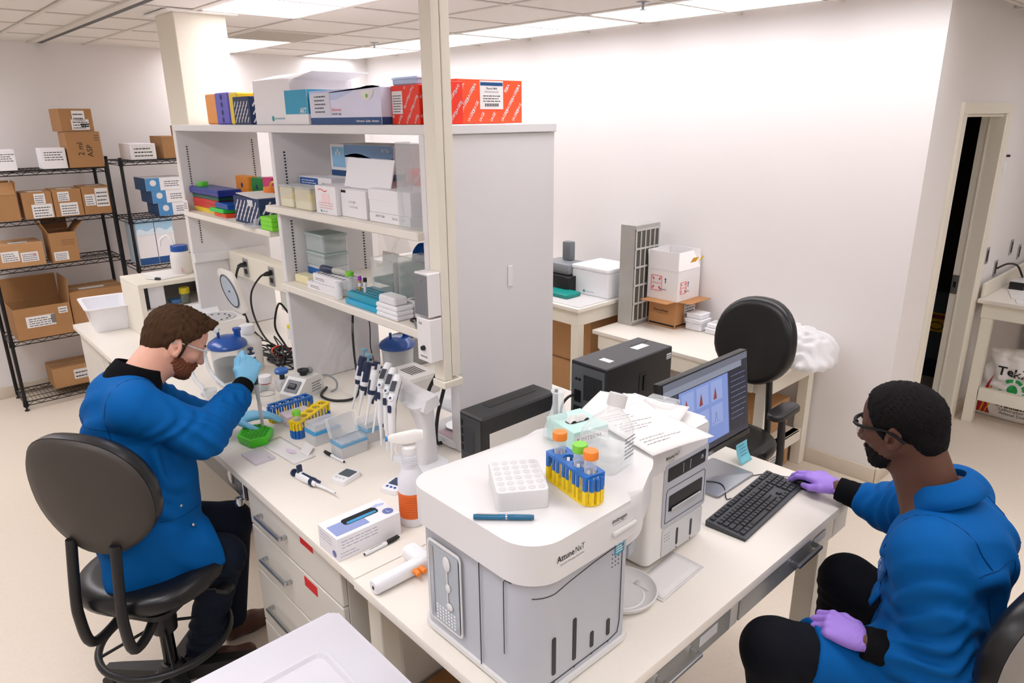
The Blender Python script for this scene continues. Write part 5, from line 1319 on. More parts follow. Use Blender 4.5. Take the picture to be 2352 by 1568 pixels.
t = crate('reagent_reservoir', 'stack of clear greenish reservoirs between blue jar and glove', 'reservoir', 1.10, 1.26, 3.08, 3.18, H, H+.05, mat('d3e2dc', .15, noise=0, alpha=.5), .004)
for k in range(3): part('tray_edge', B().box((-.081, -.051, .012+.014*k), (.081, .051, .015+.014*k)), mat('c3d4cc', .2, noise=0, alpha=.75), t)
def bottle(name, label, loc, r, h, m, capm, neck=.4, caph=.03, capr=None, cat='bottle'):
    t = thing(name, label, cat, loc); nr = r*neck
    part('body', B().lathe([(0, 0), (r*.94, 0), (r, .006), (r, h*.70), (r*.92, h*.78), (nr*1.05, h*.88), (nr, h*.9), (nr, h), (0, h)], 28), m, t)
    cr = capr or nr*1.2; part('cap', B().lathe([(0, h+caph*.7), (cr*.95, h+caph*.7), (cr, h+caph*.6), (cr, h-caph*.3), (nr, h-caph*.3)], 24), capm, t); return t
t = bottle('reagent_bottle', 'white opaque plastic bottle behind the raised blue glove', (1.33, 3.42, H+.0006), .062, .21, mat('eceae6', .4), m_wp, .5, .04, .036)
t = bottle('wash_bottle', 'small clear bottle with white cap behind the pipette tip', (1.185, 2.915, H+.0006), .036, .115, m_clear, m_wp, .55, .03, .028)
part('red_collar', B().lathe([(.0225, .100), (.0235, .102), (.0225, .106)], 20), mat('d8403a', .5), t); part('graduations', B().lathe([(.0364, .05), (.0366, .05), (.0366, .052), (.0364, .052)], 24), m_ink, t)
t = thing('blue_clamp', 'blue plastic hose clamp on a grey stand behind the vortex mixer', 'clamp', (1.33, 3.02, H+.0006)); part('stand', B().box((-.05, -.035, 0), (.05, .035, .06), .012), mat('c9c9c9', .4), t)
b = B(); b.tube([(-.02, 0, .06), (-.02, 0, .085)], .012, 10); part('plug', b, m_dark, t); b = B(); b.lathe([(.010, .085), (.030, .090), (.034, .104), (.028, .110), (.012, .104), (0, .100)], 16, (-.02, 0, 0)); part('clamp_head', b, mat('2a68b8', .3), t)
t = thing('vortex_mixer', 'grey-white vortex mixer with black rubber cup and switch plate', 'mixer', (1.355, 2.905, H+.0006), math.radians(20))
b = B(); b.loft([[(-.095, y, 0), (.08, y, 0), (.08, y, .075), (.055, y, .095), (-.03, y, .095), (-.095, y, .03)] for y in (-.055, .055)]); part('body', b, mat('dcdbd8', .35), t)
part('switch_plate', B(fm((0, -1, 0), (.707, 0, .707), (-.064, 0, .0625))).prism(rr(.075, .06, .004), .0005, .003), mat('62666c', .4), t); part('rocker_switch', B(fm((0, -1, 0), (.707, 0, .707), (-.064, 0, .0625))).box((-.022, -.014, .0032), (.022, .014, .008), .003), m_black, t)
part('rubber_cup', B().lathe([(0, .0955), (.016, .0955), (.018, .108), (.026, .114), (.026, .122), (.018, .122), (.008, .110), (0, .110)], 20), m_dark, t, (.01, 0, 0)); part('knob', B().ball((.05, .0, .105), .018, 14, 8), mat('8e9396', .4), t)
text(t, 'SCROUMP', .02, fm((1, 0, 0), (0, 0, 1), (.0, -.0556, .04)), m_ink, width=.07) if 0 else None
b = B(); lines(b, fm((1, 0, 0), (0, 0, 1), (.03, -.0556, .045)), .06, .05, 4, R_); part('print', b, m_ink, t)
cable('mixer_cord', 'grey cord curling from the vortex mixer to the shelving upright', [(1.44, 2.93, .97), (1.475, 2.90, .98), (1.50, 2.86, .955), (1.49, 2.84, .925), (1.46, 2.84, .916)], .0045, mat('8f9396', .5))
rk, cs = tube_rack('tube_rack', 'blue and yellow tube rack standing empty behind the pink box', (1.20, 2.715, H+.0006), math.radians(2), L=.20, n=5)
rk, cs = tube_rack('tube_rack', 'yellow and blue tube rack with one green-capped tube by the tip boxes', (1.205, 2.545, H+.0006), math.radians(30), L=.24, n=5, top=m_ty, low=m_tb)
centri_tube('green-capped tube standing in the yellow rack on the bench', (1.205+cs[0]*math.cos(math.radians(30)), 2.545+cs[0]*math.sin(math.radians(30)), H+.005), m_gr, h=.105)
t = crate('slide_box', 'clear box with pink contents beside the green-capped tube', 'box', 1.13, 1.245, 2.595, 2.675, H, H+.05, mat('eee6ea', .2, noise=0, alpha=.45), .003, rz=math.radians(0)); part('contents', B().box((-.05, -.034, .004), (.05, .034, .036)), mat('d7a9bd', .6), t)
def tip_box(label, x, y, rz, lid, band='5aa9dc'):
    t = thing('pipette_tip_box', label, 'box', (x, y, H+.0006), rz)
    part('base', B().prism(rr(.118, .080, .006), 0, .045, 1.0), mat('dcdcdc', .35, noise=0, alpha=.85), t)
    part('band', B().prism(rr(.121, .083, .007), .0452, .055), mat(band, .4), t)
    tb = B()
    for i in range(12):
        for j in range(8): tb.lathe([(.0032, 0), (.0032, .006), (.0018, .006)], 6, (-.0495+.009*i, -.0315+.009*j, .0552))
    part('tips', tb, m_tip, t, kind='stuff')
    if lid == 'closed': part('lid', B().prism(rr(.116, .078, .006), .0625, .085, .94), mat('eef0f2', .15, noise=0, alpha=.30), t)
    else:
        b = B(fm((1, 0, 0), (0, .35, .94), (0, .043, .056))); b.prism([(x_, y_+.04) for x_, y_ in rr(.116, .078, .006)], 0, .003); b.loft([[(x_, y_+.04, z) for x_, y_ in rr(.116, .078, .006)] for z in (.003, .026)], cap=False); part('lid', b, m_frost, t)
    return t
tip_box('leftmost clear pipette tip box with blue band, heaped with tips', 1.185, 2.405, math.radians(2), 'closed', '42a6de')
tip_box('middle pipette tip box, nearest to the edge, its clear lid raised', 1.205, 2.235, math.radians(2), 'open', '6fa9d0')
tip_box('rightmost pipette tip box, beside the pipette stand', 1.305, 2.235, math.radians(0), 'closed', '86bfe2') if 0 else tip_box('rightmost pipette tip box beside the pipette stand', 1.345, 2.285, math.radians(2), 'closed', '86bfe2')
# pipettes on their stand
t = thing('pipette_stand', 'white pipette stand with seven hanging pipettes', 'stand', (1.36, 1.99, H+.0006))
part('foot', B().prism(rr(.14, .20, .03, 5, -.01, -.02), 0, .014, r=.004), m_wp, t)
b = B(); b.loft([[(x, y, z) for x, y in rr(w_, d_, .02, 4, cx_, cy_)] for w_, d_, cx_, cy_, z in ((.075, .07, 0, -.04, .0145), (.06, .06, .005, -.04, .15), (.075, .075, -.01, -.04, .22), (.10, .09, -.025, -.04, .25))]); part('column', b, m_wp, t)
b = B(); b.loft([[(x, y, .245), (x-.01, y, .285), (x-.06, y, .275), (x-.075, y, .235), (x-.06, y, .225)] for x, y in ((.03, -.10), (.03, .0), (.045, .2), (.06, .36))]); part('holder_bar', b, m_wp, t)
def pip_digital(label, loc, rz=0, rot=None):
    t = thing('pipette', label, 'pipette', loc, rz, 'pipettes on the stand', rot)
    def seg(m, name, secs, par=t, ang=50):
        b = B(); b.loft([[(x+a*w_, y*d_/2, z+a*dz) for a, y in circ(1, 14)] for x, z, w_, d_, dz in secs]); return part(name, b, m, par, ang=ang)
    seg(m_wp, 'body', ((0, 0, .011, .022, 0), (0, .03, .014, .026, 0), (.002, .10, .015, .028, 0), (.008, .135, .016, .031, -.002), (.025, .165, .016, .033, -.006), (.055, .20, .014, .034, -.008), (.062, .21, .010, .028, -.008)))
    seg(m_navy, 'back_grip', ((.010, .01, .006, .018, 0), (.013, .06, .006, .020, 0), (.016, .115, .007, .024, 0), (.030, .150, .008, .027, -.004), (.060, .190, .008, .028, -.006)))
    M = fm((0, -1, 0), (.66, 0, .75), (.018, 0, .1815)); dp = part('display', B(M).prism(rr(.020, .040, .003), -.002, .0015), mat('3f434a', .15), t)
    part('display_bezel', B(M).prism(rr(.025, .048, .005), -.004, .0), mat('c9ced8', .3), t)
    M = fm((0, -1, 0), (.45, 0, .89), (-.0055, 0, .145)); part('dial', B(M @ Matrix.Translation((0, 0, .0))).lathe([(.011, -.002), (.011, .0025), (.006, .0028), (.0055, .004), (0, .004)], 18), mat('d9dde4', .3), t); part('dial_centre', B(M).lathe([(0, .0048), (.0045, .0046), (.0045, .003)], 12), m_navy, t)
    part('trigger', B().box((-.020, -.007, .095), (-.013, .007, .122), .004), m_navy, t)
    part('tip_cone', B().lathe([(.0035, -.085), (.006, -.03), (.0085, -.005), (.0085, .0)], 14), m_wp, t); part('ejector', B().lathe([(.010, -.014), (.011, .0), (.011, .012)], 14), m_navy, t, (.004, 0, 0))
    return t
def pip_manual(label, loc, rz=0, rot=None, dark=False):
    t = thing('pipette', label, 'pipette', loc, rz, 'pipettes on the stand', rot)
    part('handle', B().lathe([(.009, 0), (.012, .01), (.015, .05), (.0165, .10), (.015, .115), (0, .116)], 18), m_navy if dark else m_wp, t)
    part('volume_window', B().box((-.017, -.005, .035), (-.0135, .005, .075), .001, 1), mat('dfe3e8', .3) if dark else m_navy, t); part('collar', B().lathe([(.0128, .018), (.016, .022), (.016, .034), (.0145, .036)], 18), m_wp if dark else m_navy, t)
    part('finger_rest', B().box((.008, -.010, .100), (.042, .010, .112), .004), m_navy, t); part('plunger', B().lathe([(.005, .116), (.005, .138), (.014, .140), (.014, .148), (0, .148)], 16), mat('6fa3bd', .35) if dark else m_navy, t)
    part('ejector_arm', B().box((.010, -.005, -.02), (.017, .005, .09), .002, 1), m_navy, t); part('tip_cone', B().lathe([(.0032, -.105), (.0045, -.06), (.0075, -.01), (.0075, 0)], 14), m_wp, t)
    return t
RT = lambda a, b=0, c=0: (math.radians(a), math.radians(b), math.radians(c))
pip_digital('nearest electronic pipette on the stand, nearest the spray bottle', (1.215, 1.945, 1.065), rot=RT(0, 6, 32)); pip_digital('second electronic pipette on the stand from the spray bottle', (1.235, 2.005, 1.07), rot=RT(0, 6, 30)); pip_digital('third electronic pipette on the stand, farthest of the three', (1.250, 2.068, 1.07), rot=RT(0, 6, 28))
pip_manual('white manual pipette next to the third electronic pipette', (1.275, 2.125, 1.115), rot=RT(0, 16)); pip_manual('middle white manual pipette hanging on the stand', (1.29, 2.20, 1.115), rot=RT(0, 16)); pip_manual('navy-bodied manual pipette at the far end of the stand', (1.31, 2.285, 1.12), rot=RT(0, 16), dark=True); pip_manual('grey-blue pipette half hidden behind the hanging black cord', (1.345, 2.385, 1.11), rot=RT(0, 18), dark=True)
# spray bottle
t = thing('spray_bottle', 'white spray bottle with orange label next to the cytometer', 'bottle', (1.095, 1.66, H+.0006), math.radians(150))
b = B(); b.lathe([(0, 0), (.038, 0), (.041, .005), (.041, .150), (.039, .165), (.027, .190), (.0245, .2), (.0225, .236), (.0215, .245), (0, .245)], 32); part('body', b, mat('e9e9ee', .35), t)
b = B()
for k in range(8): b.lathe([(.0262-.0004*k, .196+.005*k), (.0275-.0004*k, .198+.005*k), (.0262-.0004*k, .2+.005*k)], 28)
part('neck_ridges', b, mat('e4e4ea', .4), t, kind='stuff'); lb = part('label_band', B().lathe([(.0413, .03), (.0416, .03), (.0416, .115), (.0413, .115)], 32), mat('e86a1c', .5), t)
b = B()
for k in range(9): b.lathe([(.0417, .038+.008*k), (.0420, .039+.008*k), (.0417, .040+.008*k)], 32)
part('print', b, mat('b84a10', .5), lb, kind='stuff'); part('collar', B().lathe([(.022, .240), (.024, .242), (.024, .262), (.018, .268), (0, .268)], 24), mat('eceaea', .3), t)
b = B(); b.loft([[(x, y*w_, z+h_*q) for y, q in ((-1, 0), (1, 0), (1, .7), (.6, 1), (-.6, 1), (-1, .7))] for x, w_, z, h_ in ((-.045, .011, .288, .022), (-.02, .014, .280, .034), (.01, .014, .276, .034), (.05, .010, .284, .022), (.062, .006, .288, .012))]); part('spray_head', b, mat('f0ece6', .3), t)
b = B(); b.tube([(.030, 0, .284), (.040, 0, .262), (.036, 0, .240)], [.006, .005, .004], 8, 4); part('trigger', b, mat('f0ece6', .3), t); part('nozzle', B().cyl((.0625, 0, .294), (.070, 0, .294), .008), mat('2c86c4', .4), t)
# markers, timer, lying pipette
def marker(label, loc, rz, L=.125):
    t = thing('marker_pen', label, 'pen', loc, rz)
    part('barrel', B().tube([(-L/2, 0, 0), (-L/2+.004, 0, 0), (.012, 0, 0), (.016, 0, 0)], [.004, .006, .0062, .0055], 14), mat('e4e4e6', .4), t)
    part('end_plug', B().cyl((-L/2-.002, 0, 0), (-L/2, 0, 0), .0040), m_black, t)
    part('cap', B().tube([(.0165, 0, 0), (.045, 0, 0), (.055, 0, 0), (L/2, 0, 0)], [.0066, .0064, .0045, .0035], 14), m_black, t); part('clip', B().box((.02, -.002, .0066), (.058, .002, .009)), m_black, t)
    b = B(); lines(b, fm((1, 0, 0), (0, 1, 0), (-.02, 0, .0066)), .05, .006, 1, R_); part('print', b, m_ink, t); return t
marker('black-capped marker pen lying in front of the middle tip box', (1.132, 2.228, H+.0068), math.radians(96)); marker('black-capped marker pen leaning along the glove box', (.945, 1.606, H+.0068), math.radians(3))
t = pip_manual('white and navy pipette lying alone on the open bench', (.975, 2.06, H+.018), rot=(0, math.radians(-92), math.radians(-84))); t['group'] = 'pipettes'; del t['group']
def timer(label, loc, rz, face='4d5a60', trim=None):
    t = thing('lab_timer', label, 'timer', loc, rz)
    b = B(); b.prism(rr(.066, .095, .012, 5), 0, .017, r=.005); part('case', b, m_wp, t); part('display', B().prism(rr(.050, .046, .003, 3, .0, .012), .0172, .0182), mat(face, .15), t)
    for k in range(3): part('button', B().prism(circ(.005, 12, -.016+.016*k, -.028), .0172, .0195), mat(trim or 'd4d6d8', .4), t)
    return t
timer('white digital timer with grey display lying behind the glove box', (1.082, 2.055, H+.0006), math.radians(-72)); timer('blue-trimmed timer half hidden behind the spray bottle', (1.175, 1.875, H+.0006), math.radians(-70), '3a4a6a', '2a58b0')
t = crate('glove_box', 'white and lilac box of blue nitrile gloves by the bench edge', 'box', .812, 1.028, 1.628, 1.742, H, H+.075, mat('efedf0', .55, noise=.01), .001)
part('printed_panel', slab(B(), fr(t, 't', -.045, -.012), .11, .062, .0004), mat('8e9ccc', .6), t); part('opening', slab(B(), fr(t, 't', .006, .008), .118, .036, .0007, r=.012), mat('12161c', .7), t)
b = B(); b.surf(lambda u, v: (-.048+.11*u, -.008+.014*v, .0757+.004*math.sin(PI*v)*math.sin(PI*u)), 10, 4); part('glove_edge', b, mat('3f9bcf', .5), t)
b = B(); [b.ball((.064+.012*i, .022+.004*(i % 2), .0756), (.013, .007, .0006), 10, 4) for i in range(3)]; part('printed_hand', b, mat('b7c3e6', .6), t)
for F, r_ in ((fr(t, 't', .084, -.026), .017), (fr(t, 'x', .035, .018), .011)):
    b = B(); b.poly([F @ Vector((x, y, .0004)) for x, y in circ(r_, 24)]); d_ = part('size_disc', b, mat('6a78b4', .5), t); text(d_, 'L', r_*1.1, F @ Matrix.Translation((0, 0, .0009)), m_label)
for F, w_, h_, n_ in ((fr(t, 'y', -.03, .05), .13, .03, 3), (fr(t, 'y', -.07, .018), .06, .02, 2), (fr(t, 'x', -.01, .05), .07, .03, 3), (fr(t, 't', -.06, -.02, .0009), .06, .03, 3)):
    b = B(); lines(b, F, w_, h_, n_, R_, .22); part('print', b, mat('9aa0b4', .6), t)
# pipette controller
t = thing('pipette_controller', 'white pistol-shaped pipette controller with orange buttons', 'controller', (.90, 1.435, H+.022), 0)
b = B(); b.loft([[(x, y*k, z*k*1.05) for y, z in rr(.040, .040, .016, 4)] for x, k in ((-.093, .82), (-.088, .98), (-.02, 1), (.05, 1.0), (.085, .95))]); part('handle', b, m_wp, t)
b = B(); b.loft([[(x, y+dy, z) for x, z in rr(.052, .040, .014, 4, .078, 0)] for y, dy in ((-.01, 0), (.05, 0), (.075, .0))]); part('head', b, m_wp, t)
for dx in (.028, .048):
    part('button', B().tube([(dx, -.0205, .004), (dx, -.042, .002)], [.0085, .0075], 14), m_or, t)
part('nosepiece', B().tube([(.075, -.058, -.010), (.10, -.040, -.006), (.13, -.01, .0)], [.010, .013, .015], 14), m_or, t)
part('charge_socket', B().box((-.0937, -.004, -.006), (-.0928, .004, .004)), m_black, t)
# paper items
t = thing('blotting_paper', 'folded white blotting paper with a faint lilac stain', 'paper', (1.033, 2.415, H+.0006), math.radians(4))
b = B(); b.surf(lambda u, v: (-.045+.09*u, -.13+.26*v, .003+.0015*math.sin(4*v+2*u)), 6, 10); o = part('sheet', b, m_paper, t); md = o.modifiers.new('t', 'SOLIDIFY'); md.thickness = .0025
b = B(); b.surf(lambda u, v: (.02+.05*u, -.12+.06*v+.04*u, .0055+.010*u), 4, 4); part('folded_corner', b, m_paper, t); b = B(); b.poly([(.012*math.cos(a*PI/6)*(1+.3*math.sin(3*a)), -.03+.03*math.sin(a*PI/6)*(1+.3*math.cos(2*a)), .0072) for a in range(12)]); part('stain', b, mat('dccbdc', .8), t)
t = thing('microplate_lid', 'clear microplate lid lying flat at the bench edge', 'lid', (.928, 2.435, H+.0006), math.radians(2)); part('plate', B().prism(rr(.082, .125, .006), 0, .008), mat('e3dde6', .15, noise=0, alpha=.35), t)
b = B(); lines(b, fm((0, 1, 0), (-1, 0, 0), (.02, -.045, .0085)), .03, .008, 1, R_); part('print', b, m_ink, t)
solo('orange_card', B().prism(rr(.12, .09, .004), 0, .002), mat('f3b017', .6), 'orange-yellow card lying behind the spray bottle', 'card', (1.325, 1.905, H+.0006), math.radians(40))
# green rack in the gloved hand and the held pipette
t = thing('ice_rack', 'bright green rack of round wells under the left gloved hand', 'rack', (.985, 2.585, H+.0006), math.radians(-14))
b = B(); b.loft([[(x*k, y*k, z) for x, y in [(.066*math.cos(a*PI/3+.0), .083*math.sin(a*PI/3+.0)) for a in range(6)]] for k, z in ((.9, 0), (.98, .006), (1.05, .03), (1.05, .036), (.99, .037))]); md_ = mat('46c81e', .4); part('block', b, md_, t, ang=20)
b = B()
for j in range(-3, 4):
    for i in range(-3, 4):
        x, y = .0165*i+.008*(j % 2), .0185*j
        if abs(x)/.062+abs(y)/.09 < 1.05 and abs(y) < .066 and abs(x) < .05: b.lathe([(.0075, .0371), (.0075, .0385), (.0062, .0385), (.0055, .0375), (0, .0374)], 14, (x, y, 0))
part('wells', b, mat('2f9a12', .5), t, kind='stuff'); part('grip_tab', B().box((-.02, .075, .01), (.02, .10, .03), .006), md_, t)
t = thing('pipette', 'navy and white pipette with long tip held in the raised blue glove', 'pipette', (1.012, 2.592, 1.235)); A_ = Vector((.010, .010, -.19)).normalized()
q = A_.to_track_quat('-Z', 'Y').to_matrix().to_4x4(); b = B(q); b.lathe([(.006, -.10), (.010, -.09), (.0135, -.05), (.015, .02), (.014, .035), (0, .036)], 18); part('handle', b, m_navy, t)
part('collar', B(q).lathe([(.015, .022), (.0165, .024), (.0165, .032), (.015, .034)], 18), m_wp, t); part('plunger', B(q).lathe([(.005, .036), (.005, .05), (.011, .052), (.011, .058), (0, .058)], 14), m_navy, t)
part('shaft', B(q).lathe([(.0058, -.185), (.0075, -.16), (.0095, -.10), (.0098, -.095)], 16), mat('b9bcc2', .4), t); part('tip', B(q).lathe([(.0055, -.285), (.0068, -.24), (.0078, -.18), (.0062, -.18), (.0054, -.24), (.0045, -.285)], 16), mat('e9dfe4', .15, noise=0, alpha=.4), t); part('liquid', B(q).lathe([(0, -.284), (.0044, -.284), (.0054, -.245), (0, -.245)], 12), mat('b58a90', .2), t)
# cords
m_cord = mat('101012', .45)
for nm, lab, pts, r_ in (('black_cable', 'black cord hanging from the first outlet of the raceway', [(1.585, 4.00, 1.34), (1.56, 4.02, 1.33), (1.54, 4.03, 1.25), (1.54, 4.0, 1.12), (1.56, 3.95, .98), (1.58, 3.85, .92)], .005),
    ('black_cable', 'second black cord beside the first from the same outlet', [(1.585, 3.98, 1.335), (1.55, 4.0, 1.32), (1.53, 4.01, 1.22), (1.55, 4.02, 1.05), (1.60, 4.0, .92)], .005),
    ('black_cable', 'black cord curving down from the second raceway outlet', [(1.585, 3.67, 1.33), (1.55, 3.70, 1.32), (1.52, 3.78, 1.22), (1.52, 3.79, 1.10), (1.53, 3.70, .98), (1.56, 3.60, .92)], .0055),
    ('black_cable', 'black cord looping beside the middle upright', [(1.57, 3.45, 1.16), (1.52, 3.44, 1.22), (1.49, 3.45, 1.10), (1.52, 3.42, 1.0), (1.53, 3.33, .93), (1.60, 3.22, .918)], .0055),
    ('black_cable', 'thick black cord hanging from the lower shelf over the grey panel', [(1.72, 3.03, 1.37), (1.715, 3.025, 1.25), (1.70, 3.02, 1.12), (1.66, 2.95, 1.02), (1.57, 2.78, .965), (1.50, 2.68, .925), (1.42, 2.72, .916), (1.40, 2.82, .916), (1.47, 2.90, .917)], .006),
    ('signal_cable', 'thin black cable hanging beside the thick cord', [(1.80, 3.02, 1.37), (1.795, 3.02, 1.25), (1.80, 3.02, 1.12), (1.79, 3.01, 1.02), (1.80, 3.0, .93), (1.79, 2.98, .915)], .0028),
    ('black_cable', 'left of two black cords rising beside the service post', [(1.46, 1.945, 1.36), (1.455, 1.97, 1.26), (1.435, 2.02, 1.16), (1.43, 2.05, 1.05), (1.45, 2.07, .93), (1.52, 2.12, .916)], .007),
    ('black_cable', 'right of two black cords rising beside the service post', [(1.475, 1.93, 1.36), (1.475, 1.945, 1.26), (1.465, 1.97, 1.16), (1.455, 2.0, 1.05), (1.47, 2.03, .93), (1.55, 2.06, .916)], .007)):
    cable(nm, lab, pts, r_, m_cord, cat='cord')
rc = random.Random(11); b = B()
for k in range(9):
    p = [Vector((rc.uniform(1.44, 1.60), rc.uniform(3.25, 3.70), H+.004+rc.uniform(0, .09)*(i % 2))) for i in range(6)]; b.tube(p, .004, 6, 6)
o = solo('cable_tangle', b, m_cord, 'tangle of black cables on the bench left of the middle upright', 'cables', ang=60); o['kind'] = 'stuff'
for i, (x, y) in enumerate(((1.60, 3.965), (1.60, 4.035), (1.60, 3.67))): pass
for lab, y in (('black plug in the first raceway outlet', 4.01), ('black plug in the second raceway outlet', 3.67)):
    t = thing('power_plug', lab, 'plug', (1.5915, y, 1.335)); part('plug_body', B().tube([(0, 0, 0), (-.02, 0, 0), (-.04, .0, -.004)], [.014, .013, .007], 10), m_cord, t)
t = thing('cable_adapter', 'orange-red cable ring among the black cables', 'cable', (1.53, 3.50, H+.0006)); b = B(); b.tube([(.05*math.cos(a*PI/12), .04*math.sin(a*PI/12), .03+.02*math.sin(a*PI/12)) for a in range(25)], .005, 8); part('loop', b, mat('d8401c', .4), t)
t = bottle('amber_bottle', 'amber glass bottle behind the cables by the upright', (1.72, 3.40, H+.0006), .035, .10, mat('b8842c', .2, noise=0), mat('d8b040', .4), .5, .02)
bottle('yellow_capped_bottle', 'little yellow-capped bottle on the bench in the left bay', (1.72, 3.78, H+.0006), .016, .07, m_frost, mat('e6d820', .4), .7, .02, .016)
# plastic bag against the grey upright
t = thing('plastic_bag', 'crumpled clear plastic bag hanging on the grey upright', 'bag', (1.62, 3.035, H+.01))
b = B(); rb = random.Random(5); off = [rb.uniform(0, 6) for _ in range(6)]
b.surf(lambda u, v: ((u-.5)*(.14+.12*(1-v))+.02*math.sin(5*v+off[0]), -.012-.022*abs(math.sin(7*u+4*v+off[1]))*(1-.5*v)-.012*math.sin(11*u-6*v+off[2])**2, .005+.27*v-.03*(2*u-1)**2*v), 26, 26); part('film', b, mat('f4f4f6', .12, noise=0, alpha=.10, spec=.9), t, ang=25)
# beyond the shelving
blue_jar('vacuum jar with a blue lid on the far side of the island', (1.84, 2.84, H+.0006), None, .080, .15, body=m_frost)
t = crate('heat_block', 'white instrument with black cable under the far blue jar lid', 'instrument', 1.66, 1.84, 2.48, 2.70, H, H+.10, mat('e3e1dd', .4), .012); b = B()
for k in range(6): slab(b, fr(t, 't', -.03+.014*k, .0), .006, .10, .0008)
part('vent_slots', b, m_ink, t, kind='stuff'); part('front_panel', slab(B(), fr(t, 'x', 0, .05), .16, .05, .001), mat('cfcdc8', .4), t)
t = crate('bath_unit', 'grey box-shaped water bath behind the far blue jar', 'instrument', 1.90, 2.12, 2.86, 3.02, H, H+.15, mat('8f8f8c', .45), .008); part('top_plate', B().box((-.09, -.06, .1502), (.09, .06, .154)), m_dark, t)
t = thing('lab_balance', 'white laboratory balance behind the pipette stand', 'balance', (1.60, 2.06, H+.0006), math.radians(0))
part('body', B().prism(rr(.20, .22, .03, 5), .006, .035, r=.008), mat('ebebec', .35), t); part('pan', B().lathe([(0, .046), (.05, .046), (.052, .043), (.02, .040), (.02, .0355)], 28), m_steel, t); part('keypad', B().box((-.09, -.10, .0356), (-.02, .02, .038), .001, 1), mat('d5b9bf', .5), t)
for s in (-1, 1): part('draft_post', B().cyl((.08*s, .09, .0355), (.08*s, .09, .15), .004), m_steel, t)
part('draft_cover', B().prism(rr(.19, .20, .03, 5), .1505, .165, r=.005), mat('e6e7ea', .3), t)
for k, (c, lab) in enumerate((('e8d23a', 'yellow-labelled vial standing behind the balance'), ('2b62b4', 'blue-labelled vial standing behind the balance'))): bottle('reagent_vial', lab, (1.78+.05*k, 2.12-.03*k, H+.0006), .016, .10, mat(c, .4), m_wp, .8, .015, .014)
# ---------------------------------------------------------------- things on the shelving
m_q = mat('ee3a24', .55, noise=.01); m_qo = mat('f0552a', .55, noise=.01); m_qd = mat('16305c', .55, noise=.01); m_wbx = mat('efedf0', .6, noise=.008)
m_lav = mat('b9c6ea', .5); m_sky = mat('86bde4', .5); m_deep = mat('13487f', .5); m_teal = mat('1499c0', .5)
ZS = 2.1125
def slim_rack(name, label, x0, x1, y0, y1, z0, z1, m, holes=0):
    t = crate(name, label, 'rack', x0, x1, y0, y1, z0, z1, m, .006); w, d, h = DIM[t.name]
    if holes:
        b = B()
        for i in range(holes): F = fr(t, 'x', 0, h*(i+.6)/(holes+.2), .0008); b.poly([F @ Vector((x, y, 0)) for x, y in circ(min(d*.28, .014), 12)])
        part('holes', b, mat('22306e', .6), t, kind='stuff')
    return t
slim_rack('tube_rack', 'orange plastic rack standing on end on top of the shelving', 1.50, 1.60, 3.885, 4.03, ZS, 2.265, mat('f7a23a', .4))
slim_rack('tube_rack', 'purple-blue plastic rack standing on end on top of the shelving', 1.49, 1.60, 3.70, 3.87, ZS, 2.267, mat('5a55c8', .4), 4)
slim_rack('tube_rack', 'yellow plastic rack standing on end between purple rack and dark box', 1.49, 1.60, 3.59, 3.69, ZS, 2.264, mat('f2d31e', .4))
slim_rack('tube_rack', 'pink plastic rack standing behind the dark dashed box', 1.56, 1.62, 3.36, 3.56, ZS, 2.268, mat('e85aa8', .4))
t = crate('kit_box', 'dark blue kit box with white dashes on top of the shelving', 'box', 1.44, 1.52, 3.335, 3.52, ZS, 2.238, m_qd); bars(t, fr(t, 'x', 0, .063), .175, .12, .030, .007, m_label, (.017, .036)); bars(t, fr(t, 'y', 0, .063), .07, .12, .03, .007, m_label, (.017, .036))
t = crate('storage_box', 'large white box with opened lid flap on top of the shelving', 'box', 1.45, 1.75, 2.94, 3.30, ZS, 2.297, m_wbx); logo(t, fr(t, 'x', .0, .025), .012, '2aa5a0', .10)
part('flap', B(fm((0, -1, 0), (.97, 0, .22), (-.15, .02, .1855))).box((-.16, 0, 0), (.16, .12, .003)), m_wbx, t); part('flap', B(fm((1, 0, 0), (0, -.98, .12), (0, -.18, .1855))).box((-.13, 0, 0), (.13, .18, .003)), m_wbx, t)
t = crate('tip_carton', 'teal and white carton beside the large white box on the top shelf', 'box', 1.42, 1.56, 2.735, 2.93, ZS, 2.248, m_wbx); panel(t, fr(t, 'x', 0, .088), .193, .094, m_teal); panel(t, fr(t, 'y', 0, .088), .138, .094, m_teal); text(t, 'ART', .03, fr(t, 'x', .06, .055, .0014), m_label, bold=.02)
t = crate('tip_carton', 'pale lavender tip carton with dark blue base stripe on the top shelf', 'box', 1.42, 1.60, 2.20, 2.715, ZS, 2.238, mat('dcdcf2', .5, noise=.05, ns=6))
panel(t, fr(t, 'x', 0, .013), .513, .025, m_deep); panel(t, fr(t, 'y', 0, .013), .178, .025, m_deep)
b = B(); F = fr(t, 'x', 0, .085, .0007); b.poly([F @ Vector((-.255, .04, 0))]+[F @ Vector((-.255+.51*k/12, .025-.022*math.sin(k*PI/7), 0)) for k in range(13)]+[F @ Vector((.255, .04, 0))]); part('printed_wave', b, m_lav, t)
s = panel(t, fr(t, 'x', -.17, .075, .0009), .15, .085, mat('d5d6e4', .5), 'clear_label'); b = B(); lines(b, fr(t, 'x', -.17, .075, .0017), .09, .07, 5, R_); part('print', b, m_ink, s)
text(t, 'Reference', .018, fr(t, 'x', -.05, .055, .0012), mat('e86a6a', .6), width=.07); text(t, 'Sterile tips', .014, fr(t, 'x', -.05, .04, .0012), m_ink, width=.07); text(t, 'Performance - Quality - Assurance', .011, fr(t, 'x', .165, .013, .0014), m_label, width=.15, bold=.02)
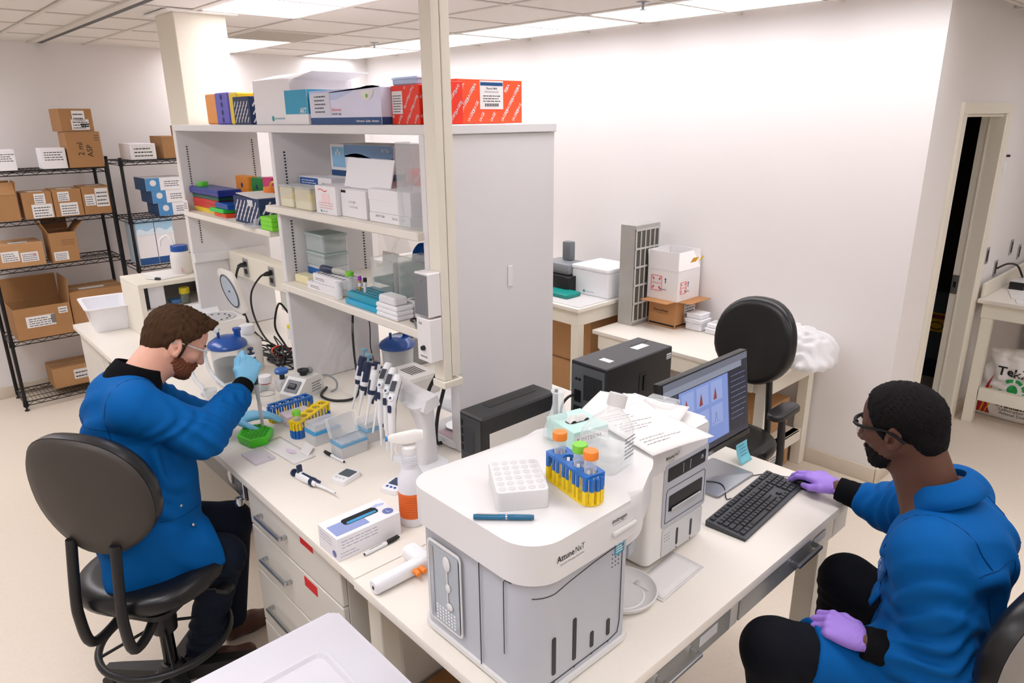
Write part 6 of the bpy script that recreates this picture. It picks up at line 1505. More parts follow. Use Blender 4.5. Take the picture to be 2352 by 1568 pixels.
b = B(); F = fr(t, 'x', .17, .118, .0012); b.poly([F @ Vector((.045*math.cos(a), .035*math.sin(a), 0)) for a in [PI+PI*k/12 for k in range(13)]]); s = part('round_seal', b, m_label, t); b = B(); b.poly([F @ Vector((.009*math.cos(a), -.02+.007*math.sin(a), .0005)) for a in [2*PI*k/8 for k in range(8)]]); part('leaf_mark', b, mat('7ab648', .6), s)
t = crate('kit_box', 'red kit box with white paper label on the top shelf left of the post', 'box', 1.46, 1.62, 2.03, 2.195, ZS, 2.240, m_q)
sticker(t, fr(t, 'x', -.045, .072), .062, .075, 7); pattern(t, fr(t, 'x', 0, .063), .165, .127, 'QIAGEN', .0125, m_label, (.024, .062), 58, (-.078, -.012, -.028, .05))
pattern(t, fr(t, 'y', 0, .063), .16, .127, 'QIAGEN', .0125, m_label, (.024, .062), 58)
t = crate('shallow_tray', 'pale blue plastic tray lying on the red box on the top shelf', 'tray', 1.47, 1.60, 2.05, 2.20, 2.2405, 2.268, mat('b8cdf2', .3, noise=0, alpha=.75), .005); part('rim', B().prism(rr(.136, .156, .008), .020, .0245), mat('c5d8f6', .3), t)
t = crate('kit_box', 'orange-red kit box with white barcode label on the top shelf right of the post', 'box', 1.572, 1.873, 1.965, 2.09, ZS, 2.258, m_qo)
s = panel(t, fr(t, 'y', .003, .095), .108, .094, m_label, 'paper_label'); G = fr(t, 'y', .003, .095, .0014); b = B(); rect(b, G, .104, .011, 0, .036); part('blue_band', b, m_deep, s)
b = B(); write(b, 'Plasmid Midi', .010, G @ Matrix.Translation((0, .022, 0)), .01); write(b, 'Endotoxin-free (10)', .008, G @ Matrix.Translation((0, .011, 0))); lines(b, G @ Matrix.Translation((0, -.012, 0)), .08, .026, 3, R_)
for k in range(16): rect(b, G, .0022 if k % 3 else .0036, .010, -.03+.004*k, -.033)
part('print', b, m_ink, s); pattern(t, fr(t, 'y', 0, .0725), .30, .146, 'QIAGEN', .0155, m_label, (.026, .074), 57, (-.053, .059, -.025, .075)); pattern(t, fr(t, 'x', 0, .0725), .12, .146, 'QIAGEN', .0155, m_label, (.026, .074), 57)
t = crate('kit_box', 'second red kit box mostly behind the cream post on the top shelf', 'box', 1.47, 1.568, 1.93, 2.025, ZS, 2.248, m_q); pattern(t, fr(t, 'y', 0, .068), .097, .13, 'QIAGEN', .0135, m_label, (.025, .066), 57); pattern(t, fr(t, 'x', 0, .068), .094, .13, 'QIAGEN', .0135, m_label, (.025, .066), 57)
# right bay, middle shelf
Z1 = 1.7655
t = crate('tip_carton', 'long blue-topped tip carton at the back of the right middle shelf', 'box', 1.60, 1.80, 2.41, 2.91, 1.895, 2.03, m_wbx)
panel(t, fr(t, 'x', 0, .013), .498, .024, m_deep); panel(t, fr(t, 'x', .06, .108), .375, .05, mat('7da2cc', .5)); panel(t, fr(t, 'x', -.18, .08), .11, .085, mat('8fc4e8', .5)); panel(t, fr(t, 'y', 0, .013), .198, .024, m_deep)
b = B(); F = fr(t, 'x', .06, .075, .001); b.poly([F @ Vector((-.185+.37*k/14, .012+.012*math.sin(k*.45), 0)) for k in range(15)]+[F @ Vector((.185-.37*k/14, -.004+.014*math.sin((14-k)*.45+.6), 0)) for k in range(15)]); part('printed_wave', b, mat('b9cbe2', .5), t)
text(t, 'ART Tips', .02, fr(t, 'x', .19, .115, .0012), m_label, width=.06, bold=.01); b = B(); [b.ball(fr(t, 'x', -.20+.015*k, .095+.012*(k % 2)) @ Vector((0, 0, 0)), (.0008, .012, .016), 8, 5) for k in range(3)]; part('printed_flower', b, m_label, t)
t = crate('carton_riser', 'white carton under the blue tip carton on the right middle shelf', 'box', 1.58, 1.80, 2.42, 2.92, Z1, 1.8945, m_wbx)
t = crate('test_kit_box', 'flat white and blue box behind the yellow-lidded tubs', 'box', 1.50, 1.57, 2.74, 3.03, 1.83, 1.893, m_wbx); panel(t, fr(t, 'x', -.055, .031), .165, .055, mat('1d5aa6', .5)); b = B(); lines(b, fr(t, 'x', -.055, .031, .0012), .13, .042, 4, R_); part('print', b, m_label, t); text(t, 'Reagent', .012, fr(t, 'x', .09, .04), m_inkk, width=.05)
t = crate('box_riser', 'white box under the flat blue box behind the tubs', 'box', 1.50, 1.57, 2.74, 3.03, Z1, 1.8295, m_wbx)
def ytub(label, y0, y1, x0=1.40):
    t = crate('sample_tub', label, 'tub', x0, x0+.09, y0, y1, Z1, 1.855, mat('f4f0da', .3, noise=0, alpha=.45), .005)
    w, d, h = DIM[t.name]; part('yellow_insert', B().box((-w/2+.006, -d/2+.006, .04), (w/2-.006, d/2-.006, .046), .002, 1), mat('efd54a', .5), t); part('yellow_grip', B().box((-.012, -.02, .0465), (.012, .02, .062), .004), mat('efd02a', .5), t)
    part('contents', B().box((-w/2+.005, -d/2+.005, .003), (w/2-.005, d/2-.005, .038)), mat('ece6c8', .5), t); part('lid', B().box((-w/2-.003, -d/2-.003, .0898), (w/2+.003, d/2+.003, .095), .002, 1), m_frost, t)
ytub('frosted tub with yellow insert at the shelf upright, left of its pair', 2.905, 3.03); ytub('frosted tub with yellow insert right of its pair on the middle shelf', 2.745, 2.89)
t = crate('wipe_box', 'white dispenser box with red wave logo on the right middle shelf', 'box', 1.40, 1.53, 2.535, 2.70, Z1, 1.878, m_wbx)
b = B(); F = fr(t, 'x', -.02, .095, .0008); b.tube([F @ Vector((-.035+.07*k/8, .004*math.sin(k*PI/4), 0)) for k in range(9)], .0018, 6); part('red_wave', b, mat('e6453a', .5), t); panel(t, fr(t, 'x', 0, .065), .065, .035, mat('f6d9da', .6)); b = B(); lines(b, fr(t, 'x', 0, .035), .11, .03, 3, R_); part('print', b, mat('e2a6a4', .6), t); logo(t, fr(t, 'x', -.04, .012), .006, '2aa5a0', .05)
t = crate('sample_box', 'white box with small black label and raised lid on the right middle shelf', 'box', 1.42, 1.58, 2.345, 2.528, Z1, 1.872, m_wbx); part('black_label', slab(B(), fr(t, 'x', -.07, .098), .035, .010, .0005), m_inkk, t)
text(t, 'LTS 200', .010, fr(t, 'x', -.01, .06), m_ink, width=.05); text(t, '1 x 5 mL', .010, fr(t, 'x', .0, .042), m_ink, width=.06); part('lid', B(fm((0, -1, 0), (.25, 0, .97), (-.03, -.01, .1075))).box((-.15, 0, 0), (.18, .115, .004)), m_wbx, t)
t = crate('sample_box', 'upper one of two stacked white boxes behind the clear acrylic sheet', 'box', 1.425, 1.56, 2.06, 2.33, 1.800, 1.885, m_wbx); part('lid_edge', B().box((-.069, -.1365, .045), (.069, .1365, .0855), .001, 1), m_wbx, t)
t = crate('sample_box', 'lower one of two stacked white boxes, marked in pen, behind the acrylic sheet', 'box', 1.42, 1.56, 2.06, 2.325, Z1, 1.7995, m_wbx); text(t, 'dNTP 200', .012, fr(t, 'x', -.06, .024), m_ink, width=.06); text(t, '2mL x 50', .012, fr(t, 'x', .06, .022), m_ink, width=.08)
t = crate('kit_box', 'red kit box at the back of the right middle shelf', 'box', 1.60, 1.78, 2.02, 2.34, Z1, 1.945, m_q); pattern(t, fr(t, 'x', 0, .09), .32, .175, 'QIAGEN', .016, m_label, (.036, .07), 57); panel(t, fr(t, 'x', -.10, .10), .10, .04, m_label)
t = thing('acrylic_sheet', 'clear acrylic shield standing at the front of the middle shelf', 'shield', (1.405, 2.03, Z1+.0006)); part('sheet', B().box((-.003, -.075, 0), (.0, .075, .29)), mat('dfe3e6', .08, noise=0, alpha=.16, spec=.8), t); part('side_fold', B().box((-.0, .072, 0), (.06, .075, .29)), mat('dfe3e6', .08, noise=0, alpha=.25, spec=.8), t)
t = thing('tape_roll', 'black tape roll standing on edge by the cream post', 'tape', (1.47, 1.992, Z1+.0486), rot=(PI/2, 0, math.radians(70))); part('roll', B().lathe([(.02, -.012), (.048, -.012), (.048, .012), (.02, .012), (.02, -.012)], 28), m_black, t)
# right bay, lower shelf
Z2 = 1.4185
for k, (z0, z1, lab) in enumerate(((1.49, 1.555, 'lower clear dish tub in the stack on the right low shelf'), (1.556, 1.64, 'upper clear dish tub in the stack on the right low shelf'))):
    t = crate('clear_tub', lab, 'tub', 1.50, 1.62, 2.86, 3.03, z0, z1, mat('dfe9e8', .2, noise=0, alpha=.38), .006); part('lid', B().box((-.063, -.088, z1-z0-.012), (.063, .088, z1-z0), .003, 1), mat('c3d6d3', .2, noise=0, alpha=.6), t); part('inner_tray', B().box((-.055, -.08, (z1-z0)*.45), (.055, .08, (z1-z0)*.55)), mat('cddbd8', .3, noise=0, alpha=.6), t)
t = crate('blue_tub', 'clear tub with blue label under the stacked clear tubs', 'tub', 1.50, 1.62, 2.86, 3.03, Z2, 1.4895, mat('e3e8ea', .3, noise=0, alpha=.6), .005); panel(t, fr(t, 'x', 0, .035), .166, .055, mat('1b62b0', .5)); text(t, 'AB', .03, fr(t, 'x', .01, .04, .0014), m_label, bold=.03)
t = crate('yellow_packet', 'pale yellow packet at the front left of the low shelf', 'packet', 1.43, 1.49, 2.90, 3.03, Z2, 1.455, mat('eae2b8', .6), .004)
for lab, z0, z1, dx in (('lower white card tube box on the right low shelf', Z2, 1.452, 0), ('upper white card tube box with holes on the right low shelf', 1.4525, 1.49, .015)):
    t = crate('tube_box', lab, 'box', 1.405+dx, 1.52+dx, 2.60-dx, 2.86-dx*2, z0, z1, m_wbx); b = B()
    for i in range(8):
        for j in range(3): b.poly([(-.035+.035*j+.009*math.cos(a*PI/6), -.105+.03*i+.009*math.sin(a*PI/6), z1-z0+.0006) for a in range(12)])
    part('tube_holes', b, mat('6b6b70', .8), t, kind='stuff'); b = B(); lines(b, fr(t, 'x', -.06, .016), .08, .014, 2, R_); part('print', b, m_ink, t)
t = thing('motor_pipette', 'large navy and clear pipette gun lying on the white tube boxes', 'pipette', (1.465, 2.72, 1.508), math.radians(-86)); b = B(); b.tube([(-.10, 0, 0), (-.09, 0, 0), (-.03, 0, 0), (.0, 0, .002)], [.010, .016, .016, .013], 14); part('handle', b, m_navy, t); part('barrel', B().tube([(.0005, 0, .002), (.05, 0, .004), (.12, 0, .002)], [.013, .014, .008], 12), mat('c9ccc4', .2, noise=0, alpha=.7), t); text(t, 'MATE', .008, fm((1, 0, 0), (0, .5, .8), (-.055, -.0155, .006)), m_label) if 0 else None
t = centri_tube('green-capped tube standing on the right low shelf', (1.445, 2.555, Z2+.0006), m_gr, h=.11); 
t = bottle('sample_vial', 'white vial with screw cap standing before the green-capped tube', (1.405, 2.585, Z2+.0006), .016, .06, m_wp, m_wp, .8, .016, .014)
t = thing('eppendorf_rack', 'turquoise tube rack on its lid on the right low shelf', 'rack', (1.455, 2.375, Z2+.0006), math.radians(0))
m_tq = mat('1f9cb8', .4); part('lid', B().box((-.07, -.125, 0), (.07, .125, .022), .004), mat('2aa9d2', .35), t); part('block', B().box((-.062, -.115, .0225), (.062, .115, .052), .003), m_tq, t); b = B()
for i in range(10):
    for j in range(5): b.poly([(-.048+.024*j+.0075*math.cos(a*PI/5), -.10+.0222*i+.0075*math.sin(a*PI/5), .0526) for a in range(10)])
part('wells', b, mat('0f5f74', .6), t, kind='stuff')
for y, c, c2, lab in ((2.455, '9a2cb0', 'c08a2a', 'purple-capped blood tube standing in the turquoise rack'), (2.415, '17181c', 'ece8e8', 'black-capped tube with white label in the turquoise rack')):
    t = thing('sample_tube', lab, 'tube', (1.43, y, Z2+.050), rot=(0, math.radians(3), 0)); part('tube', B().lathe([(0, 0), (.005, .002), (.006, .008), (.006, .045), (0, .045)], 14), mat(c2, .3), t); part('cap', B().cyl((0, 0, .0452), (0, 0, .062), .0075, n=14), mat(c, .4), t); part('label_band', B().lathe([(.0063, .02), (.0065, .02), (.0065, .036), (.0063, .036)], 14), m_label, t)
for k in range(3): t = crate('tip_tray', ('bottom', 'middle', 'top')[k]+' white plastic tray of the little stack at the low shelf edge', 'tray', 1.375, 1.455, 2.115, 2.255, Z2+.018*k, Z2+.0175+.018*k, m_wp, .005)
t = crate('tip_tray', 'white upright plastic rack standing on the stack of trays', 'tray', 1.38, 1.44, 2.13, 2.24, Z2+.0542, Z2+.085, mat('f0f0f2', .3, noise=0, alpha=.8), .006)
t = crate('card_box', 'white card box with divided top behind the little trays', 'box', 1.46, 1.55, 2.035, 2.20, Z2, 1.475, m_wbx)
for s in (-1, 1): part('cut_out', slab(B(), fr(t, 't', 0, .04*s), .05, .05, .0004), mat('8b857e', .8), t)
t = crate('plate_box', 'clear box of green tube racks on the right low shelf', 'box', 1.50, 1.62, 2.09, 2.28, Z2, 1.625, mat('dfe6e4', .12, noise=0, alpha=.22), .003)
for k in range(4): part('green_tray', B().box((-.055, -.09, .025+.042*k), (.055, .09, .045+.042*k), .002, 1), mat('12482f', .5), t)
t = crate('plate_box', 'second clear box of green racks with white end beside the first', 'box', 1.49, 1.60, 2.30, 2.46, Z2, 1.60, mat('dfe6e4', .12, noise=0, alpha=.22), .003); part('white_end', slab(B(), fr(t, 'y', 0, .09), .105, .17, .001), m_label, t)
for k in range(2): part('green_tray', B().box((-.05, -.07, .03+.05*k), (.05, .07, .05+.05*k), .002, 1), mat('12482f', .5), t)
t = thing('packet_bag', 'clear zip bag with papers leaning at the back of the low shelf', 'bag', (1.66, 2.52, Z2+.0006)); rb = random.Random(8)
b = B(); b.surf(lambda u, v: (.02*math.sin(6*u+4*v), (u-.5)*.20, .20+.06*v-.20*(1-v)), 14, 14); part('film', b, mat('f0f0f2', .12, noise=0, alpha=.18, spec=.9), t, ang=25); part('paper_insert', B(fm((0, -1, 0), (.1, 0, 1), (-.022, .02, .12))).box((-.06, -.05, 0), (.06, .05, .002)), mat('dcd8d4', .7), t)
t = thing('folded_cloth', 'bright blue folded cloth at the back of the low shelf near the post', 'cloth', (1.68, 2.26, Z2+.0006)); g = Sdf((-.12, -.17, -.01), (.12, .17, .26), .007); g.ell((0, 0, .10), (.07, .12, .10), k=.03); g.ell((.0, .04, .17), (.06, .09, .06), k=.04); g.plane((0, 0, 0), (0, 0, -1))
for ph in (0, 2, 4): g.fold((0, 0, .12), .16, (.2*ph-.3, 1, .8-.3*ph), .055, .007, (1, 0, 0), .9, ph)
part('cloth', g.mesh('cloth'), cloth('14509c'), t); t = thing('steel_tool', 'steel scissors with black handles at the low shelf end', 'tool', (1.41, 2.05, Z2+.004), math.radians(60)); part('blade', B().box((-.07, -.004, 0), (0, .004, .003)), m_steel, t); part('blade', B(Matrix.Rotation(.15, 4, 'Z')).box((-.07, -.004, .0032), (0, .004, .006)), m_steel, t); part('handle', B().tube([(0, 0, .003), (.03, .012, .003), (.05, 0, .003), (.03, -.012, .003), (0, 0, .003)], .004, 8, 4), m_black, t)
# left bay shelf
Z3 = 1.6435
def pbox(label, x0, x1, y0, y1, z0, z1, c, al=1, name='rack_box'):
    t = crate(name, label, 'box', x0, x1, y0, y1, z0, z1, mat(c, .3, noise=.01, alpha=al), .004); w, d, h = DIM[t.name]; part('rim', B().box((-w/2-.003, -d/2-.003, h*.55), (w/2+.003, d/2+.003, h*.62), .001, 1), mat(c, .35), t); return t
pbox('yellow rack box at the bottom of the stack on the left shelf', 1.44, 1.56, 3.90, 4.24, Z3, 1.668, 'e8cc2a'); pbox('red rack box in the middle of the stack on the left shelf', 1.44, 1.56, 3.88, 4.25, 1.6685, 1.718, 'c8281e'); pbox('dark green rack box in the stack on the left shelf', 1.44, 1.56, 3.87, 4.25, 1.7185, 1.742, '0f5a4a'); pbox('dark blue rack box topping the stack on the left shelf', 1.43, 1.56, 3.84, 4.26, 1.7425, 1.778, '1c3490')
t = thing('green_stopper', 'bright green screw cap on the dark blue rack box', 'cap', (1.48, 4.18, 1.779)); part('cap', B().lathe([(0, .026), (.026, .026), (.028, .023), (.028, 0), (0, 0)], 20), mat('5fd03c', .4), t); b = B(); [b.cyl((.0282*math.cos(a*PI/10), .0282*math.sin(a*PI/10), .002), (.0282*math.cos(a*PI/10), .0282*math.sin(a*PI/10), .022), .0012, n=5) for a in range(20)]; part('ribs', b, mat('57c436', .4), t, kind='stuff')
slim_rack('tube_rack', 'orange rack standing at the back of the left shelf', 1.66, 1.72, 3.98, 4.16, Z3, 1.83, mat('f5992e', .4), 2); slim_rack('tube_rack', 'green rack standing at the back of the left shelf', 1.66, 1.72, 3.80, 3.94, Z3, 1.83, mat('1e8a3c', .4), 2); slim_rack('tube_rack', 'magenta rack standing at the back of the left shelf', 1.65, 1.71, 3.66, 3.77, Z3, 1.84, mat('d83a78', .4))
t = bottle('wash_bottle', 'clear squeeze bottle with orange top beside the magenta rack', (1.58, 3.52, Z3+.0006), .045, .13, m_frost, mat('f0842a', .4), .5, .05, .036); part('spout', B().tube([(0, 0, .165), (0, -.03, .19), (.0, -.09, .185)], .005, 8, 4), mat('e8c83a', .4), t)
t = bottle('white_bottle', 'white plastic bottle standing behind the clear squeeze bottle', (1.66, 3.40, Z3+.0006), .045, .15, m_wp, m_wp, .5)
for lab, y0, y1, z0, z1, c, x0 in (('green plastic rack lid in the pile before the dark dashed box', 3.76, 3.95, 1.664, 1.685, '3ccf52', 1.415), ('orange-red rack lid at the bottom of the pile on the left shelf', 3.74, 3.90, Z3, 1.6635, 'e8502a', 1.42), ('blue rack lid on the pile beside the dark dashed box', 3.73, 3.90, 1.6855, 1.715, '1550a8', 1.43)): pbox(lab, x0, x0+.10, y0, y1, z0, z1, c, name='flat_rack')
t = crate('kit_box', 'dark blue kit box with white dashes and torn white top on the left shelf', 'box', 1.415, 1.58, 3.30, 3.60, Z3, 1.772, m_qd); bars(t, fr(t, 'x', 0, .064), .29, .118, .042, .0085, m_label, (.021, .046)); bars(t, fr(t, 'y', 0, .064), .155, .118, .042, .0085, m_label, (.021, .046)); part('torn_top', B(fm((1, 0, 0), (0, 1, .06), (0, 0, .132))).box((-.075, -.13, 0), (.075, .13, .003)), m_paper, t); part('tape_label', slab(B(), fr(t, 'x', .05, .105), .06, .03, .0008), mat('d8dadf', .4), t)
t = thing('clear_lid_pile', 'clear plastic lid with small bottle top before the dark dashed box', 'lid', (1.405, 3.33, Z3+.0006)); part('dish', B().lathe([(0, 0), (.055, 0), (.06, .012), (.057, .012), (.053, .003), (0, .003)], 24), m_frost, t); part('neck', B().lathe([(.0, .036), (.012, .036), (.012, .004), (0, .004)], 16), m_frost, t)
for k in range(3): t = crate('green_block', ('lowest', 'middle', 'topmost')[k]+' lime green block of the stack at the left shelf end', 'block', 1.385, 1.47, 3.115, 3.235, Z3+.0205*k, Z3+.0200+.0205*k, mat('7edb2c', .45), .002)
t = crate('paper_card', 'white instruction card standing at the left shelf corner', 'card', 1.385, 1.389, 4.19, 4.26, Z3, 1.705, m_label); b = B(); lines(b, fr(t, 'x', 0, .03), .05, .04, 4, R_); part('print', b, m_ink, t)
# hutch and far bench
t = bottle('blue_lid_tub', 'white plastic tub with blue lid and hose on the cream hutch', (1.41, 4.53, 1.2356), .06, .15, mat('ece9e4', .35, noise=0, alpha=.85), mat('1450a4', .3), .8, .035, .05); part('hose', B().tube([(-.03, 0, .18), (-.05, .02, .235), (-.085, .05, .21), (-.09, .06, .17)], .008, 8, 5), m_wp, t); part('red_sticker', slab(B(), fm((-.3, -1, 0), (0, 0, 1), (-.02, -.0605, .03)), .02, .03, .0008), mat('e8542a', .5), t)
t = thing('paper_pile', 'loose white papers lying on the cream hutch', 'paper', (1.33, 4.56, 1.2356), math.radians(12)); part('sheet', B().box((-.10, -.13, 0), (.06, .13, .004)), m_paper, t)
marker('black pen lying on top of the cream hutch', (1.215, 4.46, 1.2418), math.radians(-60), .10)
t = crate('binder', 'white binder with black spine standing in the cream hutch', 'binder', 1.145, 1.25, 4.40, 4.64, H+.1655, H+.2995, mat('e9e8ec', .5), .003); part('spine', B().box((-.0535, -.12, .0), (-.053, .12, .13)), m_black, t); part('spine', slab(B(), fr(t, 'y', -.045, .067), .014, .13, .001), m_black, t)
t = crate('blue_pack', 'small blue pack lying on the hutch shelf', 'pack', 1.29, 1.37, 4.42, 4.50, H+.1655, H+.19, mat('5b8cc8', .4), .006)
t = bottle('specimen_jar', 'small jar with mustard-yellow lid standing in front of the hutch shelf', (1.36, 4.395, H+.1656), .026, .075, mat('7c8276', .2, noise=0, alpha=.6), mat('c9b81a', .5), .9, .035, .030)
# ---------------------------------------------------------------- wire shelving and its cartons
m_wire = mat('151517', .4, metal=.3)
def wire_rack(label, x0, x1, y0, y1, zs, top):
    t = thing('wire_rack', label, 'shelving', (x0, y0, 0)); W, D = x1-x0, y1-y0
    for x, y in ((.0, .0), (W, 0), (0, D), (W, D)):
        p = part('post', B().cyl((x, y, .03), (x, y, top), .013, n=12), m_wire, t); part('foot', B().lathe([(0, 0), (.016, 0), (.016, .008), (.007, .012), (.007, .03), (0, .03)], 12), m_dark, p, (x, y, 0))
    for z in zs:
        b = B()
        for y in (0.0, D):
            b.tube([(.013, y, z-.004), (W-.013, y, z-.004)], .0045, 6); b.tube([(.013, y, z-.034), (W-.013, y, z-.034)], .0035, 6)
            n = int(W/.045); b.tube([(.013+(W-.026)*i/n, y, z-(.005 if i % 2 else .033)) for i in range(n+1)], .0026, 5)
        for x in (0.0, W): b.tube([(x, .013, z-.004), (x, D-.013, z-.004)], .0045, 6); b.tube([(x, .013, z-.034), (x, D-.013, z-.034)], .0035, 6)
        sh = part('shelf_frame', b, m_wire, t); b = B(); n = int(W/.026)
        for i in range(1, n): x = W*i/n; b.tube([(x, 0, z-.002), (x, D, z-.002)], .0018, 4)
        for y in (D*.33, D*.66): b.tube([(0, y, z-.0055), (W, y, z-.0055)], .0025, 4)
        part('wires', b, m_wire, sh, kind='stuff')
        for x, y in ((.0, .0), (W, 0), (0, D), (W, D)): part('collar', B().lathe([(.0135, z-.04), (.019, z-.038), (.016, z+.004), (.0135, z+.005)], 12), m_dark, sh)
    return t
wire_rack('black wire shelving full of cardboard boxes at the left edge', .655, 1.505, 6.27, 6.64, (.075, .555, 1.105, 1.445, 1.80), 1.83)
wire_rack('second black wire shelving behind the white lab shelving', 1.575, 2.60, 6.12, 6.52, (.25, 1.02, 1.40, 1.845), 1.87)
def lab(t, side, u, v, w, h, n=4): sticker(t, fr(t, side, u, v, .0012), w, h, n)
YF = 6.265
t = carton('cardboard_box', 'small brown box on top of the stack on the first wire rack', 1.245, 1.465, YF, 6.50, 2.066, 2.228, rz=math.radians(4)); lab(t, 'y', .015, .11, .085, .075, 2); lab(t, 'y', .02, .048, .12, .075, 3); b = B(); rect(b, fr(t, 'y', .05, .05, .0025), .06, .010); rect(b, fr(t, 'y', .05, .035, .0025), .055, .010); part('print', b, m_inkk, t)
t = carton('cardboard_box', 'brown box marked 2 ml in black pen on the first wire rack', 1.262, 1.495, YF-.02, 6.47, 1.803, 2.063); b = B(); write(b, '2 ml', .055, fr(t, 'y', -.03, .135, .0008, PI/2)); write(b, 'ASP', .055, fr(t, 'y', .03, .12, .0008, PI/2)); part('handwriting', b, m_inkk, t); b = B(); lines(b, fr(t, 'y', .09, .215), .03, .05, 3, R_); part('print', b, m_ink, t)
t = crate('white_box', 'white box beside the marked brown box on the first wire rack', 'box', 1.09, 1.25, YF, 6.42, 1.803, 1.952, m_wbx); b = B(); lines(b, fr(t, 'y', 0, .09), .12, .07, 4, R_); part('print', b, m_ink, t)
t = crate('white_box', 'white box at the left picture edge on the first wire rack', 'box', .76, .93, YF, 6.42, 1.803, 1.948, m_wbx); b = B(); lines(b, fr(t, 'y', .02, .09), .12, .06, 4, R_); part('print', b, m_ink, t)
t = carton('cardboard_box', 'open brown box with raised flaps at the left edge of the second wire shelf', .70, .885, YF, 6.45, 1.448, 1.632, {'s': 70, 'e': 95, 'n': 95})
for x0, x1, z1, lb, st in ((.915, 1.105, 1.642, 'brown box with two white labels, left of three on the second wire shelf', ((.015, .145, .07, .075), (.02, .055, .13, .10))), (1.11, 1.30, 1.65, 'brown box with two white labels, middle of three on the second wire shelf', ((-.025, .15, .075, .07), (.0, .055, .12, .095))), (1.305, 1.495, 1.66, 'brown box with tall white label, right of three on the second wire shelf', ((-.045, .11, .07, .085), (.04, .125, .09, .14)))):
    t = carton('cardboard_box', lb, x0, x1, YF, 6.50, 1.448, z1); [lab(t, 'y', u_, v_, w_, h_) for u_, v_, w_, h_ in st]; part('paper_label', slab(B(), fr(t, 't', 0, -.05, .0015), .10, .08, .0005), m_label, t)
t = carton('cardboard_box', 'long low brown box with two labels on the third wire shelf', .69, .985, YF, 6.55, 1.108, 1.282, m=m_card2); lab(t, 'y', -.07, .085, .11, .075); lab(t, 'y', .05, .07, .11, .07); b = B(); b.ball(fr(t, 'y', .085, .085, .003) @ Vector((0, 0, 0)), (.006, .001, .006), 10, 6); part('red_dot', b, mat('c83a4a', .6), t); part('paper_label', slab(B(), fr(t, 't', 0, -.08, .0015), .12, .07, .0005), m_label, t)
t = carton('cardboard_box', 'open brown box with splayed flaps on the third wire shelf', 1.03, 1.21, YF-.01, 6.48, 1.108, 1.335, {'w': 115, 'e': 130, 'n': 95}); lab(t, 'y', -.03, .05, .095, .065); b = B(); lines(b, fr(t, 'y', .03, .15), .09, .05, 3, R_); part('print', b, mat('7a5a38', .7), t)
t = carton('cardboard_box', 'large open brown box with barcode label on the fourth wire shelf', .70, 1.075, YF-.02, 6.60, .559, .80, {'n': 92, 'e': 95}); lab(t, 'y', -.02, .13, .19, .085); lab(t, 'y', .135, .19, .06, .05, 2); b = B(); [rect(b, fr(t, 'y', .048+.003*k, .135, .0026), .0018, .07) for k in range(10)]; part('barcode', b, m_inkk, t)
t = carton('cardboard_box', 'long brown box behind the white tub on the fourth wire shelf', 1.085, 1.485, YF, 6.58, .559, .865); part('paper_label', slab(B(), fr(t, 't', -.02, -.06, .0015), .18, .06, .0005), m_label, t)
t = carton('cardboard_box', 'low brown box with white label on the bottom wire shelf', .885, 1.30, 6.40, 6.66, .078, .245, m=m_card2); lab(t, 'y', -.0, .09, .12, .08, 2)
YG = 6.13
t = crate('white_box', 'long white box on top of the second wire rack', 'box', 1.66, 1.845, YG, 6.42, 1.848, 1.968, m_wbx); lab(t, 'y', 0, .06, .16, .10, 3)
t = carton('cardboard_box', 'brown box with open flap on the second wire rack beside the white box', 1.90, 2.02, YG, 6.42, 1.848, 2.02)
t = carton('cardboard_box', 'large brown carton seen through the shelving top opening', 2.08, 2.42, YG, 6.44, 1.848, 2.10); t = carton('cardboard_box', 'brown carton seen behind the blue-topped tip carton', 2.44, 2.59, YG, 6.42, 1.848, 2.14)
for k in range(3):
    t = crate('reagent_carton', ('lowest', 'middle', 'topmost')[k]+' blue and white carton in the stack on the second wire rack', 'box', 1.80-.035*k, 2.09-.03*k, YG, 6.42, 1.403+.1005*k, 1.502+.1005*k, m_wbx); w_, d_, h_ = DIM[t.name]
    panel(t, fr(t, 'y', -w_/2+.053, h_/2), .105, .098, mat('4a8fc8', .5)); panel(t, fr(t, 'x', 0, h_/2), d_-.002, .098, mat('24507e', .5)); b = B(); F = fr(t, 'y', -w_/2+.055, .06, .0014); b.poly([F @ Vector((x, y, 0)) for x, y in circ(.024, 18)]); s = part('round_seal', b, m_label, t); b = B(); lines(b, fr(t, 'y', .05, .05), .12, .05, 3, R_); part('print', b, m_ink, t)
for k, x in enumerate((1.60, 1.745)):
    t = crate('water_carton', ('left', 'right')[k]+' tall white and sky-blue carton on the second wire rack', 'box', x, x+.14, YG, 6.40, 1.023, 1.383, m_wbx); panel(t, fr(t, 'y', 0, .31), .138, .10, mat('a8d0ec', .5)); panel(t, fr(t, 'y', 0, .03), .138, .055, mat('1c4f8c', .5)); panel(t, fr(t, 'x', 0, .18), .26, .355, mat('1d4a78' if k else 'c8e2f2', .5)); b = B(); F = fr(t, 'y', 0, .27, .0014); b.poly([F @ Vector((-.065+.13*q/8, .01+.012*math.sin(q), 0)) for q in range(9)]+[F @ Vector((.065, -.03, 0)), F @ Vector((-.065, -.03, 0))]); part('printed_wave', b, mat('dfeefa', .5), t)
t = carton('cardboard_box', 'brown carton low on the second wire rack behind the island', 1.70, 2.30, YG, 6.45, .253, .62)
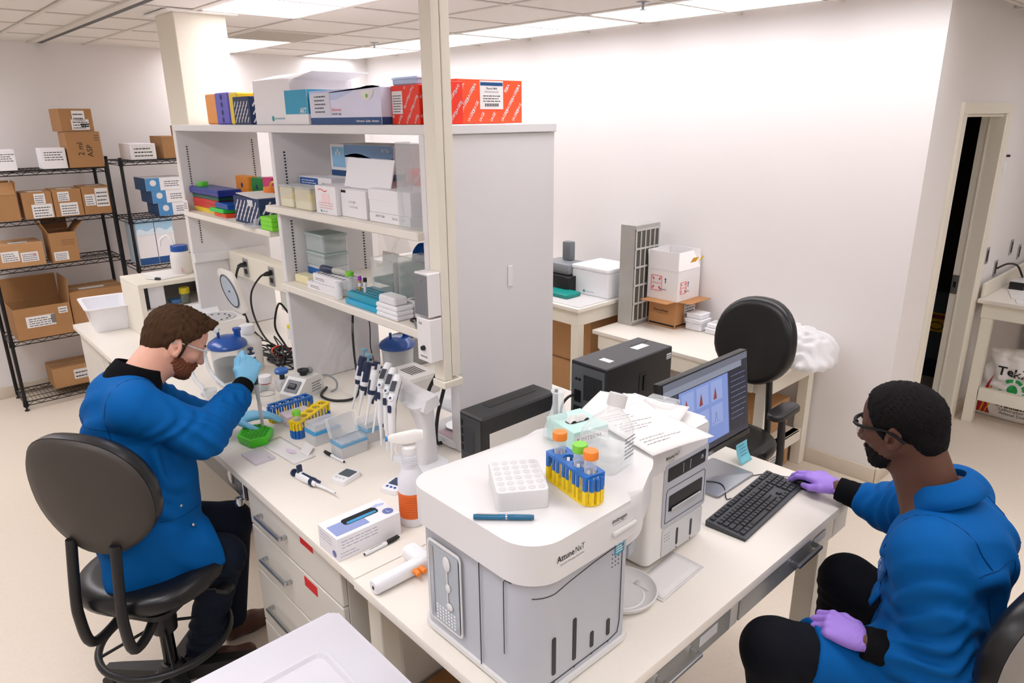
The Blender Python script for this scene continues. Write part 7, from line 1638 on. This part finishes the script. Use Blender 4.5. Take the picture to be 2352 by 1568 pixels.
# ---------------------------------------------------------------- tables along the right wall
t = crate('white_styro_box', 'white polystyrene shipping box on the higher wall table', 'box', 3.735, 4.05, 3.06, 3.40, H, 1.09, mat('f0f0f4', .7, noise=.01), .008); part('lid', B().box((-.16, -.173, .1805), (.16, .173, .21), .008), mat('f3f3f6', .7), t); logo(t, fr(t, 'x', -.05, .03), .010, '2aa5a0', .08)
t = thing('label_printer', 'black desktop instrument with grey block at the panel edge', 'instrument', (3.80, 3.56, H+.0045)); part('base', B().prism(rr(.30, .40, .03, 5), 0, .12, r=.012), m_black, t); part('block', B().box((-.10, -.16, .1205), (.10, .12, .20), .015), mat('8f9499', .35, metal=.3), t); part('column', B().box((.02, -.06, .2005), (.08, .02, .34), .01), mat('6f7478', .4), t)
t = crate('teal_case', 'teal green flat plastic case on the higher wall table', 'case', 3.53, 3.68, 3.26, 3.50, H+.004, H+.035, mat('0b8f84', .4), .006); part('seam', B().box((-.0755, -.1205, .016), (.0755, .1205, .0175)), mat('076058', .5), t)
cable('instrument_cable', 'black cable behind the black instrument on the wall table', [(3.94, 3.50, H+.05), (4.0, 3.46, H+.04), (4.06, 3.44, H+.008), (4.12, 3.50, H+.006)], .005, m_cord)
t = thing('filter_tower', 'tall grey metal tower of window-like filter cells on the low table', 'filter', (3.775, 2.87, .7506)); m_gal = mat('b5b4b0', .45, metal=.35, noise=.08, ns=14)
b = B(); b.box((0, 0, 0), (.27, .125, .02)); b.box((0, 0, .02), (.27, .008, .67)) if 0 else None; b.box((0, .004, .02), (.27, .125, .665)); b.box((0, 0, .665), (.27, .125, .69)); part('body', b, m_gal, t)
fr_ = part('cell_frame', B().box((0, -.001, .0205), (.27, .0035, .032)), m_gal, t)
for r in range(5):
    z0 = .035+.126*r; 
    for c in range(5):
        x0 = .012+.050*c; part('cell', B().box((x0, -.0012, z0), (x0+.038, .0038, z0+.108)), mat('55544f', .6, noise=.1), t)
b = B()
for r in range(6): b.box((0, -.006, .024+.126*r), (.27, -.0013, .036+.126*r))
for c in range(6): b.box((.0 if c == 0 else .002+.050*c, -.0055, .036), (.012+.05*c if c else .012, -.0013, .665))
part('grille_bars', b, mat('c9c6c0', .5), t)
t = carton('cardboard_box', 'brown carton with black lettering under the white shipping box', 3.914, 4.165, 2.615, 2.835, .751, .94, {'s': 178, 'w': 178}, m=mat('b98555', .8, noise=.04, ns=14)); text(t, 'ThermoFisher', .024, fr(t, 'x', -.01, .115, .0008), m_inkk, width=.125, bold=.012); text(t, 'SCIENTIFIC', .010, fr(t, 'x', .0, .095, .0008), m_ink, width=.09)
for s in ('x', 'y'): w_, d_, h_ = DIM[t.name]; b = B(); rect(b, fr(t, s, 0, .018, .0008), (d_ if s == 'x' else w_)*.94, .012); part('black_stripe', b, m_inkk, t)
sh = sticker(t, fr(t, 'y', .04, .10, .001), .13, .15, 6); b = B(); rect(b, fr(t, 'y', .04, .162, .0022), .12, .016); part('dark_red_band', b, mat('4a1c22', .6), sh)
t = carton('shipping_box', 'white FRAGILE shipping box with raised flaps on the brown carton', 3.90, 4.155, 2.60, 2.845, .9445, 1.15, {'w': 90, 's': 60, 'n': 95, 'e': 88}, m=mat('efecec', .7, noise=.01)); 
for o in t.children:
    if o.name.startswith('flap') and len(o.data.polygons): pass
b = B(); b.box((-.121, -.116, .008), (.121, .116, .012)); part('liner', b, m_label, t)
def fragile(t, F, s=.085):
    b = B(); G = F
    for (x0, y0), (x1, y1) in (((-1, -1), (1, -1)), ((1, -1), (1, 1)), ((1, 1), (-1, 1)), ((-1, 1), (-1, -1))):
        P = [G @ Vector((x*s*.5, y*s*.6, 0)) for x, y in ((x0, y0), (x1, y1))]; b.tube(P, .0016, 5)
    for sx in (-1, 1):
        for sy in (-1, 1): b.poly([G @ Vector((sx*s*.47, sy*s*.57, .0006)), G @ Vector((sx*s*.30, sy*s*.22, .0006)), G @ Vector((sx*s*.18, sy*s*.32, .0006))])
    o = part('red_stamp', b, mat('e3342c', .6), t); b = B(); write(b, 'FRAGILE', .017, G @ Matrix.Translation((0, 0, .0006)), 0, 0, s*.85); part('lettering', b, mat('e8645c', .6), o)
    b = B(); H_ = G @ Matrix.Translation((s*.85, s*.3, .0006)); b.poly([H_ @ Vector(c) for c in ((-.003, -.02, 0), (.003, -.02, 0), (.003, .004, 0), (.009, .004, 0), (0, .018, 0), (-.009, .004, 0), (-.003, .004, 0))]); part('arrow_mark', b, mat('1c3a6a', .6), t); b = B(); write(b, 'PERISHABLE', .012, G @ Matrix.Translation((s*.62, -s*.45, .0006)), .01, 0, .06); part('lettering', b, m_deep, t)
fragile(t, fr(t, 'x', -.05, .11, .001)); fragile(t, fr(t, 'y', -.065, .09, .001), .065)
part('orange_label', B(fm((1, 0, 0), (0, -.5, .866), (-.03, -.175, .285))).box((-.035, -.02, 0), (.03, .02, .001)), mat('f3b21e', .6), t); part('orange_label', B(fm((1, 0, 0), (0, -.5, .866), (.045, -.178, .285))).box((-.012, -.02, 0), (.012, .02, .001)), mat('f0c83a', .6), t)
for x0, x1, y0, y1, z0, z1, lb in ((3.985, 4.10, 2.46, 2.58, .7505, .80, 'bottom white lidded tub beside the brown carton on the low table'), (3.98, 4.105, 2.455, 2.585, .8005, .83, 'middle white lidded tub in the stack beside the brown carton'), (3.99, 4.10, 2.465, 2.58, .8305, .868, 'top white tub with bluish lid in the stack on the low table'), (3.99, 4.11, 2.29, 2.43, .7505, .79, 'lower white tray box at the right of the tub stack'), (3.995, 4.105, 2.30, 2.42, .7905, .822, 'upper open white tray box at the right of the tub stack')):
    t = crate('white_tub', lb, 'tub', x0, x1, y0, y1, z0, z1, mat('eeeef2', .45), .006); w_, d_, h_ = DIM[t.name]
    if 'upper' in lb: part('hollow', slab(B(), fr(t, 't', 0, 0), w_*.7, d_*.7, .0006), mat('c9c6c4', .6), t)
    else: part('lid_rim', B().box((-w_/2-.003, -d_/2-.003, h_-.010), (w_/2+.003, d_/2+.003, h_-.004), .001, 1), mat('e6e8ee', .4), t)
t = thing('bubble_bag', 'large white translucent plastic bag heaped on the low table end', 'bag', (3.87, 1.86, .7506)); g = Sdf((-.36, -.40, -.12), (.30, .36, .26), .012); g.ell((0, .02, .07), (.20, .21, .075), k=.08); g.ell((.07, -.10, .09), (.17, .22, .10), k=.08); g.ell((-.06, .08, .05), (.17, .13, .07), k=.06); g.ell((.0, -.24, .03), (.18, .09, .05), k=.06); g.plane((0, 0, 0), (0, 0, -1), .01)
for ph in range(5): g.fold((.05*ph-.1, .08*ph-.16, .1), .22, (math.cos(ph*1.3), math.sin(ph*1.3), .4), .07+.01*ph, .007, (math.sin(ph), 1, .3), 1, ph)
part('film', g.mesh('film'), mat('eeedee', .25, noise=.02, alpha=.6), t)
for x0, x1, y0, y1, z0, z1, lb in ((3.66, 4.10, 3.16, 3.70, .005, .40, 'lower large brown carton under the higher wall table'), (3.68, 4.10, 3.16, 3.68, .405, .76, 'upper large brown carton under the higher wall table'), (3.88, 4.10, 2.96, 3.10, .28, .54, 'small grey-brown box pair between the two wall tables'), (3.70, 4.08, 1.84, 2.3, .255, .44, 'brown carton resting on the low table rail behind the chair'), (3.68, 4.05, 1.80, 2.2, .003, .19, 'brown carton with white label on the floor under the low table')):
    t = carton('cardboard_box', lb, x0, x1, y0, y1, z0, z1, m=m_card2)
    if 'floor under' in lb: sticker(t, fr(t, 'y', .0, .10, .001), .14, .10, 4)
b = B(); b.box((0, 0, 0), (.40, .55, .012)); o = part('under_shelf', b, m_cream, bpy.data.objects['low_side_table'], (.14, .05, .238))
o2 = part('under_shelf', B().box((0, 0, 0), (.25, .25, .012)), m_cream, bpy.data.objects['high_side_table'], (.46, -.09, .265))
# ---------------------------------------------------------------- side table at the right edge
t = thing('feed_bag', 'white and red sack of animal diet standing under the side table', 'sack', (5.90, .98, .0))
g = Sdf((-.26, -.36, -.02), (.26, .36, .56), .010); g.ell((0, 0, .16), (.15, .27, .17), k=.06); g.ell((0, 0, .33), (.12, .24, .18), k=.06); g.cap((0, -.22, .06), (0, .22, .06), .09, k=.05); g.cap((0, -.19, .44), (0, .20, .48), .035, .03, k=.06); g.plane((0, 0, 0), (0, 0, -1), .01)
for ph in range(4): g.fold((-.08, .1*ph-.15, .35), .2, (.2, math.cos(ph*1.7), math.sin(ph*1.7)), .09, .007, (0, .5, 1), 1, ph)
sk = g.mesh('sack'); red = mat('b81c30', .5); yel = mat('f0a81e', .5); sk.materials.append(mat('efeae6', .55, noise=.02))
part('sack', sk, None, t)
def decal(poly, name, m, off=.006):
    """print on the sack front: projected on to its -X face"""
    dg = sk; from mathutils.bvhtree import BVHTree
    bv = decal.bv; b = B()
    vs = []
    for u_, v_ in poly:
        h_ = bv.ray_cast(Vector((-1, u_, v_)), Vector((1, 0, 0)))
        vs.append(b.v(((h_[0].x if h_[0] else -.1)-off, u_, v_)))
    b.face(vs); return b
from mathutils.bvhtree import BVHTree
decal.bv = BVHTree.FromPolygons([v.co for v in sk.vertices], [tuple(p.vertices) for p in sk.polygons])
def strip(f, name, m, n=10, k=6, off=.004):
    b = B(); G = []
    for i in range(n+1):
        row = []
        for j in range(k+1):
            u_, v_ = f(i/n, j/k); h_ = decal.bv.ray_cast(Vector((-1, u_, v_)), Vector((1, 0, 0))); row.append(b.v(((h_[0].x if h_[0] else -.02)-off, u_, v_)))
        G.append(row)
    for i in range(n):
        for j in range(k): b.face([G[i][j], G[i+1][j], G[i+1][j+1], G[i][j+1]])
    return part(name, b, m, t)
strip(lambda u, v: (.245-.04*u-.05*u*u-(.0+.10*(1-u)**1.5)*v, .03+.32*u), 'red_panel', red); strip(lambda u, v: (.215-.05*u-.012*v, .03+.22*u), 'yellow_stripe', yel, off=.007); strip(lambda u, v: (.185-.045*u-.008*v, .03+.14*u), 'yellow_stripe', yel, off=.007)
strip(lambda u, v: (-.12-.12*v*(1-.5*u), .03+.12*u), 'red_panel', red)
def bagtext(s, u0, v0, size, m, bold=.02, width=None):
    b = B(); V, Fc, w_ = glyphs(s, bold); k = size if width is None else width/w_; vs = []
    for v in V:
        u_, v_ = u0-v.x*k, v0+v.y*size; h_ = decal.bv.ray_cast(Vector((-1, u_, v_)), Vector((1, 0, 0))); vs.append(b.v(((h_[0].x if h_[0] else -.1)-.005, u_, v_)))
    for f in Fc: b.face([vs[i] for i in f])
    part('lettering', b, m, t)
bagtext('Teklad', .02, .375, .085, m_inkk, width=.25); bagtext('Irradiated', .0, .135, .05, m_inkk, width=.22); bagtext('Laboratory', .0, .10, .036, m_ink, 0, .17); bagtext('Animal Diet', .0, .066, .036, m_ink, 0, .17)
m_grn = mat('1c9a48', .5)
for k in range(8):
    if k in (0,): continue
    a0 = k*PI/4+.08; strip(lambda u, v, a0=a0: (.03+(.062+.022*v)*math.cos(a0+.62*u), .245+(.062+.022*v)*math.sin(a0+.62*u)), 'green_arc', m_grn, 5, 2)
strip(lambda u, v: (.03+.034*v*math.cos(2*PI*u), .252+.034*v*math.sin(2*PI*u)), 'green_disc', m_grn, 16, 2)
for lb, x, z, n_ in (('upper steel outlet plate on the wall by the doorway', 5.70, 1.19, 'outlet_plate'), ('lower steel outlet plate on the wall behind the side table', 5.985, 1.06, 'outlet_plate'), ('third outlet plate on the wall near the right edge', 6.33, 1.17, 'outlet_plate'), ('fourth outlet plate on the wall at the right edge', 6.60, 1.10, 'outlet_plate')):
    t = thing(n_, lb, 'outlet', (x, YC-.0005, z)); part('plate', B().box((-.035, -.006, -.058), (.035, -.0003, .058), .002, 1), m_steel, t); part('socket', B().box((-.016, -.008, -.04), (.016, -.0062, .04)), m_dark, t)
t = thing('wall_hook', 'small white hook on the wall right of the doorway', 'hook', (5.66, YC-.0005, 1.80)); part('plate', B().box((-.02, -.015, -.05), (.02, -.0003, .03), .003), m_wp, t); part('peg', B().cyl((.05, -.02, .06), (.05, -.0003, .06), .008), m_dark, t)
t = crate('power_adapter', 'small black and white adapter box on the side table', 'adapter', 6.02, 6.20, 1.12, 1.21, H, H+.06, m_black, .004); panel(t, fr(t, 't', 0, 0), .17, .08, mat('d5d5d8', .4), 'top_label')
cable('adapter_cable', 'black cord from the wall outlet to the adapter on the side table', [(5.985, 1.295, 1.06), (6.05, 1.25, 1.09), (6.20, 1.22, 1.06), (6.26, 1.19, .98), (6.18, 1.17, .985)], .007, m_cord)
t = thing('paper_pile', 'white paper sheets lying on the side table', 'paper', (5.90, 1.06, H+.0006), .3); part('sheet', B().box((-.15, -.11, 0), (.15, .11, .006)), m_paper, t); part('tape', B().box((-.30, .05, 0), (-.17, .09, .004)), m_label, t)
t = bottle('blue_bottle', 'blue-capped bottle beside the adapter at the right picture edge', (6.38, 1.08, H+.0006), .05, .15, mat('d9a884', .4), mat('1a6ab0', .4), .6, .05, .04)
# ---------------------------------------------------------------- floor cartons under the desk, wall box
t = carton('cardboard_box', 'brown carton with white label under the front desk edge', 1.04, 1.44, 1.30, 1.645, .003, .29, m=mat('8a6238', .8, noise=.05, ns=14)); sticker(t, fr(t, 'x', .12, .12, .001), .10, .07, 3)
t = carton('cardboard_box', 'lower brown carton in front of the other under the desk', .92, 1.26, .93, 1.285, .003, .24, m=mat('94693c', .8, noise=.05, ns=14)); lab(t, 't', .05, .08, .09, .06)
t = thing('wall_camera', 'small grey wall socket with black eye behind the top shelf', 'socket', (2.63, YB-.0005, 2.25)); part('plate', B().box((-.045, -.012, -.07), (.045, -.0003, .07), .003), m_steel, t); part('eye', B().cyl((0, -.02, -.02), (0, -.0125, -.02), .028), m_black, t)
